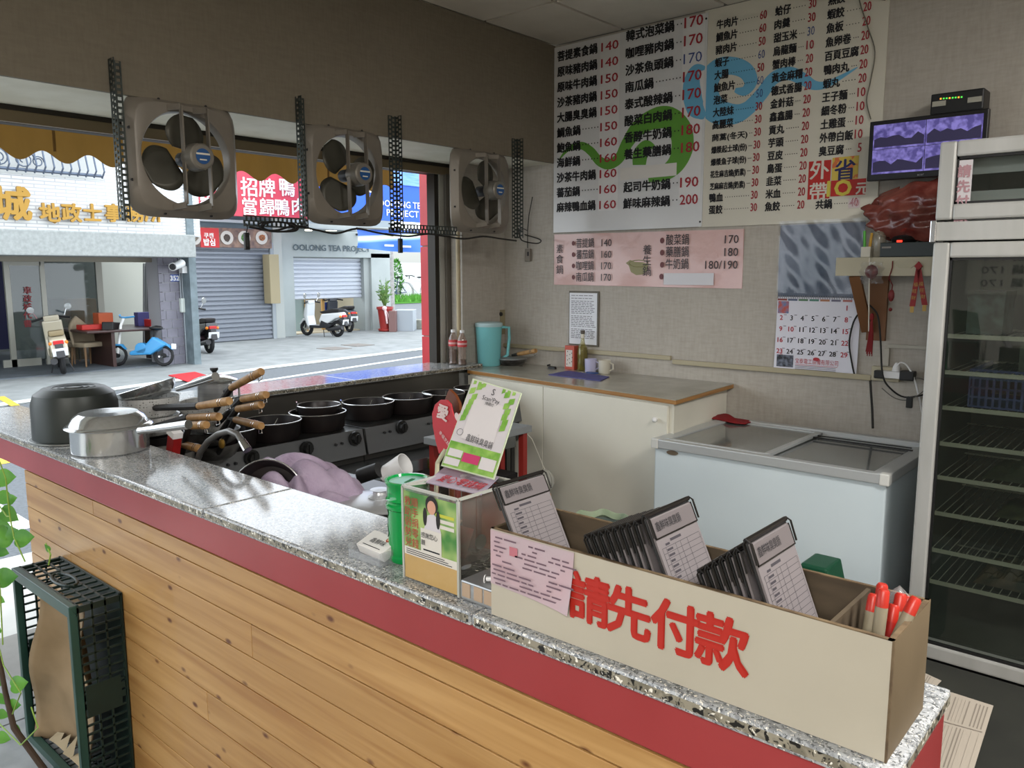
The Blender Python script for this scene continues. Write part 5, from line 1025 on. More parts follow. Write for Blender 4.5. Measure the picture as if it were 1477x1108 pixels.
# white cup with pens, spray bottle
c = at(1250, 371, Y=YS+.04); mb = MB(); w_ = .022
mb.box(c.x-w_, c.x+w_, YS+.02, YS+.02+2*w_, zz+.001, zz+.05); cp = mb.build('pen_cup', 'offwhite', bevel=.003, label='small square white cup on the left end of the shelf', cat='cup')
for dx, col, h_, lb in ((-.012, '#4fae3a', .115, 'green marker standing in the small white cup'), (.012, '#c99a2a', .105, 'yellow pencil standing in the small white cup')):
    mb = MB(); mb.cyl((c.x+dx, YS+.04, zz+.0505), (c.x+dx*1.4, YS+.042, zz+.05+h_-.04), .007, .006, 8); mb.build('marker', mat('mk'+col[1:], col, .4), smooth=True, label=lb, cat='pen')
c = at(1266, 371, Y=YS+.05); sb = thing('spray_bottle', 'clear plastic squeeze bottle with white cap on the shelf', 'bottle', (c.x, YS+.06, zz+.001))
mb = MB(); mb.lathe([(.027, 0), (.03, .005), (.03, .10), (.026, .115), (.015, .125)], sb.location, 16); mb.build('body', glass('botclear', '#b0aa98', .45, .15), sb, smooth=True)
mb = MB(); mb.lathe([(.019, .12), (.019, .138), (.012, .142), (.008, .165), (.004, .175), (0, .176)], sb.location, 16); mb.build('cap', 'offwhite', sb, smooth=True)
# hanging charms
mb = MB(); p = at(1287, 386, Y=YS-.006); q = at(1286, 420, Y=YS-.006); mb.tube([p+V((0, 0, .03)), p, p+V((-.012, 0, -.05)), p+V((.006, 0, -.08)), q], .003, 6); o = mb.build('knot_charm', mm('charm', '#6e1c1c', .6), label='small dark red knotted charm hanging from the shelf', cat='charm')
mb = MB(); mb.sphere(q-V((0, 0, .02)), .018, 10, (.8, .4, 1.6)); mb.sphere(q-V((0, 0, .085)), .009, 8); attach(mb, 'beads', 'charm', o, smooth=True)
rw = thing('ribbon_charm', 'folded red ribbon with gold characters hanging on the shelf front', 'ribbon', at(1325, 430, Y=YS-.006))
for s_, x1_, y1_ in ((-1, 1316, 442), (1, 1334, 440)):
    p = at(1325, 386, Y=YS-.006); q = at(x1_, y1_, Y=YS-.006); mb = MB(); mb.bar(p, q, .0035, .022, (0, 1, 0)) if False else mb.prism([p+V((-.010, 0, 0)), p+V((.010, 0, 0)), q+V((.012, 0, 0)), q+V((-.012, 0, 0))], (0, -.003, 0)); rb2 = mb.build('ribbon_tail', mm('ribbonr', '#8e1519', .55), rw)
    mb = MB(); mb.prism([q+V((-.008, -.004, 0)), q+V((.008, -.004, 0)), q+V((.008, -.004, -.028)), q+V((-.008, -.004, -.028))], (0, -.001, 0)); mb.build('gold_end', mm('goldt', '#b59348', .5), rw)
    mb = MB(); 
    for i in range(3): c = p+(q-p)*(.42+.17*i); mb.text('福旺財'[i], c+V((0, -.004, -.01)), UX, UZ, h=.02, align='c', bold=.02)
    mb.build('lettering', 'goldt', rw)
mb = MB(); p = at(1325, 384, Y=YS-.01); mb.prism([p+V((-.018, 0, 0)), p+V((0, 0, .022)), p+V((.018, 0, 0)), p+V((0, 0, -.018))], (0, -.004, 0)); mb.build('ribbon_knot', 'ribbonr', rw)
ts = thing('tassel_charm', 'red tassel charm with clear plastic wrap hanging by the wooden brace', 'charm', at(1257, 505, Y=YS-.02))
mb = MB(); p = at(1254, 372, Y=YS-.012); q = at(1253, 478, Y=YS-.012); mb.tube([p, q], .003, 6); mb.build('white_stick', 'offwhite', ts)
mb = MB(); p = at(1257, 392, Y=YS-.03); mb.sphere(p, .03, 10, (1.0, .3, 1.1)); mb.build('red_packet', mm('packet', '#5e1e1e', .3), ts, smooth=True)
mb = MB(); mb.grid(lambda u, v: V((p.x-.045+.10*u+.004*math.sin(v*20), YS-.045+.012*math.sin(u*14+v*9), p.z-.055+.10*v)), 14, 14); mb.build('plastic_wrap', glass('wrap', '#c9c9c9', .15, .1), ts, smooth=True)
mb = MB(); r0 = at(1257, 468, Y=YS-.02)
for i in range(9): dx = (i-4)*.0022; mb.tube([r0+V((dx*.3, 0, .02)), r0+V((dx, .002*(i % 3), -.05)), r0+V((dx*1.6-.004, 0, -.13-.01*(i % 3)))], .0022, 5)
mb.sphere(r0+V((0, 0, .035)), .011, 8, (1, 1, 1.8)); mb.build('tassel', mm('tassel', '#7a1518', .7), ts, kind='stuff')
# ================================================================== WINDOW FANS on slotted angle iron
def slotplate(mb, o, u, v, L_, w_=.048, t=.002):
    """slotted strip: o corner, u along, v across"""
    o = V(o); u = V(u).normalized(); v = V(v).normalized(); n_ = u.cross(v)*t
    def pc(a0, a1, b0, b1): mb.prism([o+u*a0+v*b0, o+u*a1+v*b0, o+u*a1+v*b1, o+u*a0+v*b1], n_)
    cw = (w_-.018)/2
    pc(0, L_, 0, .006); pc(0, L_, .006+cw, .012+cw); pc(0, L_, w_-.006, w_)
    k = 0; a = 0
    while a < L_:
        pc(a, min(a+.010, L_), .006, .006+cw); pc(min(a+.011, L_), min(a+.021, L_), w_-.006-cw, w_-.006); a += .023
def angle_iron(nm, o, u, v1, v2, L_, label):
    t = thing(nm, label, 'bracket', o); mb = MB(); slotplate(mb, o, u, v1, L_); mb.build('slotted_flange', 'galv', t); mb = MB(); slotplate(mb, o, u, v2, L_); mb.build('slotted_flange', 'galv', t); return t
y1 = at(155, 88, X=XB).y
XF = -3.25
for (ya_, lb, zt_, fl) in ((at(157, 88, X=XB+.01).y, 'left end upright of grey slotted angle iron beside the first fan', 2.405, 1), (at(427, 142, X=XB+.01).y, 'upright of grey slotted angle iron left of the middle fan', 2.395, 1), (at(571, 165, X=XB+.01).y, 'upright of slotted angle iron right of the middle fan', 2.39, -1), (at(747, 200, X=XB+.01).y, 'right end upright of slotted angle iron beside the last fan', 2.39, -1)):
    angle_iron('angle_iron', (XB+.003, ya_, 1.80), (0, 0, 1), (0, fl, 0), (1, 0, 0), zt_-1.80, lb)
for y0_, y1_, lb in ((1.93, 2.26, 'horizontal slotted angle iron between the first and middle fans'), (2.76, 3.26, 'horizontal slotted angle iron between the middle and last fans')):
    angle_iron('angle_iron', (XB+.003, y0_, 1.80), (0, 1, 0), (0, 0, 1), (1, 0, 0), y1_-y0_, lb)
def make_fan(label, spin, yaw=0):
    t = thing('exhaust_fan', label, 'fan', (0, 0, 0), 0, None, world=False)
    n = 64; h = .24; mb = MB()
    def rs_(a, hh, p=7): return hh/((abs(math.cos(a))**p+abs(math.sin(a))**p)**(1/p))
    rings = []
    for f in ((lambda a: rs_(a, h), -.045), (lambda a: rs_(a, h), -.035), (lambda a: rs_(a, .212), .0), (lambda a: rs_(a, .205), .002), (lambda a: .192, .002), (lambda a: .188, -.006), (lambda a: .185, -.045)):
        rings.append([(f[1], f[0](2*PI*i/n)*math.cos(2*PI*i/n), f[0](2*PI*i/n)*math.sin(2*PI*i/n)) for i in range(n)])
    vs_ = [p for r in rings for p in r]; mb.add(vs_, [(k*n+i, k*n+(i+1) % n, (k+1)*n+(i+1) % n, (k+1)*n+i) for k in range(len(rings)-1) for i in range(n)])
    mb.build('frame', 'fan_grey', t, smooth=True)
    for s_ in (-1, 1):
        y = .055*s_+.01; mb = MB(); mb.bar((.0, y, .19), (.0, y, .198), .04, .01)
        for a_, b_ in (((.0, y-.03, .195), (.055, y, .195)), ((.055, y, .2), (.06, y, -.19)), ((.06, y, -.19), (.0, y-.03, -.2))): mb.bar(a_, b_, .023, .006, (0, 1, 0))
        mb.build('motor_strut', mm('strut', '#7d766c', .4, .3), t)
    mb = MB(); mb.lathe([(0, -.02), (.05, -.02), (.056, -.005), (.056, .03), (.05, .05), (.052, .052), (.052, .06), (.045, .066), (0, .068)], (.05, .005, 0), 24, rot('Y', 90)); mo = mb.build('motor', mm('motor', '#7c776e', .4, .3), t, smooth=True)
    mb = MB(); mb.cyl((.1181, .005, 0), (.1192, .005, 0), .031, n=20); lb = mb.build('motor_label', mm('mlabel', '#1f4f86', .4), mo)
    mb = MB(); mb.box(.1193, .1200, -.024, .034, .006, .013); mb.box(.1193, .1198, -.010, .02, -.016, -.011); mb.build('label_print', 'offwhite', mo)
    for k in range(3):
        a0 = spin+k*2*PI/3; mb = MB(); vs_ = []; nu, nv = 12, 6
        def fn(u, v):
            r = .040+.138*u; wd = .094*math.sin(PI*min(1, .15+.80*u))**.55*(1.0) ; s_ = (v-.5)*2*wd; a_ = a0
            x = -.03+s_*.32*(1-.3*u)
            return V((x, r*math.cos(a_)-s_*math.sin(a_), r*math.sin(a_)+s_*math.cos(a_)))
        mb.grid(fn, nu, nv); mb.build('blade', 'blade', t, smooth=True, solid=.003)
    mb = MB(); mb.cyl((-.05, 0, 0), (.035, 0, 0), .03, n=14); mb.build('hub', 'dark', t)
    mb = MB()
    for y, z in ((-.1, .225), (.1, .225), (-.1, -.225), (.1, -.225), (-.225, .1), (-.225, -.1)): mb.cyl((-.022, y, z), (-.014, y, z), .006, n=8)
    mb.build('screws', 'black', t); return t
for (c, lb, sp) in (((XF, 1.682, 2.062), 'grey square exhaust fan at the left, largest of the three', 1.48), ((XF, 2.505, 2.066), 'grey square exhaust fan in the middle of the three', 2.15), ((XF+.0, 3.477, 2.060), 'grey square exhaust fan nearest the menu wall', 1.2)):
    f = make_fan(lb, sp); f.location = c
# cables and pull switches
def pull(y, x_, ztop, zlen, label, rz=0):
    t = thing('inline_switch', label, 'switch', (x_, y, ztop-zlen-.075)); mb = MB(); mb.tube([(x_, y, ztop), (x_+.005, y+.004, ztop-zlen*.5), (x_, y, ztop-zlen)], .0025, 6); mb.build('cord', 'wire', t)
    mb = MB(); mb.box(x_-.008, x_+.008, y-.012, y+.012, ztop-zlen-.075, ztop-zlen); mb.build('switch_body', 'black', t, bevel=.004); mb = MB(); mb.box(x_+.008, x_+.011, y-.006, y+.006, ztop-zlen-.06, ztop-zlen-.02); mb.build('rocker', 'dark', t)
p = at(355, 330, X=XF+.02); pull(p.y, XF+.02, 1.81, .04, 'black hanging inline switch under the first fan')
p = at(577, 335, X=XF+.02); pull(p.y, XF+.02, 1.80, .03, 'black hanging inline switch between the middle and last fans')
t = thing('inline_switch', 'dark pull switch hanging on the wall right of the last fan', 'switch', at(761, 378, Y=YW-.02)); Yq = YW-.02
mb = MB(); mb.tube([at(748, 334, Y=Yq), at(755, 330, Y=Yq), at(761, 333, Y=Yq), at(761, 358, Y=Yq)], .003, 6); mb.tube([at(761, 333, Y=Yq), at(763, 310, Y=Yq), at(768, 284, Y=Yq)], .003, 6); mb.build('cord', 'wire', t)
mb = MB(); a = at(758, 359, Y=Yq); b = at(765, 377, Y=Yq); mb.box(a.x, b.x, YW-.028, YW-.006, b.z, a.z); mb.build('switch_body', 'fan_grey', t, bevel=.004); mb = MB(); c = at(761.5, 366, Y=Yq-.01); mb.box(c.x-.006, c.x+.006, YW-.031, YW-.027, c.z-.015, c.z+.012); mb.build('rocker', 'black', t)
def drape(y0, y1, z, lb, r=.005, amp=.015, k=7, x=XF+.03, nm='cable'):
    pts = [(x+.008*math.sin(i*1.3), y0+(y1-y0)*i/k, z-amp*math.sin(i*2.1)) for i in range(k+1)]
    return cable([], r, 'wire', lb, px=False, nm=nm) if False else cable(pts, r, 'wire', lb, px=False, nm=nm)
drape(1.93, 2.75, 1.795, 'black cable sagging along the bar under the first and middle fans'); drape(2.70, 3.72, 1.79, 'black cable tied below the bar toward the last fan', amp=.01)
pts = [(XF+.04+.01*math.sin(i*2), 2.05+.09*math.cos(i*.9)+.01*i*.2, 1.80+.022*math.sin(i*.9)) for i in range(24)]
cable(pts, .004, 'wire', 'bundle of coiled black cable between the first two fans', px=False)
pts = [(XF+.03, 3.74, 1.86), (XF+.03, 3.76, 1.80), (XF+.03, 3.80, 1.78), (-3.2, 3.9, 1.77), (-3.3, 4.05, 1.80), (-3.5, YW-.02, 1.84)]
cable(pts, .004, 'wire', 'black cable looping from the last fan to the wall', px=False)
# ================================================================== STOVES, POTS
SZ, SXF = .838, -3.08
ysp = 2.42
def stove(y0, y1, label, knobs):
    t = thing('gas_stove', label, 'stove', (-3.33, (y0+y1)/2, 0))
    mb = MB(); mb.box(-3.60, SXF-.005, y0, y1, .66, SZ-.004); mb.build('stove_body', 'steel_dark', t)
    mb = MB(); mb.box(-3.60, SXF-.004, y0+.002, y1-.002, SZ-.004, SZ); mb.build('top_plate', mm('stove_top', '#5e5f5e', .3, .8, col2='#3a3a39', scale=6), t, bevel=.002)
    mb = MB(); mb.prism([(SXF-.004, y0+.004, SZ), (SXF-.004, y1-.004, SZ), (SXF+.022, y1-.004, .712), (SXF+.022, y0+.004, .712)], (-.006, 0, -.002)); mb.build('control_panel', mm('panel', '#6a6c6e', .35, .5), t)
    for (kx, ky) in knobs:
        c = at(kx, ky, X=SXF+.014); mb = MB(); mb.cyl(c+V((-.004, 0, 0)), c+V((.008, 0, 0)), .034, .034, 18); mb.cyl(c+V((.008, 0, 0)), c+V((.028, 0, 0)), .026, .022, 8); mb.bar(c+V((.03, 0, -.022)), c+V((.03, 0, .024)), .010, .008, (1, 0, 0)); mb.build('knob', 'black', t)
        mb = MB()
        for d in (-.075, -.11): q = c+V((-.006, d, -.012)); mb.cyl(q, q+V((.012, 0, 0)), .006, n=8)
        mb.build('screw_pair', 'dark', t)
    mb = MB(); mb.box(-3.6, SXF, y0, y1, .60, .66); mb.build('lower_rail', 'steel_dark', t)
    for x in (-3.56, SXF-.05):
        for y in (y0+.03, y1-.03): mb = MB(); mb.box(x-.015, x+.015, y-.015, y+.015, 0, .60); mb.build('leg', 'steel_dark', t)
    return t
stove(1.36, ysp-.004, 'stainless gas range with three black knobs nearer the counter', ((363, 660), (442, 647), (511.6, 632.6)))
stove(ysp+.004, 3.60, 'stainless gas range nearer the white cabinet', ((579, 616), (640, 604)))
t = thing('steel_shelf', 'low stainless shelf running in front of the gas ranges', 'shelf', (-2.95, 2.5, 0))
mb = MB(); mb.box(-3.05, -2.86, 1.5, 3.30, .672, .69); mb.box(-2.875, -2.86, 1.5, 3.30, .63, .672); mb.build('shelf_top', mm('brushed', '#8c9092', .25, .9, col2='#6a6e70', scale=2, stretch=(30, 1, 1)), t, bevel=.003)
for y in (1.55, 2.4, 3.25): mb = MB(); mb.box(-3.04, -3.01, y-.015, y+.015, 0, .672); mb.box(-2.9, -2.87, y-.015, y+.015, 0, .672); mb.build('leg', 'steel_dark', t) if False else None; mb2 = MB(); mb2.box(-3.04, -3.01, y-.015, y+.015, 0, .672); mb2.build('leg', 'steel_dark', t); mb2 = MB(); mb2.box(-2.9, -2.87, y-.015, y+.015, 0, .63); mb2.build('leg', 'steel_dark', t)
M['iron_pot'] = mat('iron_pot', '#1c1b1d', .38, .3, col2='#2a2322', scale=9); mm('rim_bright', '#b8b8b6', .25, .9)
def pot(c, r, h, label, name='iron_pot', div=True):
    t = thing(name, label, 'pot', c)
    mb = MB(); mb.lathe([(0, 0), (r*.86, 0), (r*.93, .012), (r, h), (r-.004, h), (r*.9, .014), (r*.84, .006), (0, .006)], c, 36); mb.build('pot_body', 'iron_pot', t, smooth=True)
    mb = MB(); mb.tube([V(c)+V((r*math.cos(k*PI/20), r*math.sin(k*PI/20), h)) for k in range(40)], .0028, 6, closed=True); mb.build('rim', 'rim_bright', t, smooth=True)
    if div: mb = MB(); mb.box(c[0]-.003, c[0]+.003, c[1]-.012, c[1]+.012, c[2]+.004, c[2]+h*.75); mb.bar((c[0], c[1], c[2]+h*.5), (c[0]-.03, c[1]+.05, c[2]+h*.95), .004, .004); mb.build('hook', 'chrome', t)
    return t
zr = .925
lbl = ['black iron pot half hidden behind the stacked saucepans', 'black iron hot pot nearest the stacked saucepans', 'black iron hot pot with a smaller pot sitting in it', 'black iron hot pot third along the range, just right of the nested pots', 'black iron hot pot fourth along the range', 'black iron hot pot behind the heart sign', 'black iron hot pot at the far end by the cabinet']
P_ = [(330, 618, .118), (392, 606, .132), (458, 593.6, .136), (531, 579, .135), (588, 571.7, .135), (640, 566, .12), (683, 559, .115)]
pots = []
for (x, y, r), lb in zip(P_, lbl):
    c = at(x, y, Z=zr); pots.append(c); pot((c.x, c.y, SZ+.001), r, zr-SZ-.001, lb)
c = pots[2]; t = pot((c.x+.0, c.y+.01, zr+.003-.02), .105, .05, 'small black two-handled pot sitting in the larger iron pot', 'small_pot', False)
t.location = t.location
for s_ in (-1, 1):
    d = V((.55, .83, 0)).normalized()*s_*.105; q = V((c.x, c.y+.01, zr+.028))+d; n_ = V((-d.y, d.x, 0)).normalized()*.016
    mb = MB(); mb.tube([q+n_+V((0, 0, -.02)), q+n_+V((0, 0, .02)), q-n_+V((0, 0, .02)), q-n_+V((0, 0, -.02))], .004, 6); mb.build('handle', 'chrome', t)
# ------------------------------------------------------------------ saucepans with wooden handles
M['hammered'] = mat('hammered', '#7c7b77', .36, .25, bump=.0); nt = M['hammered'].node_tree; tc = nt.nodes.new('ShaderNodeTexCoord'); vo = nt.nodes.new('ShaderNodeTexVoronoi'); vo.inputs['Scale'].default_value = 95; vo.inputs['Randomness'].default_value = .35; nt.links.new(tc.outputs['Object'], vo.inputs['Vector'])
mr = nt.nodes.new('ShaderNodeValToRGB'); mr.color_ramp.elements[0].position = .18; mr.color_ramp.elements[0].color = (.16, .16, .15, 1); mr.color_ramp.elements[1].position = .3; mr.color_ramp.elements[1].color = (.62, .62, .60, 1); nt.links.new(vo.outputs['Distance'], mr.inputs[0]); nt.links.new(mr.outputs[0], nt.nodes['Principled BSDF'].inputs['Base Color'])
bp = nt.nodes.new('ShaderNodeBump'); bp.inputs['Strength'].default_value = .4; bp.inputs['Distance'].default_value = .003; nt.links.new(vo.outputs['Distance'], bp.inputs['Height']); nt.links.new(bp.outputs[0], nt.nodes['Principled BSDF'].inputs['Normal'])
mm('handle_wood', '#a58050', .55, col2='#8a6436', scale=30, stretch=(1, 1, 1)); mm('soot', '#201d1b', .6); mm('pan_dark', '#8a8884', .4, .6, col2='#3c3a38', scale=8)
def pan_handle(t, a, b, kind='wood'):
    a = V(a); b = V(b); L_ = (b-a).length; d = (b-a)/L_; mb = MB()
    if kind == 'steel':
        mb.tube([a, a+d*L_*.5, b], [.010, .012, .013], 12); mb.build('handle', 'chrome', t, smooth=True); return
    mb.tube([a-d*.06, a+d*.02], [.008, .013], 10); mb.build('ferrule', 'soot', t, smooth=True)
    mb.tube([a, a+d*L_*.04, a+d*L_*.95, b], [.011, .0135, .0145, .012], 12) if False else None
    mb = MB(); mb.tube([a+d*.0, a+d*.01, b-d*.006, b], [.011, .0135, .015, .013], 12); h = mb.build('handle', 'handle_wood', t, smooth=True)
    mb = MB()
    for k in (.74, .82): q = a+d*L_*k; mb.tube([q-d*.001, q+d*.002], [.0158, .0158], 12)
    n_ = V((0, 0, -1)); q = a+d*L_*.9; mb.tube([q+n_*.012, q+n_*.03, b+d*.004+n_*.026, b+n_*.012], .0018, 5); mb.build('hanging_loop', 'chrome', h)
def pan_bowl(t, c, r, h, m, tilt=None, lid=False, R=None):
    mb = MB(); prof = [(0, 0), (r*.72, 0), (r*.86, .012), (r*.97, h*.6), (r, h), (r+.004, h+.002), (r-.003, h-.001), (r*.93, h*.55), (r*.7, .005), (0, .005)]
    mb.lathe(prof, c, 32, R); mb.build('bowl', m, t, smooth=True)
YA, YB = 1.42, 1.62
def saucepan(px, py, Y, r, h, hp, label, m='pan_dark', kind='wood', flip=False, R=None, dY=0.0):
    c = at(px, py, Y=Y); t = thing('saucepan', label, 'saucepan', c)
    if flip: R = rot('X', 180)
    pan_bowl(t, c, r, h, m, R=R)
    if hp: a = at(hp[0], hp[1], Y=Y-.02); b = at(hp[2], hp[3], Y=Y-.02-dY); pan_handle(t, a, b, kind)
    return t
# stand carrying the pans
zb_ = at(215, 662, Y=YA).z
t = thing('steel_table', 'small stainless table holding the stacked saucepans behind the counter', 'table', (-3.05, 1.6, 0))
mb = MB(); mb.box(-3.55, -2.55, YI+.05, 1.352, .76, .78); mb.build('tabletop', 'brushed', t)
for x in (-3.5, -2.6):
    for y in (YI+.08, 1.33): mb = MB(); mb.box(x-.012, x+.012, y-.012, y+.012, 0, .76); mb.build('leg', 'steel_dark', t)
zst = SZ+.001
cA = at(213, 600, Y=YA); cB = at(300, 590, Y=1.62)
# pile A: black pot base, then hammered pans upward
t = thing('iron_pot', 'large dark pot at the bottom under the hammered saucepans', 'pot', (cA.x, YA, zst)); mb = MB(); mb.lathe([(0, 0), (.12, 0), (.13, .02), (.135, .115), (.13, .115), (.12, .02), (0, .01)], (cA.x, YA, zst), 32); mb.build('pot_body', 'iron_pot', t, smooth=True)
zA = zst+.117
for i, (hh, hp, lb) in enumerate((( .075, (272, 602.5, 316, 601), 'hammered aluminium saucepan at the bottom of the left stack'), (.085, (286, 586, 331, 578.5), 'dimpled aluminium saucepan in the middle of the left stack'))):
    c = V((cA.x, YA, zA)); t = thing('saucepan', lb, 'saucepan', c); pan_bowl(t, c, .118+.006*i, hh, 'hammered')
    a = at(hp[0], hp[1], Y=YA-.03); b = at(hp[2], hp[3], Y=YA-.05); s0 = c+V((.11, -.02, hh*.6)); mb = MB(); mb.tube([s0, a], [.012, .014], 8); mb.build('bracket', 'soot', t); pan_handle(t, a, b); zA += hh*(.9 if i == 0 else 1)
c = V((cA.x+.01, YA, zA+.0)); c.z -= .012; t = thing('saucepan', 'polished steel saucepan tilted on top of the left stack', 'saucepan', c)
zz_ = V((-.22, -.20, 1)).normalized(); xx_ = V((1, 0, .22)).normalized(); R = Matrix((xx_, zz_.cross(xx_), zz_)).transposed(); pan_bowl(t, c, .122, .05, 'pan_steel', R=R)
a = at(256, 561, Y=YA-.03); b = at(311, 543, Y=YA-.05); mb = MB(); mb.tube([a, b], [.010, .015], 12); mb.build('handle', 'pan_steel', t, smooth=True)
# pile B
zB = zst
for i, (hh, r, hp, lb) in enumerate(((.06, .118, (339, 605.5, 377, 614.6), 'sooty saucepan low in the right stack, handle pointing down'), (.055, .12, (342, 590, 377, 584), 'sooty saucepan with wooden handle second in the right stack'), (.055, .118, (349, 576, 384, 569.5), 'sooty saucepan with wooden handle third in the right stack'), (.06, .115, (333, 560, 377, 536), 'saucepan with raised wooden handle at the top of the right stack'))):
    c = V((cB.x, 1.62, zB)); t = thing('saucepan', lb, 'saucepan', c); pan_bowl(t, c, r, hh, 'pan_dark' if i < 2 else 'hammered')
    a = at(hp[0], hp[1], Y=1.56); b = at(hp[2], hp[3], Y=1.53); s0 = c+V((.10, -.02, hh*.6)); mb = MB(); mb.tube([s0, a], [.012, .013], 8); mb.build('bracket', 'soot', t); pan_handle(t, a, b); zB += hh+.002
# small lidded mug-pot on top of pile B
ct_ = at(310, 557, Y=1.62); c = V((ct_.x, 1.62, zB+.002)); t = thing('small_lidded_pot', 'small steel cooking mug with lid and black knob on top of the saucepans', 'pot', c)
mb = MB(); mb.lathe([(0, 0), (.064, 0), (.068, .006), (.068, .085), (0, .086)], c, 28); mb.build('pot_body', 'steel', t, smooth=True)
mb = MB(); mb.lathe([(.088, .0), (.09, .003), (.085, .006), (.06, .016), (.03, .022), (0, .023)], c+V((0, 0, .086)), 28); ld = mb.build('lid', 'pan_steel', t, smooth=True)
mb = MB(); mb.lathe([(.008, 0), (.008, .012), (.016, .022), (.016, .03), (0, .031)], c+V((0, 0, .108)), 14); mb.build('lid_knob', 'black', ld, smooth=True)
mb = MB(); d = V((.75, .55, 0)).normalized(); mb.tube([c+d*.066+V((0, 0, .07)), c+d*.10+V((0, 0, .068)), c+d*.10+V((0, 0, .02)), c+d*.066+V((0, 0, .015))], .005, 8); mb.build('handle', 'chrome', t)
# loose pans lower (handles near the counter edge)
for hp, lb, Yq in (((273, 614, 298, 613), 'wooden handled saucepan tucked behind the steel pan', 1.33), ((262, 641, 290, 648), 'saucepan with short wooden handle beside the red packet', 1.33)):
    a = at(hp[0], hp[1], Y=Yq); b = at(hp[2], hp[3], Y=Yq); c = a+(a-b).normalized()*.17; c.z = (.781 if hp[1] > 630 else .87); t = thing('saucepan', lb, 'saucepan', (c.x, c.y, c.z)); pan_bowl(t, V((c.x, c.y, c.z)), .09, .08, 'pan_dark')
    mb = MB(); mb.tube([V((c.x+.085, c.y, c.z+.06)), a], .011, 8); mb.build('bracket', 'soot', t); pan_handle(t, a, b)
a = at(251, 640, Y=1.27); mb = MB(); mb.obox(a+V((0, 0, -.0)), (.045, .03, .07), rot('Y', 20)); o = mb.build('packet', mm('packet_red', '#8e1c1c', .4), bevel=.003, label='small red and white packet wedged behind the counter', cat='packet')
mb = MB(); mb.obox(a+V((.012, -.001, .04)), (.05, .034, .022), rot('Y', 20)); attach(mb, 'white_cap', 'plastic_white', o)
# faucet
f = thing('faucet', 'curved grey tap spout rising behind the counter', 'faucet', at(283, 690, Y=1.30))
pts = [at(x, y, Y=1.30+.0015*i) for i, (x, y) in enumerate(((279, 705), (282, 672), (289, 652), (300, 637), (315, 626), (330, 622), (343, 627), (351, 640)))]
mb = MB(); mb.tube(pts, .0105, 12); mb.build('spout', mm('tapgrey', '#6c6b68', .35, .5), f, smooth=True)
mb = MB(); d = (pts[-1]-pts[-2]).normalized(); mb.tube([pts[-1]-d*.01, pts[-1]+d*.028], [.013, .015], 12); mb.build('nozzle', 'chrome', f, smooth=True)
mb = MB(); c = at(320, 640, Y=1.5); mb.sphere(c, .02, 10, (.8, .6, 1)); mb.build('tap_knob', 'brass', f, smooth=True)
# black pan standing on edge behind the counter
c = at(392, 722, Y=1.36); t = thing('frying_pan', 'round black pan standing on edge behind the counter', 'pan', c); N_ = Matrix.Rotation(math.radians(78), 3, 'X')
mb = MB(); mb.lathe([(0, 0), (.11, 0), (.128, .035), (.132, .036), (.125, .03), (.108, .006), (0, .006)], c, 40, rot('Z', 30) @ N_); mb.build('pan_body', 'iron_pot', t, smooth=True)
mb = MB(); RR = rot('Z', 30) @ N_; mb.tube([c+RR @ V((.131*math.cos(k*PI/24), .131*math.sin(k*PI/24), .036)) for k in range(48)], .003, 6, closed=True); mb.build('rim', 'rim_bright', t, smooth=True)
# sink cabinet carrying lid, towel, cup
t = thing('sink_cabinet', 'dark stainless sink bench hidden behind the order counter', 'bench', (-1.95, 1.5, 0))
mb = MB(); mb.box(-2.5, -1.15, YI+.045, 1.85, .80, .83); mb.build('bench_top', 'steel_dark', t); mb = MB(); mb.box(-2.48, -1.17, YI+.06, 1.83, 0, .80); mb.build('bench_body', mm('bench_dark', '#2e2e2e', .6), t)
# towel
c0, c1 = at(385, 712, Z=.86), at(520, 735, Z=.86)
mb = MB()
cxm = at(455, 706, Z=.88)
def fn(u, v):
    x = cxm.x-.30+.56*u; y = 1.30+.34*v; e = math.sin(PI*u)**.7*math.sin(PI*(.12+.8*v))**.6
    f = abs(math.sin(u*11+v*5+2*math.sin(v*5))); g = abs(math.sin(u*6-v*12))
    return V((x+.02*math.sin(v*11), y+.015*math.sin(u*13), .832+e*(.085+.055*f+.04*g)))
mb.grid(fn, 60, 34); mb.build('towel', mm('towel', '#a293a6', .95, col2='#8f7f93', scale=14, bump=.3, bscale=120), smooth=70, label='crumpled dusty purple towel heaped behind the counter', cat='towel')
# big round steel lid
c = at(545, 722, Z=.885); t = thing('pot_with_lid', 'wide pot with shiny domed steel lid behind the counter', 'pot', (c.x, c.y, .831))
mb = MB(); mb.lathe([(0, 0), (.115, 0), (.12, .006), (.125, .045), (0, .046)], (c.x, c.y, .831), 36); mb.build('pot_body', 'iron_pot', t, smooth=True)
mb = MB(); mb.lathe([(.134, 0), (.136, .004), (.128, .009), (.09, .016), (.05, .020), (0, .021)], (c.x, c.y, .877), 40); ld = mb.build('lid', mm('lidsteel', '#c8cacc', .38, .7), t, smooth=True)
mb = MB(); mb.lathe([(.036, 0), (.038, .004), (.022, .012), (.02, .02), (.03, .026), (0, .028)], (c.x+.01, c.y-.0, .897), 20); mb.build('lid_knob', 'lidsteel', ld, smooth=True)
c = at(548, 694, Z=.87); t = thing('cup', 'white plastic cup lying behind the steel lid', 'cup', (c.x, c.y+.05, .832)); mb = MB(); R = rot('Z', 20) @ rot('Y', 62); mb.lathe([(0, 0), (.03, 0), (.042, .10), (.040, .10), (.028, .004), (0, .004)], (c.x-.05, c.y+.06, .872), 20, R); mb.build('cup_body', 'plastic_white', t, smooth=True)
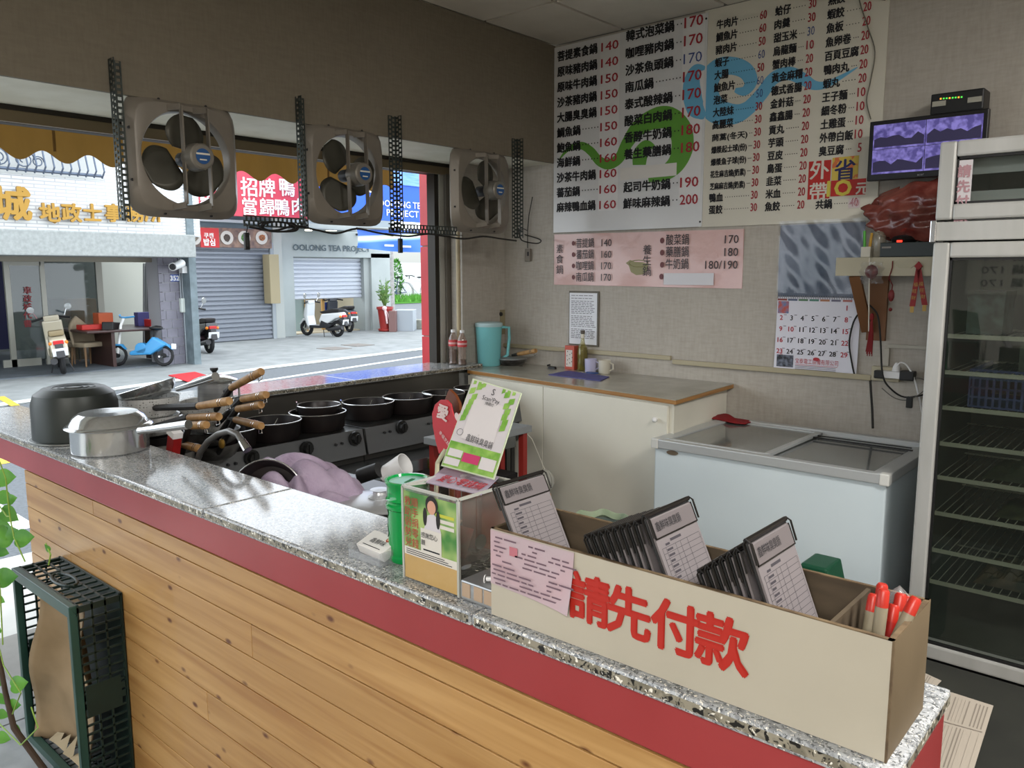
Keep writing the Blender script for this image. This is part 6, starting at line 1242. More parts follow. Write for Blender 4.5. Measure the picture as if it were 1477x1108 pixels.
c = at(518, 690, Z=.87); mb = MB(); mb.tube([c+V((-.02, .02, 0)), c+V((.05, .05, .03))], .028, 12); mb.build('thermos', 'black', smooth=True, label='black and red bottle lying between towel and white cup', cat='bottle')
# ------------------------------------------------------------------ side table with red legs
t = thing('side_table', 'grey topped side table with red leg beside the white cabinet', 'table', (-2.85, 3.0, 0)); zt_ = .80
a = at(775, 612, Z=zt_); b = at(748, 604, Z=zt_)
mb = MB(); mb.box(-2.85, a.x, 2.60, 3.17, zt_-.035, zt_) ; mb.build('tabletop', mm('tt_grey', '#84888a', .5), t, bevel=.003)
for x, y in ((a.x-.03, 2.64), (a.x-.03, 3.13), (-2.82, 2.64), (-2.82, 3.13)): mb = MB(); mb.box(x-.016, x+.016, y-.016, y+.016, 0, zt_-.035); mb.build('leg', mm('leg_red', '#8c2620', .5), t)
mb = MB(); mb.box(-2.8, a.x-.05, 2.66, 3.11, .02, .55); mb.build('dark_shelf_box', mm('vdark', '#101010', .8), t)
c = at(737, 684, Y=2.9); mb = MB(); mb.box(-2.79, -2.70, 2.72, 2.95, .551, .64); mb.build('yellow_packet', mm('pkty', '#a39a1e', .4, col2='#6f6a14', scale=12), bevel=.01, label='yellow packet under the grey side table', cat='packet')
c = at(786, 700, Y=3.3); mb = MB(); mb.grid(lambda u, v: V((c.x+.05*math.sin(PI*v)**.5*math.cos(2*PI*u)*(1+.1*math.sin(u*30)), 3.3+.05*math.sin(PI*v)**.5*math.sin(2*PI*u), c.z-.04+.13*v)), 24, 10); o = mb.build('plastic_bag', glass('bagclear', '#c4c4bc', .5, .3), smooth=True, label='clear plastic bag with orange sauce hanging beside the red table leg', cat='bag')
mb = MB(); mb.tube([(c.x, 3.3, c.z-.05), (c.x+.02, 3.3, c.z-.2)], [.035, .02], 10); mb2 = MB(); mb2.tube([(c.x, 3.3, c.z+.085), (c.x-.01, 3.2, .72), (-2.67, 3.15, .765)], .002, 5); attach(mb2, 'tie_string', 'offwhite', o); attach(mb, 'sauce_pouch', mm('sauce', '#9c6a14', .4), o, smooth=True, label='orange sauce pouch')
# bin behind the box
c = at(865, 752, Z=.60); t = thing('waste_bin', 'round bin lined with a pale green bag behind the order box', 'bin', (c.x, c.y, 0)); r = .125
mb = MB(); mb.lathe([(.09, 0), (r, .58), (r-.004, .58), (.085, .01), (0, .01)], (c.x, c.y, 0), 28); mb.build('bin_body', mm('bin', '#5b6660', .5), t, smooth=True)
mb = MB(); mb.grid(lambda u, v: V((c.x+(r+.012-.02*v+.004*math.sin(u*60))*math.cos(2*PI*u), c.y+(r+.012-.02*v+.004*math.sin(u*60))*math.sin(2*PI*u), .52+.09*math.sin(PI*v*.75)+.006*math.sin(u*44))), 60, 8); mb.build('liner', mm('liner_green', '#94a388', .35, bump=.3, bscale=30), t, smooth=True)
c = at(1182, 832, Z=.56); mb = MB(); mb.prism([(c.x-.10, c.y-.02, .40), (c.x+.08, c.y-.02, .40), (c.x+.03, c.y-.02, .60), (c.x-.06, c.y-.02, .60)], (0, .14, 0)); mb.build('green_bin', mm('dkgreen', '#174a34', .4), bevel=.008, label='dark green plastic bin lid showing behind the order box', cat='bin')
mb = MB(); mb.box(c.x-.16, c.x+.16, c.y-.05, c.y+.25, 0, .40); mb.build('stool', mm('stool', '#24302a', .5), bevel=.01, label='dark low stool standing in front of the freezer', cat='stool')
# ================================================================== THINGS ON THE WORKTOP
zw = zW+.001
c = at(698, 528, Z=zw); jr = .084; jc = V((c.x, c.y+.05, zw)); t = thing('water_jug', 'tall turquoise plastic water jug with lid on the laminate worktop', 'jug', jc); hj = .272
mj = mat('jug_blue', '#86cfd4', .25, trans=.2, ior=1.2); M['jug_blue'] = mj
mb = MB(); mb.lathe([(0, 0), (jr*.86, 0), (jr*.9, .006), (jr*1.0, hj*.7), (jr*1.06, hj), (jr*1.03, hj), (jr*.85, .01), (0, .008)], jc, 32); mb.build('jug_body', mj, t, smooth=True)
mb = MB(); mb.lathe([(0, .008), (jr*.84, .01), (jr*.95, hj*.72), (0, hj*.72)], jc, 28); mb.build('water', mat('jugwater', '#58b4c4', .1, trans=.2, ior=1.33), t, smooth=True)
mb = MB(); mb.lathe([(jr*1.07, hj-.012), (jr*1.10, hj), (jr*1.08, hj+.012), (jr*.9, hj+.018), (0, hj+.02)], jc, 32); mb.build('lid', mm('juglid', '#a9c4c8', .3), t, smooth=True)
d = V((.753, .658, 0)); mb = MB(); mb.tube([jc+d*jr*1.0+V((0, 0, hj-.015)), jc+d*(jr+.05)+V((0, 0, hj-.02)), jc+d*(jr+.052)+V((0, 0, hj-.09)), jc+d*(jr+.04)+V((0, 0, .07)), jc+d*jr*.9+V((0, 0, .035))], .0105, 10); mb.build('handle', mj, t, smooth=True)
def pet(px, py, label, lvl=.0, Z=1.001):
    c = at(px, py, Y=3.655); c = V((c.x, 3.655, Z)); t = thing('soda_bottle', label, 'bottle', c)
    prof = [(.024, 0), (.030, .006)] + [(.030-.003*(k % 2), .012+.012*k) for k in range(9)] + [(.031, .125), (.031, .16), (.026, .175), (.014, .20), (.012, .212)]
    mb = MB(); mb.lathe([(0, 0)]+prof, c, 18); mb.build('bottle_body', glass('pet%d' % px, '#a08c80', .35, .06), t, smooth=True)
    if lvl: mb = MB(); mb.lathe([(0, .004)]+[(r-.003, z) for r, z in prof if z < lvl]+[(0, lvl)], c, 16); mb.build('cola', mm('cola', '#2e1610', .15), t, smooth=True)
    mb = MB(); mb.lathe([(.0315, .118), (.0315, .158)], c, 18); mb.build('label', mm('colalabel', '#b83a3e', .4), t, smooth=True)
    mb = MB(); mb.lathe([(.0315, .132), (.0320, .132), (.0320, .144), (.0315, .144)], c, 18); mb.build('label_band', mm('cband', '#c9a3a0', .4), t)
    mb = MB(); mb.lathe([(.014, .207), (.014, .224), (0, .225)], c, 14); mb.build('cap', 'plastic_white', t, smooth=True)
pet(654, 520.5, 'soda bottle with red label and dark drink, left one beside the jug', .10); pet(667, 522, 'soda bottle with red label nearly empty, right one beside the jug', .04)
# pan behind the jug
c = at(738, 518, Y=4.03); c = V((c.x, c.y, zw)); t = thing('frying_pan', 'grey saucepan with wooden handle behind the blue jug', 'pan', c); pan_bowl(t, c, .10, .04, 'pan_dark'); mb = MB(); mb.lathe([(.104, 0), (.104, .004), (.08, .014), (0, .018)], c+V((0, 0, .041)), 28); mb.build('lid', 'steel', t, smooth=True)
a = at(747, 511, Y=c.y-.05); b = at(773, 506, Y=c.y-.08); pan_handle(t, a, b)
# keys
c = at(795, 526, Y=4.04); c.z = zw; mb = MB(); mb.tube([c+V((-.05, .02, .012)), c+V((-.035, .03, .018)), c+V((-.02, .01, .01)), c+V((0, 0, .008)), c+V((.03, .01, .008))], .006, 8); mb.box(c.x-.01, c.x+.045, c.y-.02, c.y+.0, zw, zw+.012); mb.build('key_bunch', 'black', label='small bunch of black keys on the worktop', cat='keys')
# tea box
c = at(821, 530, Y=4.07); c.z = zw; bt_ = thing('tea_carton', 'upright red and white tea carton beside the dark bottle', 'carton', V((c.x, c.y+.03, zw))); hb_ = .152
mb = MB(); mb.box(c.x-.036, c.x+.036, c.y, c.y+.05, zw, zw+hb_); mb.build('carton_body', mm('carton_red', '#b4503f', .5), bt_, bevel=.001)
mb = MB(); quad(mb, c.x-.027, c.x+.024, zw+.018, zw+.125, c.y-.001); mb.build('white_panel', mm('cpanel', '#c9c2bb', .5), bt_)
mb = MB()
for i in range(10): x = c.x-.02+.0185*(i % 3)+.004*(i % 2); z = zw+.03+.009*i; quad(mb, x, x+.006, z, z+.007, c.y-.0018)
mb.build('print', mm('cprint', '#4a3a3c', .6), bt_)
# bottle
c = at(840, 530, Y=4.09); c.z = zw; t = thing('glass_bottle', 'olive glass bottle of dark oil standing by the tea carton', 'bottle', c)
prof = [(0, 0), (.030, 0), (.033, .006), (.033, .125), (.029, .145), (.014, .175), (.011, .20), (.011, .235)]
mb = MB(); mb.lathe(prof, c, 24); mb.build('bottle_body', glass('oliveglass', '#8f8638', .35, .04), t, smooth=True); mb = MB(); mb.lathe([(0, .003), (.0305, .005), (.0305, .124), (.026, .143), (0, .144)], c, 20); mb.build('oil', mat('oil', '#3a2a12', .2, col2='#5a4a18', scale=40), t, smooth=True)
mb = MB(); mb.lathe([(.013, .232), (.014, .236), (.014, .254), (0, .255)], c, 14); mb.build('cap', mm('bcap', '#5c554c', .5), t, smooth=True); mb = MB(); mb.lathe([(.0118, .205), (.0122, .21), (.0122, .228), (.0118, .23)], c, 14); mb.build('neck_label', 'offwhite', t)
def mug(px, py, m, label):
    c = at(px, py, Y=4.05); c.z = zw; t = thing('mug', label, 'mug', c); mb = MB(); mb.lathe([(0, 0), (.034, 0), (.036, .003), (.038, .083), (.035, .083), (.033, .006), (0, .006)], c, 24); mb.build('mug_body', m, t, smooth=True)
    d = V((.97, .1, 0)).normalized(); mb = MB(); mb.tube([c+d*.035+V((0, 0, .068)), c+d*.058+V((0, 0, .06)), c+d*.058+V((0, 0, .03)), c+d*.035+V((0, 0, .018))], .005, 8); mb.build('handle', m, t, smooth=True)
mug(852, 534, mm('mug_lilac', '#b4b2cc', .35), 'pale lilac mug on the worktop'); mug(872, 534.5, mm('mug_white', '#c4bfb0', .35), 'cream white mug standing right of the lilac one')
c = at(857, 537, Y=4.01); c.z = zw; mb = MB(); mb.prism([V((c.x+.045*math.cos(k*PI/8), c.y-.02+.02*math.sin(k*PI/8), zw+.003*1)) for k in range(16)], (0, 0, .006)); mb.build('small_dish', mm('bluelid', '#1f3f7a', .4), label='flat dark blue dish lying in front of the mugs', cat='dish')
p = [at(x, y, Z=zw) for x, y in ((791, 541), (819, 535.5), (879, 544), (866, 550))]; mb = MB(); mb.prism(p, (0, 0, .004)); mb.build('notepad', mm('pad_purple', '#4a4a86', .6), label='flat purple blue pad on the front edge of the worktop', cat='pad')
# ================================================================== THINGS ON THE ORDER COUNTER
c = at(108, 632, Z=1.0); c = V((c.x, 1.115, 1.001)); t = thing('inverted_pot', 'black anodised pot turned upside down on the counter end', 'pot', c); r = .148
mb = MB(); mb.lathe([(r, 0), (r+.006, .002), (r+.006, .006), (r-.004, .009), (r-.006, .13), (r-.016, .165), (r-.045, .186), (r-.06, .190), (r-.07, .186), (0, .186)], c, 48); mb.build('pot_body', mm('anodised', '#262a28', .42, .2, col2='#2e3330', scale=3), t, smooth=True)
mb = MB(); mb.lathe([(r+.001, .0), (r+.0085, .001), (r+.0085, .006), (r+.001, .007)], c, 48); mb.build('rim', mm('rimg', '#8a8c88', .3, .6), t, smooth=True)
for q in (.07, .05, .03): mb = MB(); mb.tube([c+V((q*math.cos(k*PI/16), q*math.sin(k*PI/16), .187)) for k in range(32)], .0018, 4, closed=True); mb.build('base_ring', 'anodised', t)
c0 = at(156, 648, Z=1.0); c = V((c0.x+.02, 1.108, 1.001)); r = .122; t = thing('steel_pan', 'polished steel saucepan with domed lid standing on the counter', 'saucepan', c)
mb = MB(); mb.lathe([(0, 0), (r-.004, 0), (r, .004), (r, .082), (r-.003, .082), (0, .08)], c, 48); mb.build('pan_body', 'pan_steel', t, smooth=True)
mb = MB(); mb.lathe([(r+.014, .082), (r+.016, .085), (r+.012, .090), (r+.002, .093), (r-.012, .118), (r-.03, .130), (r-.05, .128), (0, .126)], c, 48, ); mb.build('lid', 'pan_steel', t, smooth=True)
a = at(207, 621, Y=1.12); b = at(272, 612.5, Y=1.16); mb = MB(); mb.tube([a-(b-a).normalized()*.02, a, (a+b)/2, b], [.012, .011, .0135, .0145], 14); mb.build('handle', 'chrome', t, smooth=True)
# donation box
DX0, DX1, DY0, DY1, DZ = -1.158, -1.006, 1.0, 1.165, 1.187
t = thing('donation_box', 'clear acrylic donation box with coins, poster and tilted lid sign', 'box', ((DX0+DX1)/2, (DY0+DY1)/2, 1.001)); gl = glass('acrylic', '#c2c0b8', .08, .03)
for nm, bx in (('front_pane', (DX0, DX1, DY0, DY0+.003)), ('rear_pane', (DX0, DX1, DY1-.003, DY1)), ('left_pane', (DX0, DX0+.003, DY0+.003, DY1-.003)), ('right_pane', (DX1-.003, DX1, DY0+.003, DY1-.003))):
    mb = MB(); mb.box(*bx, 1.001, DZ); mb.build(nm, gl, t)
mb = MB(); e = .0025
for x in (DX0, DX1):
    for y in (DY0, DY1): mb.box(x-e, x+e, y-e, y+e, 1.001, DZ)
for y in (DY0, DY1): mb.box(DX0, DX1, y-e, y+e, DZ-e, DZ+e)
for x in (DX0, DX1): mb.box(x-e, x+e, DY0, DY1, DZ-e, DZ+e)
mb.build('edge_strips', mm('acr_edge', '#a8a9a2', .25), t)
mb = MB(); mb.box(DX0+.004, DX1-.004, DY1-.006, DY1-.004, 1.003, DZ-.01); mb.build('rear_poster', mm('rearp', '#7c3428', .5, col2='#8c5a40', scale=9), t)
mb = MB(); mb.box(DX0+.004, DX1-.004, DY0+.004, DY1-.008, 1.0015, 1.005); mb.build('base_pane', 'acr_edge', t)
rng = random.Random(5); mc = mm('coin', '#8e8c80', .35, .9)
cm_ = []
for i in range(170):
    x = rng.uniform(DX0+.018, DX1-.018); y = rng.uniform(DY0+.02, DY1-.025); z = 1.008+.045*((x-DX0)/(DX1-DX0))*.9*rng.random()+.012*rng.random(); mb = MB(); n_ = V((rng.uniform(-.35, .35), rng.uniform(-.35, .35), 1)).normalized(); mb.cyl(V((x, y, z)), V((x, y, z))+n_*.0018, rng.choice((.010, .012, .013)), n=12); cm_.append((mb, 'coin'))
mb = MB(); mb.cyl(at(694, 782, X=DX1-.006)-V((.002, 0, 0)), at(694, 782, X=DX1-.006), .0145, n=20); cm_.append((mb, 'coin'))
for mb, nm in cm_: mb.build(nm, mc, t)
for i, hx in enumerate(('#a09a8a', '#8a8478')):
    mb = MB(); mb.obox((DX0+.05+.04*i, DY0+.06, 1.10-.02*i), (.05, .06, .0008), rot('X', 35+30*i) @ rot('Y', 20)); mb.build('banknote', mat('note%d' % i, hx, .6, col2='#a0645a', scale=20), t)
# front poster
mb = MB(); px0, px1, pz0, pz1 = DX0+.003, DX1-.004, 1.052, DZ-.008; Yq = DY0-.0008; quad(mb, px0, px1, pz0, pz1, Yq); mb.build('poster', mat('poster', '#3f7a35', .3, col2='#9db36a', scale=16, detail=2, ramp=(.4, .62)), t)
mb = MB(); quad(mb, px0, px1, 1.004, pz0-.0, Yq); mb.build('kraft_card', mm('kraftc', '#b3935c', .35, bump=.3, bscale=20), t)
mb = MB(); quad(mb, px0, px1, pz0, pz0+.016, Yq-.0004); quad(mb, px0+.048, px1-.04, pz0+.012, pz0+.062, Yq-.0008); mb.build('white_card', mm('pcard', '#cbc6bd', .5), t)
mb = MB()
for i, ch in enumerate('順手捐零錢'): mb.text(ch, (px0+.033, Yq-.0005, pz1-.026-.0205*i), UX, UZ, h=.0200, align='c', bold=.02)
for i, ch in enumerate('救助弱勢兒'): mb.text(ch, (px0+.013, Yq-.0005, pz1-.026-.0205*i), UX, UZ, h=.0200, align='c', bold=.02)
mb.build('red_lettering', mm('post_red', '#a82a2a', .5), t)
xc = px0+.080
mb = MB(); z0 = pz0+.062; mb.prism([V((xc-.022, Yq-.0004, z0)), V((xc+.024, Yq-.0004, z0)), V((xc+.016, Yq-.0004, z0+.026)), V((xc+.004, Yq-.0004, z0+.034)), V((xc-.012, Yq-.0004, z0+.028))], (0, -.0003, 0)); mb.build('figure_shirt', mm('shirt', '#c4bfc4', .6), t)
mb = MB()
for dx in (-.019, .017): mb.prism([V((xc+dx+.0055*math.cos(k*PI/6), Yq-.0009, z0+.024+.018*math.sin(k*PI/6))) for k in range(12)], (0, -.0002, 0))
mb.prism([V((xc+.017*math.cos(k*PI/8), Yq-.0009, z0+.050+.018*math.sin(k*PI/8))) for k in range(16)], (0, -.0002, 0)); mb.build('figure_hair', mm('hairp', '#1c1614', .6), t)
mb = MB(); mb.prism([V((xc+.0115*math.cos(k*PI/8), Yq-.0013, z0+.045+.0135*math.sin(k*PI/8))) for k in range(16)], (0, -.0002, 0)); mb.build('figure_face', mm('facep', '#c4947c', .6), t)
mb = MB()
for i, ch in enumerate('感謝您心願'): mb.text(ch, (px0+.056+.0115*(i % 4), Yq-.001, pz0+.045-.015*(i//4)), UX, UZ, h=.012, align='c', bold=.02)
for k in range(3): quad(mb, px0+.006, px1-.012-.01*k, pz0+.003+.004*k, pz0+.0045+.004*k, Yq-.001)
quad(mb, px0+.055, px1-.045, pz0+.019, pz0+.022, Yq-.001)
mb.build('fine_print', 'ink', t)
mb = MB(); quad(mb, px1-.055, px1-.006, pz1-.034, pz1-.028, Yq-.0005); mb.build('yellow_print', mm('ypr', '#b8b83a', .5), t); mb = MB(); quad(mb, px1-.05, px1-.006, pz1-.045, pz1-.038, Yq-.0005); quad(mb, px1-.045, px1-.006, pz1-.056, pz1-.049, Yq-.0005); mb.build('white_print', 'pcard', t)
# tilted lid sign
A4 = [at(614, 697, Y=1.055), at(694, 715, Y=1.055), at(720, 689, Y=1.155), at(650, 668, Y=1.155)]
mb = MB(); nL = (A4[1]-A4[0]).cross(A4[3]-A4[0]).normalized(); mb.prism(A4, nL*.002); mb.build('lid_sign', mm('lidsign', '#9a8f9e', .25), t)
ux = (A4[1]-A4[0]); uy = (A4[3]-A4[0]); L1_, L2_ = ux.length, uy.length; uxn, uyn = ux.normalized(), (uy-ux.normalized()*uy.dot(ux.normalized())).normalized()
mb = MB(); mb.text('愛心零錢捐', A4[0]+ux*.13+uy*.16, uxn, uyn, h=L2_*.30, w_=L1_*.78, bold=.006, eps=.003); mb.build('red_lettering', 'redprint', t); mb = MB(); mb.text('臺北市社會局許可', A4[0]+ux*.35+uy*.74, uxn, uyn, h=L2_*.16, w_=L1_*.5, bold=.0, eps=.003) if False else mb.text('愛心零錢箱勸募字', A4[0]+ux*.38+uy*.72, uxn, uyn, h=L2_*.14, w_=L1_*.5, eps=.003); mb.build('blue_lettering', mm('lsb', '#34386a', .6), t)
mb = MB(); mb.bar(V((DX0, DY0+.0, DZ)), A4[0], .003, .003); mb.bar(V((DX1, DY1, DZ)), A4[2], .003, .003); mb.build('lid_edges', 'acr_edge', t)
# green money can
c = V((-1.232, 1.078, 1.001)); t = thing('green_can', 'translucent green cylindrical money can with slot on top', 'can', c); r = .046; h = .172
mg = mat('green_can', '#0f9a4a', .12, trans=.25, ior=1.3, coat=.5); M['green_can'] = mg
mb = MB(); mb.lathe([(0, 0), (r-.004, 0), (r, .006), (r, .012), (r-.003, .016), (r-.003, .11), (r+.001, .114), (r+.001, .12), (r-.003, .124), (r-.003, .128), (r+.001, .132), (r-.002, .137), (r-.002, h-.012), (r+.002, h-.006), (r+.002, h), (r-.003, h), (r-.006, h-.006), (0, h-.006)], c, 40); mb.build('can_body', mg, t, smooth=True)
mb = MB(); mb.lathe([(r-.007, h-.0058), (r-.007, h-.004), (0, h-.004)], c, 32); mb.build('top_disc', mm('can_top', '#7fb0a0', .3), t)
mb = MB(); mb.obox(c+V((.006, 0, h-.0035)), (.008, .034, .001), rot('Z', 20)); mb.build('coin_slot', mm('slotg', '#0a5c2c', .5), t)
mb = MB()
for k in range(2):
    ang = -2.3+.0*k; mb.tube([c+V(((r-.0025)*math.cos(-2.2+.25*math.sin(s_*.9)), (r-.0025)*math.sin(-2.2+.25*math.sin(s_*.9)), .05+.006*s_)) for s_ in range(14)], .0009, 4)
mb.build('handwriting', mm('dkg', '#08401f', .6), t)
# business cards
c = V((-1.285, 1.03, 1.001)); t = thing('card_holder', 'stack of white business cards in a clear tilted holder', 'cards', c); R = rot('Z', -4) @ rot('X', 22)
mb = MB(); mb.obox(c+V((0, .012, .024)), (.09, .052, .022), R); mb.build('card_stack', mm('cards', '#d9d6d2', .6), t, bevel=.0008)
mb = MB(); q = R @ V((0, 0, .0115)); cc_ = c+V((0, .012, .024))+q; n = 20; mb.prism([cc_+R @ V((.024+.008*math.cos(k*PI/10), .014+.008*math.sin(k*PI/10), 0)) for k in range(20)], R @ V((0, 0, .0004))); mb.build('red_logo', mm('clogo', '#9a3a2a', .5), t); mb = MB(); mb.prism([cc_+R @ V((.024+.0045*math.cos(k*PI/10), .014+.0045*math.sin(k*PI/10), .0004)) for k in range(20)], R @ V((0, 0, .0004))); mb.build('logo_centre', mm('clc', '#d0b890', .5), t)
mb = MB(); mb.text('鑫鮮味', cc_+R @ V((-.02, -.008, 0)), R @ V((1, 0, 0)), R @ V((0, 1, 0)), h=.016, w_=.05, bold=.01); mb.prism([cc_+R @ V((x, y, 0)) for x, y in ((-.03, -.019), (.03, -.019), (.03, -.0175), (-.03, -.0175))], R @ V((0, 0, .0005))); mb.build('print', 'ink', t)
mb = MB(); mb.box(c.x-.05, c.x+.05, c.y-.03, c.y-.028, 1.001, 1.018); mb.box(c.x-.05, c.x+.05, c.y-.028, c.y+.04, 1.001, 1.003); mb.box(c.x-.052, c.x-.05, c.y-.03, c.y+.04, 1.001, 1.03); mb.box(c.x+.05, c.x+.052, c.y-.03, c.y+.04, 1.001, 1.03); mb.build('clear_holder', glass('holder', '#c8ccd0', .2, .05), t)
# small metal tin between box and donation box
mb = MB(); mb.box(-1.0, -.916, .998, 1.10, 1.001, 1.038); o = mb.build('metal_tin', 'steel', bevel=.003, label='low metal tin with screws on it beside the order box', cat='tin')
mb = MB(); mb.tube([(-.955, 1.02, 1.044), (-.935, 1.03, 1.046)], .0045, 8); mb.cyl((-.956, 1.019, 1.044), (-.958, 1.018, 1.044), .008, n=10); mb.build('white_screw', 'plastic_white', label='white plastic screw lying on the metal tin', cat='screw')
mb = MB()
for x in (-.985, -.955, -.93): mb.box(x-.010, x+.010, .9965, .998, 1.008, 1.034)
attach(mb, 'label', mm('tinlab', '#a8917a', .5), o)
# payment sign on stand
TL, TR, BR, BL = at(682, 546, Y=1.20), at(752, 567, Y=1.20), at(712, 692, Y=1.105), at(636, 672, Y=1.105)
t = thing('payment_sign', 'green and white acrylic mobile payment sign leaning on a stand', 'sign', V(((BL.x+BR.x)/2, 1.11, 1.001)))
n_ = (TR-TL).cross(BL-TL).normalized(); n_ = n_ if n_.y > 0 else -n_
mb = MB(); mb.prism([TL, TR, BR, BL], n_*.003); mb.build('acrylic_plate', mm('acr_plate', '#b5c0a4', .2), t)
def SP(u, v, e=.0006): return TL*(1-u)*(1-v)+TR*u*(1-v)+BR*u*v+BL*(1-u)*v-n_*e
def sq(mb, u0, v0, u1, v1, e=.0006): return mb.add([SP(u0, v1, e), SP(u1, v1, e), SP(u1, v0, e), SP(u0, v0, e)], [(0, 1, 2, 3)])
mb = MB(); sq(mb, .015, .012, .985, .985); mb.build('print_ground', mm('qg', '#b3aeb0', .35), t)
mb = MB(); rng = random.Random(2)
for i in range(7):
    for s_ in (0, 1):
        u = (.03+.13*rng.random()*(1-i/8)) if s_ == 0 else (.84-.13*rng.random()*(1-i/9)); v = .03+.062*i; w__ = .10; mb.add([SP(u, v+.085, .001), SP(u+w__, v+.06, .001), SP(u+w__, v-.01, .001), SP(u, v+.015, .001)], [(0, 1, 2, 3)])
for i in range(9): u = .05+i*.1; mb.add([SP(u, .06+.03*abs(i-4)/4*-1+.03, .0009), SP(u+.06, .05, .0009), SP(u+.06, .015, .0009), SP(u, .015, .0009)], [(0, 1, 2, 3)]) if i not in (3, 4, 5) else None
sq(mb, .015, .71, .985, .985, .0008); mb.build('green_blocks', mm('qgreen', '#5a8a2c', .4, col2='#8aab56', scale=30), t)
mb = MB(); sq(mb, .05, .79, .32, .87, .0014); sq(mb, .68, .80, .96, .93, .0014); sq(mb, .03, .89, .32, .965, .0014); sq(mb, .18, .20, .8, .66, .0007); mb.build('white_panels', mm('qwhite', '#b9b4b4', .4), t)
mb = MB(); sq(mb, .34, .80, .66, .90, .0016); mb.build('pink_panel', mm('qpink', '#a8305a', .4), t)
un = (TR-TL).normalized(); vn = (TL-BL).normalized()
mb = MB(); mb.text('S', SP(.5, .12, .001), un, vn, h=.020, align='c'); mb.text('Scan²Pay', SP(.5, .195, .001), un, vn, h=.0135, align='c'); mb.text('掃碼付', SP(.5, .24, .001), un, vn, h=.008, align='c', bold=.02); mb.text('鑫鮮味臭臭鍋', SP(.55, .68, .0016), un, vn, h=.0165, w_=.072, align='c', bold=.008); mb.tube([SP(.13+.06*math.cos(k*PI/8), .60+.035*math.sin(k*PI/8), .001) for k in range(16)], .0004, 4, closed=True); mb.build('lettering', mm('qink', '#2c2a2c', .5), t)
mb = MB(); mb.bar(V(((TL.x+TR.x)/2-.01, 1.16, 1.002)), (TL+TR)/2*.45+(BL+BR)/2*.55+n_*.006, .02, .003); mb.box((BL.x+BR.x)/2-.05, (BL.x+BR.x)/2+.05, 1.09, 1.19, 1.001, 1.004); mb.bar(V(((BL.x+BR.x)/2, 1.108, 1.003)), (BL+BR)/2+n_*.006, .04, .003); mb.build('stand', gl, t)
# heart sign on a stick
def hs_(px, py, e=0): return at(px, py, Y=1.21-e)
t = thing('heart_sign', 'red heart shaped love shop sign on a cream stem', 'sign', V((hs_(640, 660).x, 1.21, 1.001)))
hp = [(633, 655), (628, 636), (624, 615), (623, 597), (627, 584), (635, 577), (644, 577), (650, 583), (652, 592), (654, 600), (662, 596), (672, 594), (680, 600), (680, 612), (674, 628), (660, 640), (648, 646), (638, 650)]
mb = MB(); mb.prism([hs_(*p) for p in hp], (0, .004, 0)); mb.build('heart_plate', mm('heartred', '#a8242c', .35), t, bevel=.0008)
mb = MB(); mb.text('愛', hs_(638, 603, .001), (.97, 0, -.24), (.24, 0, .97), h=.036, align='c', bold=.03); mb.text('商店', hs_(662, 627, .001), (.9, 0, -.4), (.4, 0, .9), h=.018, align='c', bold=.01); mb.text('♥', hs_(662, 608, .001), UX, UZ, h=.022, align='c'); mb.text('幸福烹飪人', hs_(642, 636, .001), (.75, 0, -.65), (.65, 0, .75), h=.010, align='c'); mb.build('lettering', mm('heartw', '#cdb9b6', .5), t)
mb = MB(); mb.tube([hs_(643, 647, -.004), hs_(631, 668, -.004), V((hs_(624, 700).x, 1.214, 1.03)), V((hs_(620, 720).x, 1.2, 1.003))], .005, 8); mb.build('stem', mm('stemc', '#b8b49a', .5), t); mb = MB(); mb.lathe([(.03, 0), (.03, .005), (0, .006)], V((hs_(620, 720).x, 1.2, 1.001)), 20); mb.build('foot', 'stemc', t)
# wooden spatula behind it
t = thing('wooden_spatula', 'dark brown pointed wooden spoon standing behind the heart sign', 'spatula', V((at(652, 672, Y=1.26).x, 1.24, .85)))
sp_ = [(652, 604), (644, 592), (641, 578), (646, 565), (648, 562), (656, 570), (662, 582), (663, 592), (657, 602)]
mb = MB(); mb.prism([at(x, y, Y=1.245) for x, y in sp_], (0, .008, 0)); mb.tube([at(655, 596, Y=1.25), at(651, 640, Y=1.25), V((at(651, 690, Y=1.25).x, 1.25, .9))], .007, 8); mb.build('spatula_body', mm('darkwood', '#5e2f12', .35), t, smooth=True)
# ------------------------------------------------------------------ order box
BX0, BX1, BY0, BY1, BZ = -.911, -.254, .985, 1.148, 1.159
bx = thing('order_box', 'long cream open box with four red characters on the counter', 'box', ((BX0+BX1)/2, 1.065, 1.001))
mm('box_cream', '#b0a999', .45, col2='#a8a191', scale=3); mm('box_wood', '#524636', .7, col2='#3e3427', scale=8, stretch=(1, 1, 4)); mm('box_side', '#6e5f48', .6, col2='#5f513c', scale=4)
th = .006
mb = MB(); mb.box(BX0, BX1, BY0, BY0+th, 1.001, BZ-.001); mb.build('front_panel', 'box_cream', bx)
mb = MB(); mb.box(BX0, BX1, BY1-th, BY1, 1.001, BZ-.001); mb.build('rear_panel', 'box_wood', bx)
mb = MB(); mb.box(BX0, BX0+th, BY0+th, BY1-th, 1.001, BZ-.001); mb.build('side_panel', 'box_wood', bx)
mb = MB(); mb.box(BX1-th, BX1, BY0+th, BY1-th, 1.001, BZ-.001); mb.build('side_panel', 'box_side', bx, label='brown right side panel')
mb = MB(); mb.box(BX1-.0, BX1+.0012, BY0, BY1, 1.001, BZ-.001); mb.build('side_veneer', 'box_side', bx)
mb = MB(); mb.box(-.334, -.328, BY0+th, BY1-th, 1.007, BZ-.003); mb.build('divider', 'box_wood', bx)
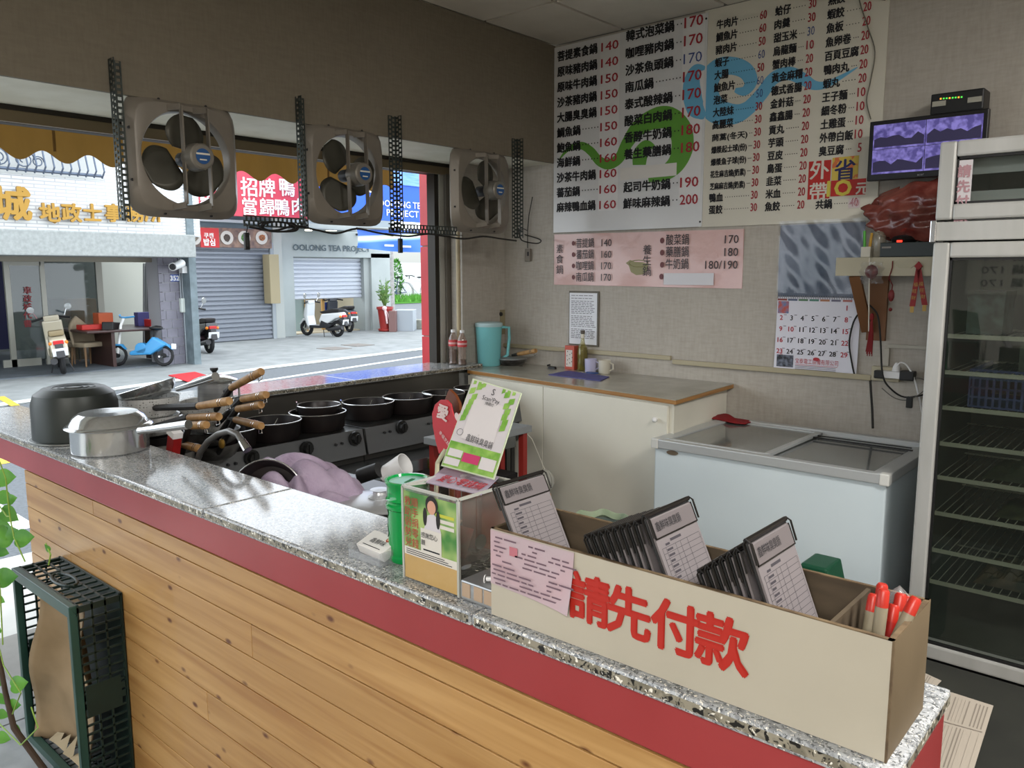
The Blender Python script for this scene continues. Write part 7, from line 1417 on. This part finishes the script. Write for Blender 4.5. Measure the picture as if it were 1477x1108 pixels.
mb = MB(); mb.box(BX0+th, BX1-th, BY0+th, BY1-th, 1.001, 1.006); mb.build('base_panel', 'box_wood', bx)
mb = MB()
for a_ in ((BX0, BX1+.001, BY0, BY0+th), (BX0, BX1, BY1-th, BY1), (BX0, BX0+th, BY0, BY1), (BX1-th, BX1+.001, BY0, BY1)): mb.box(*a_, BZ-.001, BZ+.0006)
mb.box(BX1-.001, BX1+.0018, BY0-.0006, BY0+.003, 1.001, BZ)
mb.build('worn_edges', mm('edgebrown', '#4a3a28', .7, col2='#6b5a42', scale=40), bx)
mb = MB()
for ch, x, yb_, hh in (('請', 850, 0, 0), ('先', 907, 0, 0), ('付', 975, 0, 0), ('款', 1043, 0, 0)):
    c = at(x, 880, Y=BY0); mb.text(ch, (c.x, BY0, 1.056), UX, UZ, h=.083, align='c', bold=.03)
mb.build('red_characters', mm('bigred', '#a82418', .5), bx)
# taped receipt
x0, x1 = at(709, 800, Y=BY0).x, at(829, 830, Y=BY0).x
zt_ = 1.157; 
mb = MB(); mb.grid(lambda u, v: V((x0+(x1-x0)*u-.004*(1-v)*u, BY0-.0025-.012*(1-v)**2*u**3-.0, 1.060+(zt_-1.060)*v-.006*(1-v)*u)), 14, 10); rc = mb.build('receipt', mm('receiptp', '#b89aa0', .6, col2='#aaa3a8', scale=5), smooth=True, label='pink donation receipt taped to the left end of the order box', cat='receipt')
mb = MB(); rng = random.Random(9)
for i in range(11):
    z = zt_-.012-.008*i; x = x0+.008+rng.random()*.01
    while x < x1-.02:
        l_ = rng.uniform(.008, .03)
        if rng.random() < .68: quad(mb, x, x+l_, z, z+.0028, BY0-.0042-(.004 if z < 1.1 else 0))
        x += l_+.004
attach(mb, 'print', mm('rprint', '#6b5560', .7), rc)
mb = MB(); quad(mb, x0+.045, x0+.063, zt_-.036, zt_-.020, BY0-.0042); attach(mb, 'red_stamp', mm('rstamp', '#b06a74', .7), rc)
# order pads in black holders
def pad(xt, zt, xb, label, face=False):
    """pad in a wire clip: leans to the left, spans the box depth"""
    y0, y1 = BY0+.012, BY1-.018; zb = 1.02; t_ = V((xt, 0, zt)); b_ = V((xb, 0, zb)); d = (t_-b_).normalized(); n_ = V((d.z, 0, -d.x))
    t = thing('order_pad', label, 'order pad', ((xb), (y0+y1)/2, zb-.006), group=None)
    def sl(a0, a1, q0, q1, o0, o1):
        mb = MB(); A_ = b_+d*a0+n_*o0; B_ = b_+d*a1+n_*o0; mb.prism([V((A_.x, q0, A_.z)), V((A_.x, q1, A_.z)), V((B_.x, q1, B_.z)), V((B_.x, q0, B_.z))], n_*(o1-o0)); return mb
    L_ = (t_-b_).length
    sl(0, L_-.004, y0+.004, y1-.004, 0, .0035).build('paper_stack', mm('padpaper', '#706a6b', .7), t)
    sl(-.004, L_-.002, y0, y1, -.0025, 0).build('backing_board', 'black', t, bevel=.0006)
    mb = MB(); T_ = b_+d*(L_-.002)
    for q in (y0-.001, y1+.001): mb.tube([V((T_.x, q, T_.z))+n_*.006-d*.03, V((T_.x, q, T_.z))+n_*.007, V((T_.x, q, T_.z))+d*.006+n_*.002, V((T_.x, q, T_.z))-n_*.004, V((T_.x, q, T_.z))-n_*.004-d*.04], .0016, 6)
    mb.tube([V((T_.x, y0, T_.z))+d*.004, V((T_.x, y1, T_.z))+d*.004], .0038, 8); mb.build('clip', mm('clipb', '#1d1a18', .3, .3), t, smooth=True)
    if face:
        sl(L_-.034, L_-.006, y0+.006, y1-.004, .0045, .0052).build('clip_window', mm('padhead', '#655f60', .4), t)
        mb = MB(); o_ = b_+d*(L_-.024)+n_*.0055; mb.text('鑫鮮味臭臭鍋', V((o_.x, y0+.012, o_.z)), V((0, 1, 0)), d, h=.0155, w_=.072, bold=.02); mb.build('heading', 'ink', t)
        mb = sl(L_-.036, L_-.034, y0+.004, y1-.004, .0045, .0058); 
        for a0, a1 in ((y0+.004, y0+.006), (y1-.006, y1-.004)): A_ = b_+d*(L_-.036)+n_*.0045; B_ = b_+d*(L_-.004)+n_*.0045; mb.prism([V((A_.x, a0, A_.z)), V((A_.x, a1, A_.z)), V((B_.x, a1, B_.z)), V((B_.x, a0, B_.z))], n_*.0014)
        mb.build('clip_frame', 'clipb', t)
        mb = MB()
        def ln(a0, a1, q0, q1): A_ = b_+d*a0+n_*.0038; B_ = b_+d*a1+n_*.0038; mb.add([V((A_.x, q0, A_.z)), V((A_.x, q1, A_.z)), V((B_.x, q1, B_.z)), V((B_.x, q0, B_.z))], [(0, 1, 2, 3)])
        k = L_-.052; i = 0
        while k > .01: ln(k, k+.0006, y0+.012, y1-.010); ln(k+.0025, k+.0058, y0+.024, y0+.024+.012+.006*math.sin(i*2.1)**2) ; k -= .0085; i += 1
        for q in (y0+.012, y0+.022, y0+.05, y0+.064, y0+.085, y1-.010): ln(.01, L_-.052, q, q+.0007)
        ln(L_-.046, L_-.042, y0+.04, y0+.072); mb.build('table_print', mm('padink', '#38343a', .8), t)
    return t
def padat(px, py, pbx, label, face=False):
    c = at(px, py, Y=BY0+.012); pad(c.x, c.z, pbx, label, face)
c1 = at(713, 703, Y=BY0+.012); pad(c1.x, c1.z, c1.x+.105, 'order pad standing alone at the left end of the box', True)
ordn = ['first', 'second', 'third', 'fourth', 'fifth', 'sixth', 'seventh', 'eighth', 'ninth']
for i in range(8):
    c = at(845+10.2*i, 776-2.9*i, Y=BY0+.012); pad(c.x, c.z, c.x+.085, 'dark edge-on order pad, %s from the left in the middle bunch' % ordn[i])
c = at(929, 748, Y=BY0+.012); pad(c.x, c.z, c.x+.10, 'front order pad facing right in the middle bunch', True)
for i in range(6):
    c = at(1009+10.6*i, 826-6.2*i, Y=BY0+.012); pad(c.x, c.z, c.x+.075, 'dark edge-on order pad, %s from the left in the right bunch' % ordn[i])
c = at(1076, 783, Y=BY0+.012); pad(c.x, c.z, c.x+.085, 'front order pad facing right in the right bunch', True)
# markers
for i, (tx, ty, bxp, Yt_, Yb, col) in enumerate(((1261, 857, 1240, 1.07, 1.03, 0), (1275, 850, 1256, 1.04, 1.015, 0), (1273, 842, 1262, 1.10, 1.08, 0), (1300, 856, 1282, 1.10, 1.06, 0), (1322, 862, 1262, 1.07, 1.01, 0), (1290, 872, 1276, 1.09, 1.05, 1), (1310, 860, 1290, 1.12, 1.08, 0))):
    p = at(tx, ty, Y=Yt_); q = V((max(-.318, min(-.27, p.x-(.004 if i != 4 else .05))), Yb, 1.012)); d = (p-q).normalized(); L_ = (p-q).length; q = p-d*min(L_, .15); 
    lb = ['short marker with red cap at the left of the pen compartment', 'marker with red cap nearest the box front', 'tallest marker with red cap behind the others', 'marker with red cap in the middle of the compartment', 'long marker leaning right across the compartment', 'all-red marker between the grey ones', 'marker with red cap at the back right of the compartment'][i]
    t = thing('marker', lb, 'marker', q); mb = MB(); mb.tube([q, p-d*.022], [.0075, .0078], 14); mb.build('barrel', mm('mkred', '#9a1f18', .4) if col else mm('mkgrey', '#857c68', .45), t, smooth=True)
    mb = MB(); mb.tube([p-d*.0225, p-d*.003, p], [.0079, .0074, .0055], 14); mb.build('cap', mm('mkcap', '#a8281c', .35), t, smooth=True)
mb = MB(); c = V((-.285, 1.118, 1.150)); mb.grid(lambda u, v: V((c.x+.02*math.cos(2*PI*u)*(1+.2*math.sin(u*30))*math.sin(PI*(.1+.9*v)), c.y+.012*math.sin(2*PI*u)*math.sin(PI*(.1+.9*v)), c.z-.03+.06*v)), 20, 8); mb.build('crumpled_wrap', glass('wrap2', '#c8c8c8', .25, .15), smooth=True, label='crumpled clear plastic behind the markers', cat='wrapper')
mb = MB(); c = at(1105, 790, Y=1.144); mb.obox(c+V((0, 0, 0)), (.02, .008, .03), rot('Y', 25)); mb.cyl(c+V((.002, -.006, .004)), c+V((.002, .006, .004)), .004, n=8); mb.build('clothes_peg', mm('peg', '#84765e', .6), bevel=.002, label='beige clothes peg clipped on the rear rim of the box', cat='peg')
# ------------------------------------------------------------------ papers on the dark table at right
t = thing('side_desk', 'dark low desk behind the right end of the counter', 'desk', (-.1, 1.6, 0)); mb = MB(); mb.box(-.47, .35, 1.27, 1.86, .72, .748); mb.build('desktop', mm('deskd', '#23241f', .5, col2='#1a1b18', scale=6), t, bevel=.004)
for x in (-.44, .32):
    for y in (1.3, 1.83): mb = MB(); mb.box(x-.02, x+.02, y-.02, y+.02, 0, .72); mb.build('leg', 'dark', t)
def sheet(pts, label, z, seed):
    p = [at(x, y, Z=z) for x, y in pts]; mb = MB(); mb.prism([V((q.x, q.y, z)) for q in p], (0, 0, -.0006)); o = mb.build('order_form', mm('formp', '#8f877b', .7), label=label, cat='paper'); mb = MB()
    def F(u, v): q = p[0]*(1-u)*(1-v)+p[1]*u*(1-v)+p[2]*u*v+p[3]*(1-u)*v; return V((q.x, q.y, z+.0008))
    rg = random.Random(seed)
    for i in range(16):
        u = .06+i*.057
        for (v0, v1) in ((.05, .38), (.44, .93)):
            if rg.random() < .8: w_ = .004 if rg.random() < .5 else .02; mb.add([F(u, v1), F(u+w_, v1), F(u+w_, v0), F(u, v0)], [(0, 1, 2, 3)])
    mb.add([F(.04, .415), F(.96, .415), F(.96, .405), F(.04, .405)], [(0, 1, 2, 3)])
    attach(mb, 'table_print', mm('formink', '#6e665c', .8), o)
sheet(((1345, 990), (1433, 1018), (1400, 1125), (1300, 1105)), 'long printed order form lying on the dark desk', .7508, 1)
sheet(((1300, 955), (1358, 982), (1338, 1003), (1290, 1000)), 'corner of a second printed form behind the box', .7496, 2)
# ================================================================== CRATE
cr = thing('plastic_crate', 'dark green slatted plastic crate standing on end against the planks', 'crate', (-2.7, .9, 0)); mm('crate_green', '#172a25', .45, col2='#12211d', scale=5)
CX0, CX1, CY0, CY1, CH_ = -2.945, -2.455, .825, .978, .622
mb = MB()
for z0, z1 in ((0.004, .034), (CH_-.034, CH_)): mb.box(CX0, CX1, CY0, CY0+.022, z0, z1)
for x0, x1 in ((CX0, CX0+.02), (CX1-.02, CX1)): mb.box(x0, x1, CY0, CY0+.022, .034, CH_-.034)
mb.build('front_rim', mm('crate_rim', '#25453c', .4, col2='#203c34', scale=5), cr, bevel=.003)
def lattice(nm, fixed, lo, hi, ax):
    mb = MB()
    for s0 in (CY0+.022, CY0+.062, CY0+.10, CY1-.008):
        if ax == 'x': mb.box(fixed, fixed+.006, s0, s0+.006, .0+.004, CH_)
        else: mb.box(CX0, CX1, s0, s0+.006, fixed, fixed+.006)
    n = 22
    for i in range(n):
        p = lo+(hi-lo)*i/(n-1)
        if ax == 'x': mb.box(fixed, fixed+.006, CY0+.02, CY1, p, p+(.006 if i not in (0, 10, 11, n-1) else .02))
        elif i % 2 == 0: mb.box(p, p+(.006 if i not in (0, n-1) else .012), CY0+.02, CY1, fixed, fixed+.006)
    if ax == 'x': mb.box(fixed-.001, fixed+.007, CY0+.03, CY1-.02, .26, .36)
    mb.build(nm, 'crate_green', cr)
lattice('side_lattice', CX1-.008, .006, CH_-.026, 'x'); lattice('side_lattice', CX0+.002, .006, CH_-.026, 'x'); lattice('top_lattice', CH_-.008, CX0, CX1-.012, 'z'); lattice('bottom_lattice', .004, CX0, CX1-.012, 'z')
mb = MB(); mb.box(CX0, CX1, CY1-.006, CY1, .004, CH_)
mb.build('base_panel', 'crate_green', cr)
mb = MB(); xm_ = (CX0+CX1)/2; mb.tube([V((xm_+.075*math.cos(k*PI/10), (CY0+CY1)/2+.0+.028*math.sin(k*PI/10), CH_)) for k in range(20)], .005, 6, closed=True); mb.build('handle_ring', 'crate_green', cr)
mb = MB()
def fn(u, v):
    z = .03+.54*v; xl = CX0+.05+.10*v**2; xr = CX1-.03; x = xl+(xr-xl)*u
    return V((x, CY0+.045+.06*math.sin(PI*u*.9+.3)*(.6+.4*v)-.05*(1-u)**4*(1-v*.3)+.012*math.sin(v*9+u*4), z))
mb.grid(fn, 24, 20); mb.build('cardboard_sheet', mm('cardb', '#8a7558', .8, col2='#7a6649', scale=6), solid=.003, smooth=70, label='curled brown cardboard sheet inside the green crate', cat='cardboard')
# torn paper at the bottom
mb = MB()
for i in range(5): x = CX0+.12+.06*i; mb.add([(x, CY0+.03, .04+.01*(i % 2)), (x+.07, CY0+.035, .045), (x+.06, CY0+.06, .075+.02*(i % 3)), (x+.01, CY0+.055, .06)], [(0, 1, 2, 3)])
mb.build('torn_paper', mm('torn', '#8f8064', .8), kind='stuff', label='torn brown paper scraps at the bottom of the crate', cat='paper')
# ================================================================== POTHOS at the left edge
vt = thing('trailing_plant', 'green trailing vine with heart shaped leaves at the left edge', 'plant', at(-40, 1095, Z=0)); YV = .74
def vp(x, y, d=0): return at(x, y, Y=YV+d)
mb = MB(); mb.tube([vp(-30, 860), vp(-5, 930), vp(8, 1000), vp(20, 1050), V((vp(36, 1085).x, YV+.06, .004))], [.006, .007, .008, .009, .010], 8); mb.build('woody_stem', mm('stemb', '#3e3024', .8), vt, smooth=True)
mm('vine', '#7b9a3c', .6); mm('leaf_green', '#3f7a26', .4, col2='#5c9434', scale=14, rand=.12)
for pts in (((-10, 640), (8, 690), (14, 745), (20, 775), (36, 810)), ((-8, 720), (10, 745), (14, 745)), ((66, 784), (73, 800), (70, 815)), ((-5, 1040), (10, 1055), (30, 1075), (55, 1050), (45, 1020)), ((-10, 900), (5, 960), (30, 1000), (18, 1030)), ((-10, 800), (0, 850), (4, 930))):
    mb = MB(); mb.tube([vp(*p) for p in pts], .0022, 5); mb.build('vine_stem', 'vine', vt)
def leaf(x, y, L_, ang, tilt=0, d=0):
    c = vp(x, y, d); mb = MB(); a_ = math.radians(ang); ux = V((.75*math.cos(a_), .55*math.cos(a_), math.sin(a_))).normalized(); sy = V((-.75*math.sin(a_), -.55*math.sin(a_)+.2, math.cos(a_))).normalized(); nrm_ = ux.cross(sy); O = []
    O = [(0, 0), (-.07, .10), (-.10, .20), (-.06, .32), (.04, .41), (.18, .45), (.34, .43), (.5, .36), (.66, .26), (.8, .15), (.91, .06), (1.0, 0)]
    vs_ = []; 
    for s_, w_ in O: vs_ += [c+ux*s_*L_+sy*w_*L_-nrm_*w_*L_*.25, c+ux*max(s_, .0)*L_, c+ux*s_*L_-sy*w_*L_-nrm_*w_*L_*.25]
    mb.add(vs_, [f for i in range(11) for f in ((3*i, 3*i+1, 3*i+4, 3*i+3), (3*i+1, 3*i+2, 3*i+5, 3*i+4))]); mb.build('leaf', 'leaf_green', vt, smooth=70)
for a_ in ((-4, 690, .062, 5), (-2, 716, .050, -15), (10, 722, .035, 15), (2, 738, .060, -25), (-3, 762, .045, -60), (-2, 778, .075, 25), (22, 778, .062, 8), (-4, 795, .040, -10), (-4, 835, .072, 8), (-5, 864, .030, -20), (-3, 912, .025, 80), (16, 990, .062, 15), (-4, 985, .03, 10), (12, 1018, .045, 5), (-3, 1030, .04, -10), (-4, 1064, .05, -5), (18, 1050, .03, -20), (70, 795, .022, 120), (-12, 760, .07, -5), (-10, 700, .05, 60), (-6, 1005, .04, -40)): leaf(*a_)
# menu sheet on the dining-room wall behind the camera (mirrored in the fridge glass)
mb = MB(); mb.box(-2.4, -.4, -5.045, -5.03, 1.3, 2.5); rm = mb.build('rear_menu_board', 'board_cream', label='large menu board on the dining room wall behind the camera', cat='menu board')
mb = MB()
for i, (t_, p_) in enumerate((('麻辣鍋', '160'), ('海鮮鍋', '160'), ('鴨血鍋', '160'), ('泡菜鍋', '170'), ('豬肉鍋', '170'), ('魚頭鍋', '170'), ('南瓜鍋', '170'))):
    for j in range(2): mb.text(t_, (-.5-1.0*j, -5.029, 2.36-.16*i), (-1, 0, 0), UZ, h=.12, w_=.4, bold=.02); mb.text(p_, (-1.0-1.0*j, -5.029, 2.36-.16*i), (-1, 0, 0), UZ, h=.12, w_=.24, bold=.01)
attach(mb, 'lettering', 'menu_ink', rm)

# ================================================================== groups of alike things
GROUPS = {'order_pad': 'order pads in the cream box', 'marker': 'red capped markers in the cream box', 'saucepan': 'saucepans stacked behind the counter', 'iron_pot': 'black iron pots on the gas ranges', 'exhaust_fan': 'square exhaust fans under the beam',
          'angle_iron': 'slotted angle irons holding the fans', 'scooter': 'scooters parked across the street', 'armchair': 'beige armchairs in the garage', 'bicycle': 'bicycles by the boundary wall', 'mug': 'mugs on the worktop', 'soda_bottle': 'soda bottles beside the jug',
          'gas_stove': 'gas ranges below the window', 'inline_switch': 'hanging cord switches', 'cable': 'cables on the walls and fan rail', 'cable_trunking': 'trunking on the back wall', 'power_plug': 'plugs at the socket box', 'drain_cover': 'drain covers in the far pavement', 'order_form': 'printed forms on the dark desk', 'sticker': 'stickers on the menu board'}
for o in list(S.objects):
    if o.parent is None and 'label' in o:
        k = o.name.split('.')[0]
        if k in GROUPS: o['group'] = GROUPS[k]
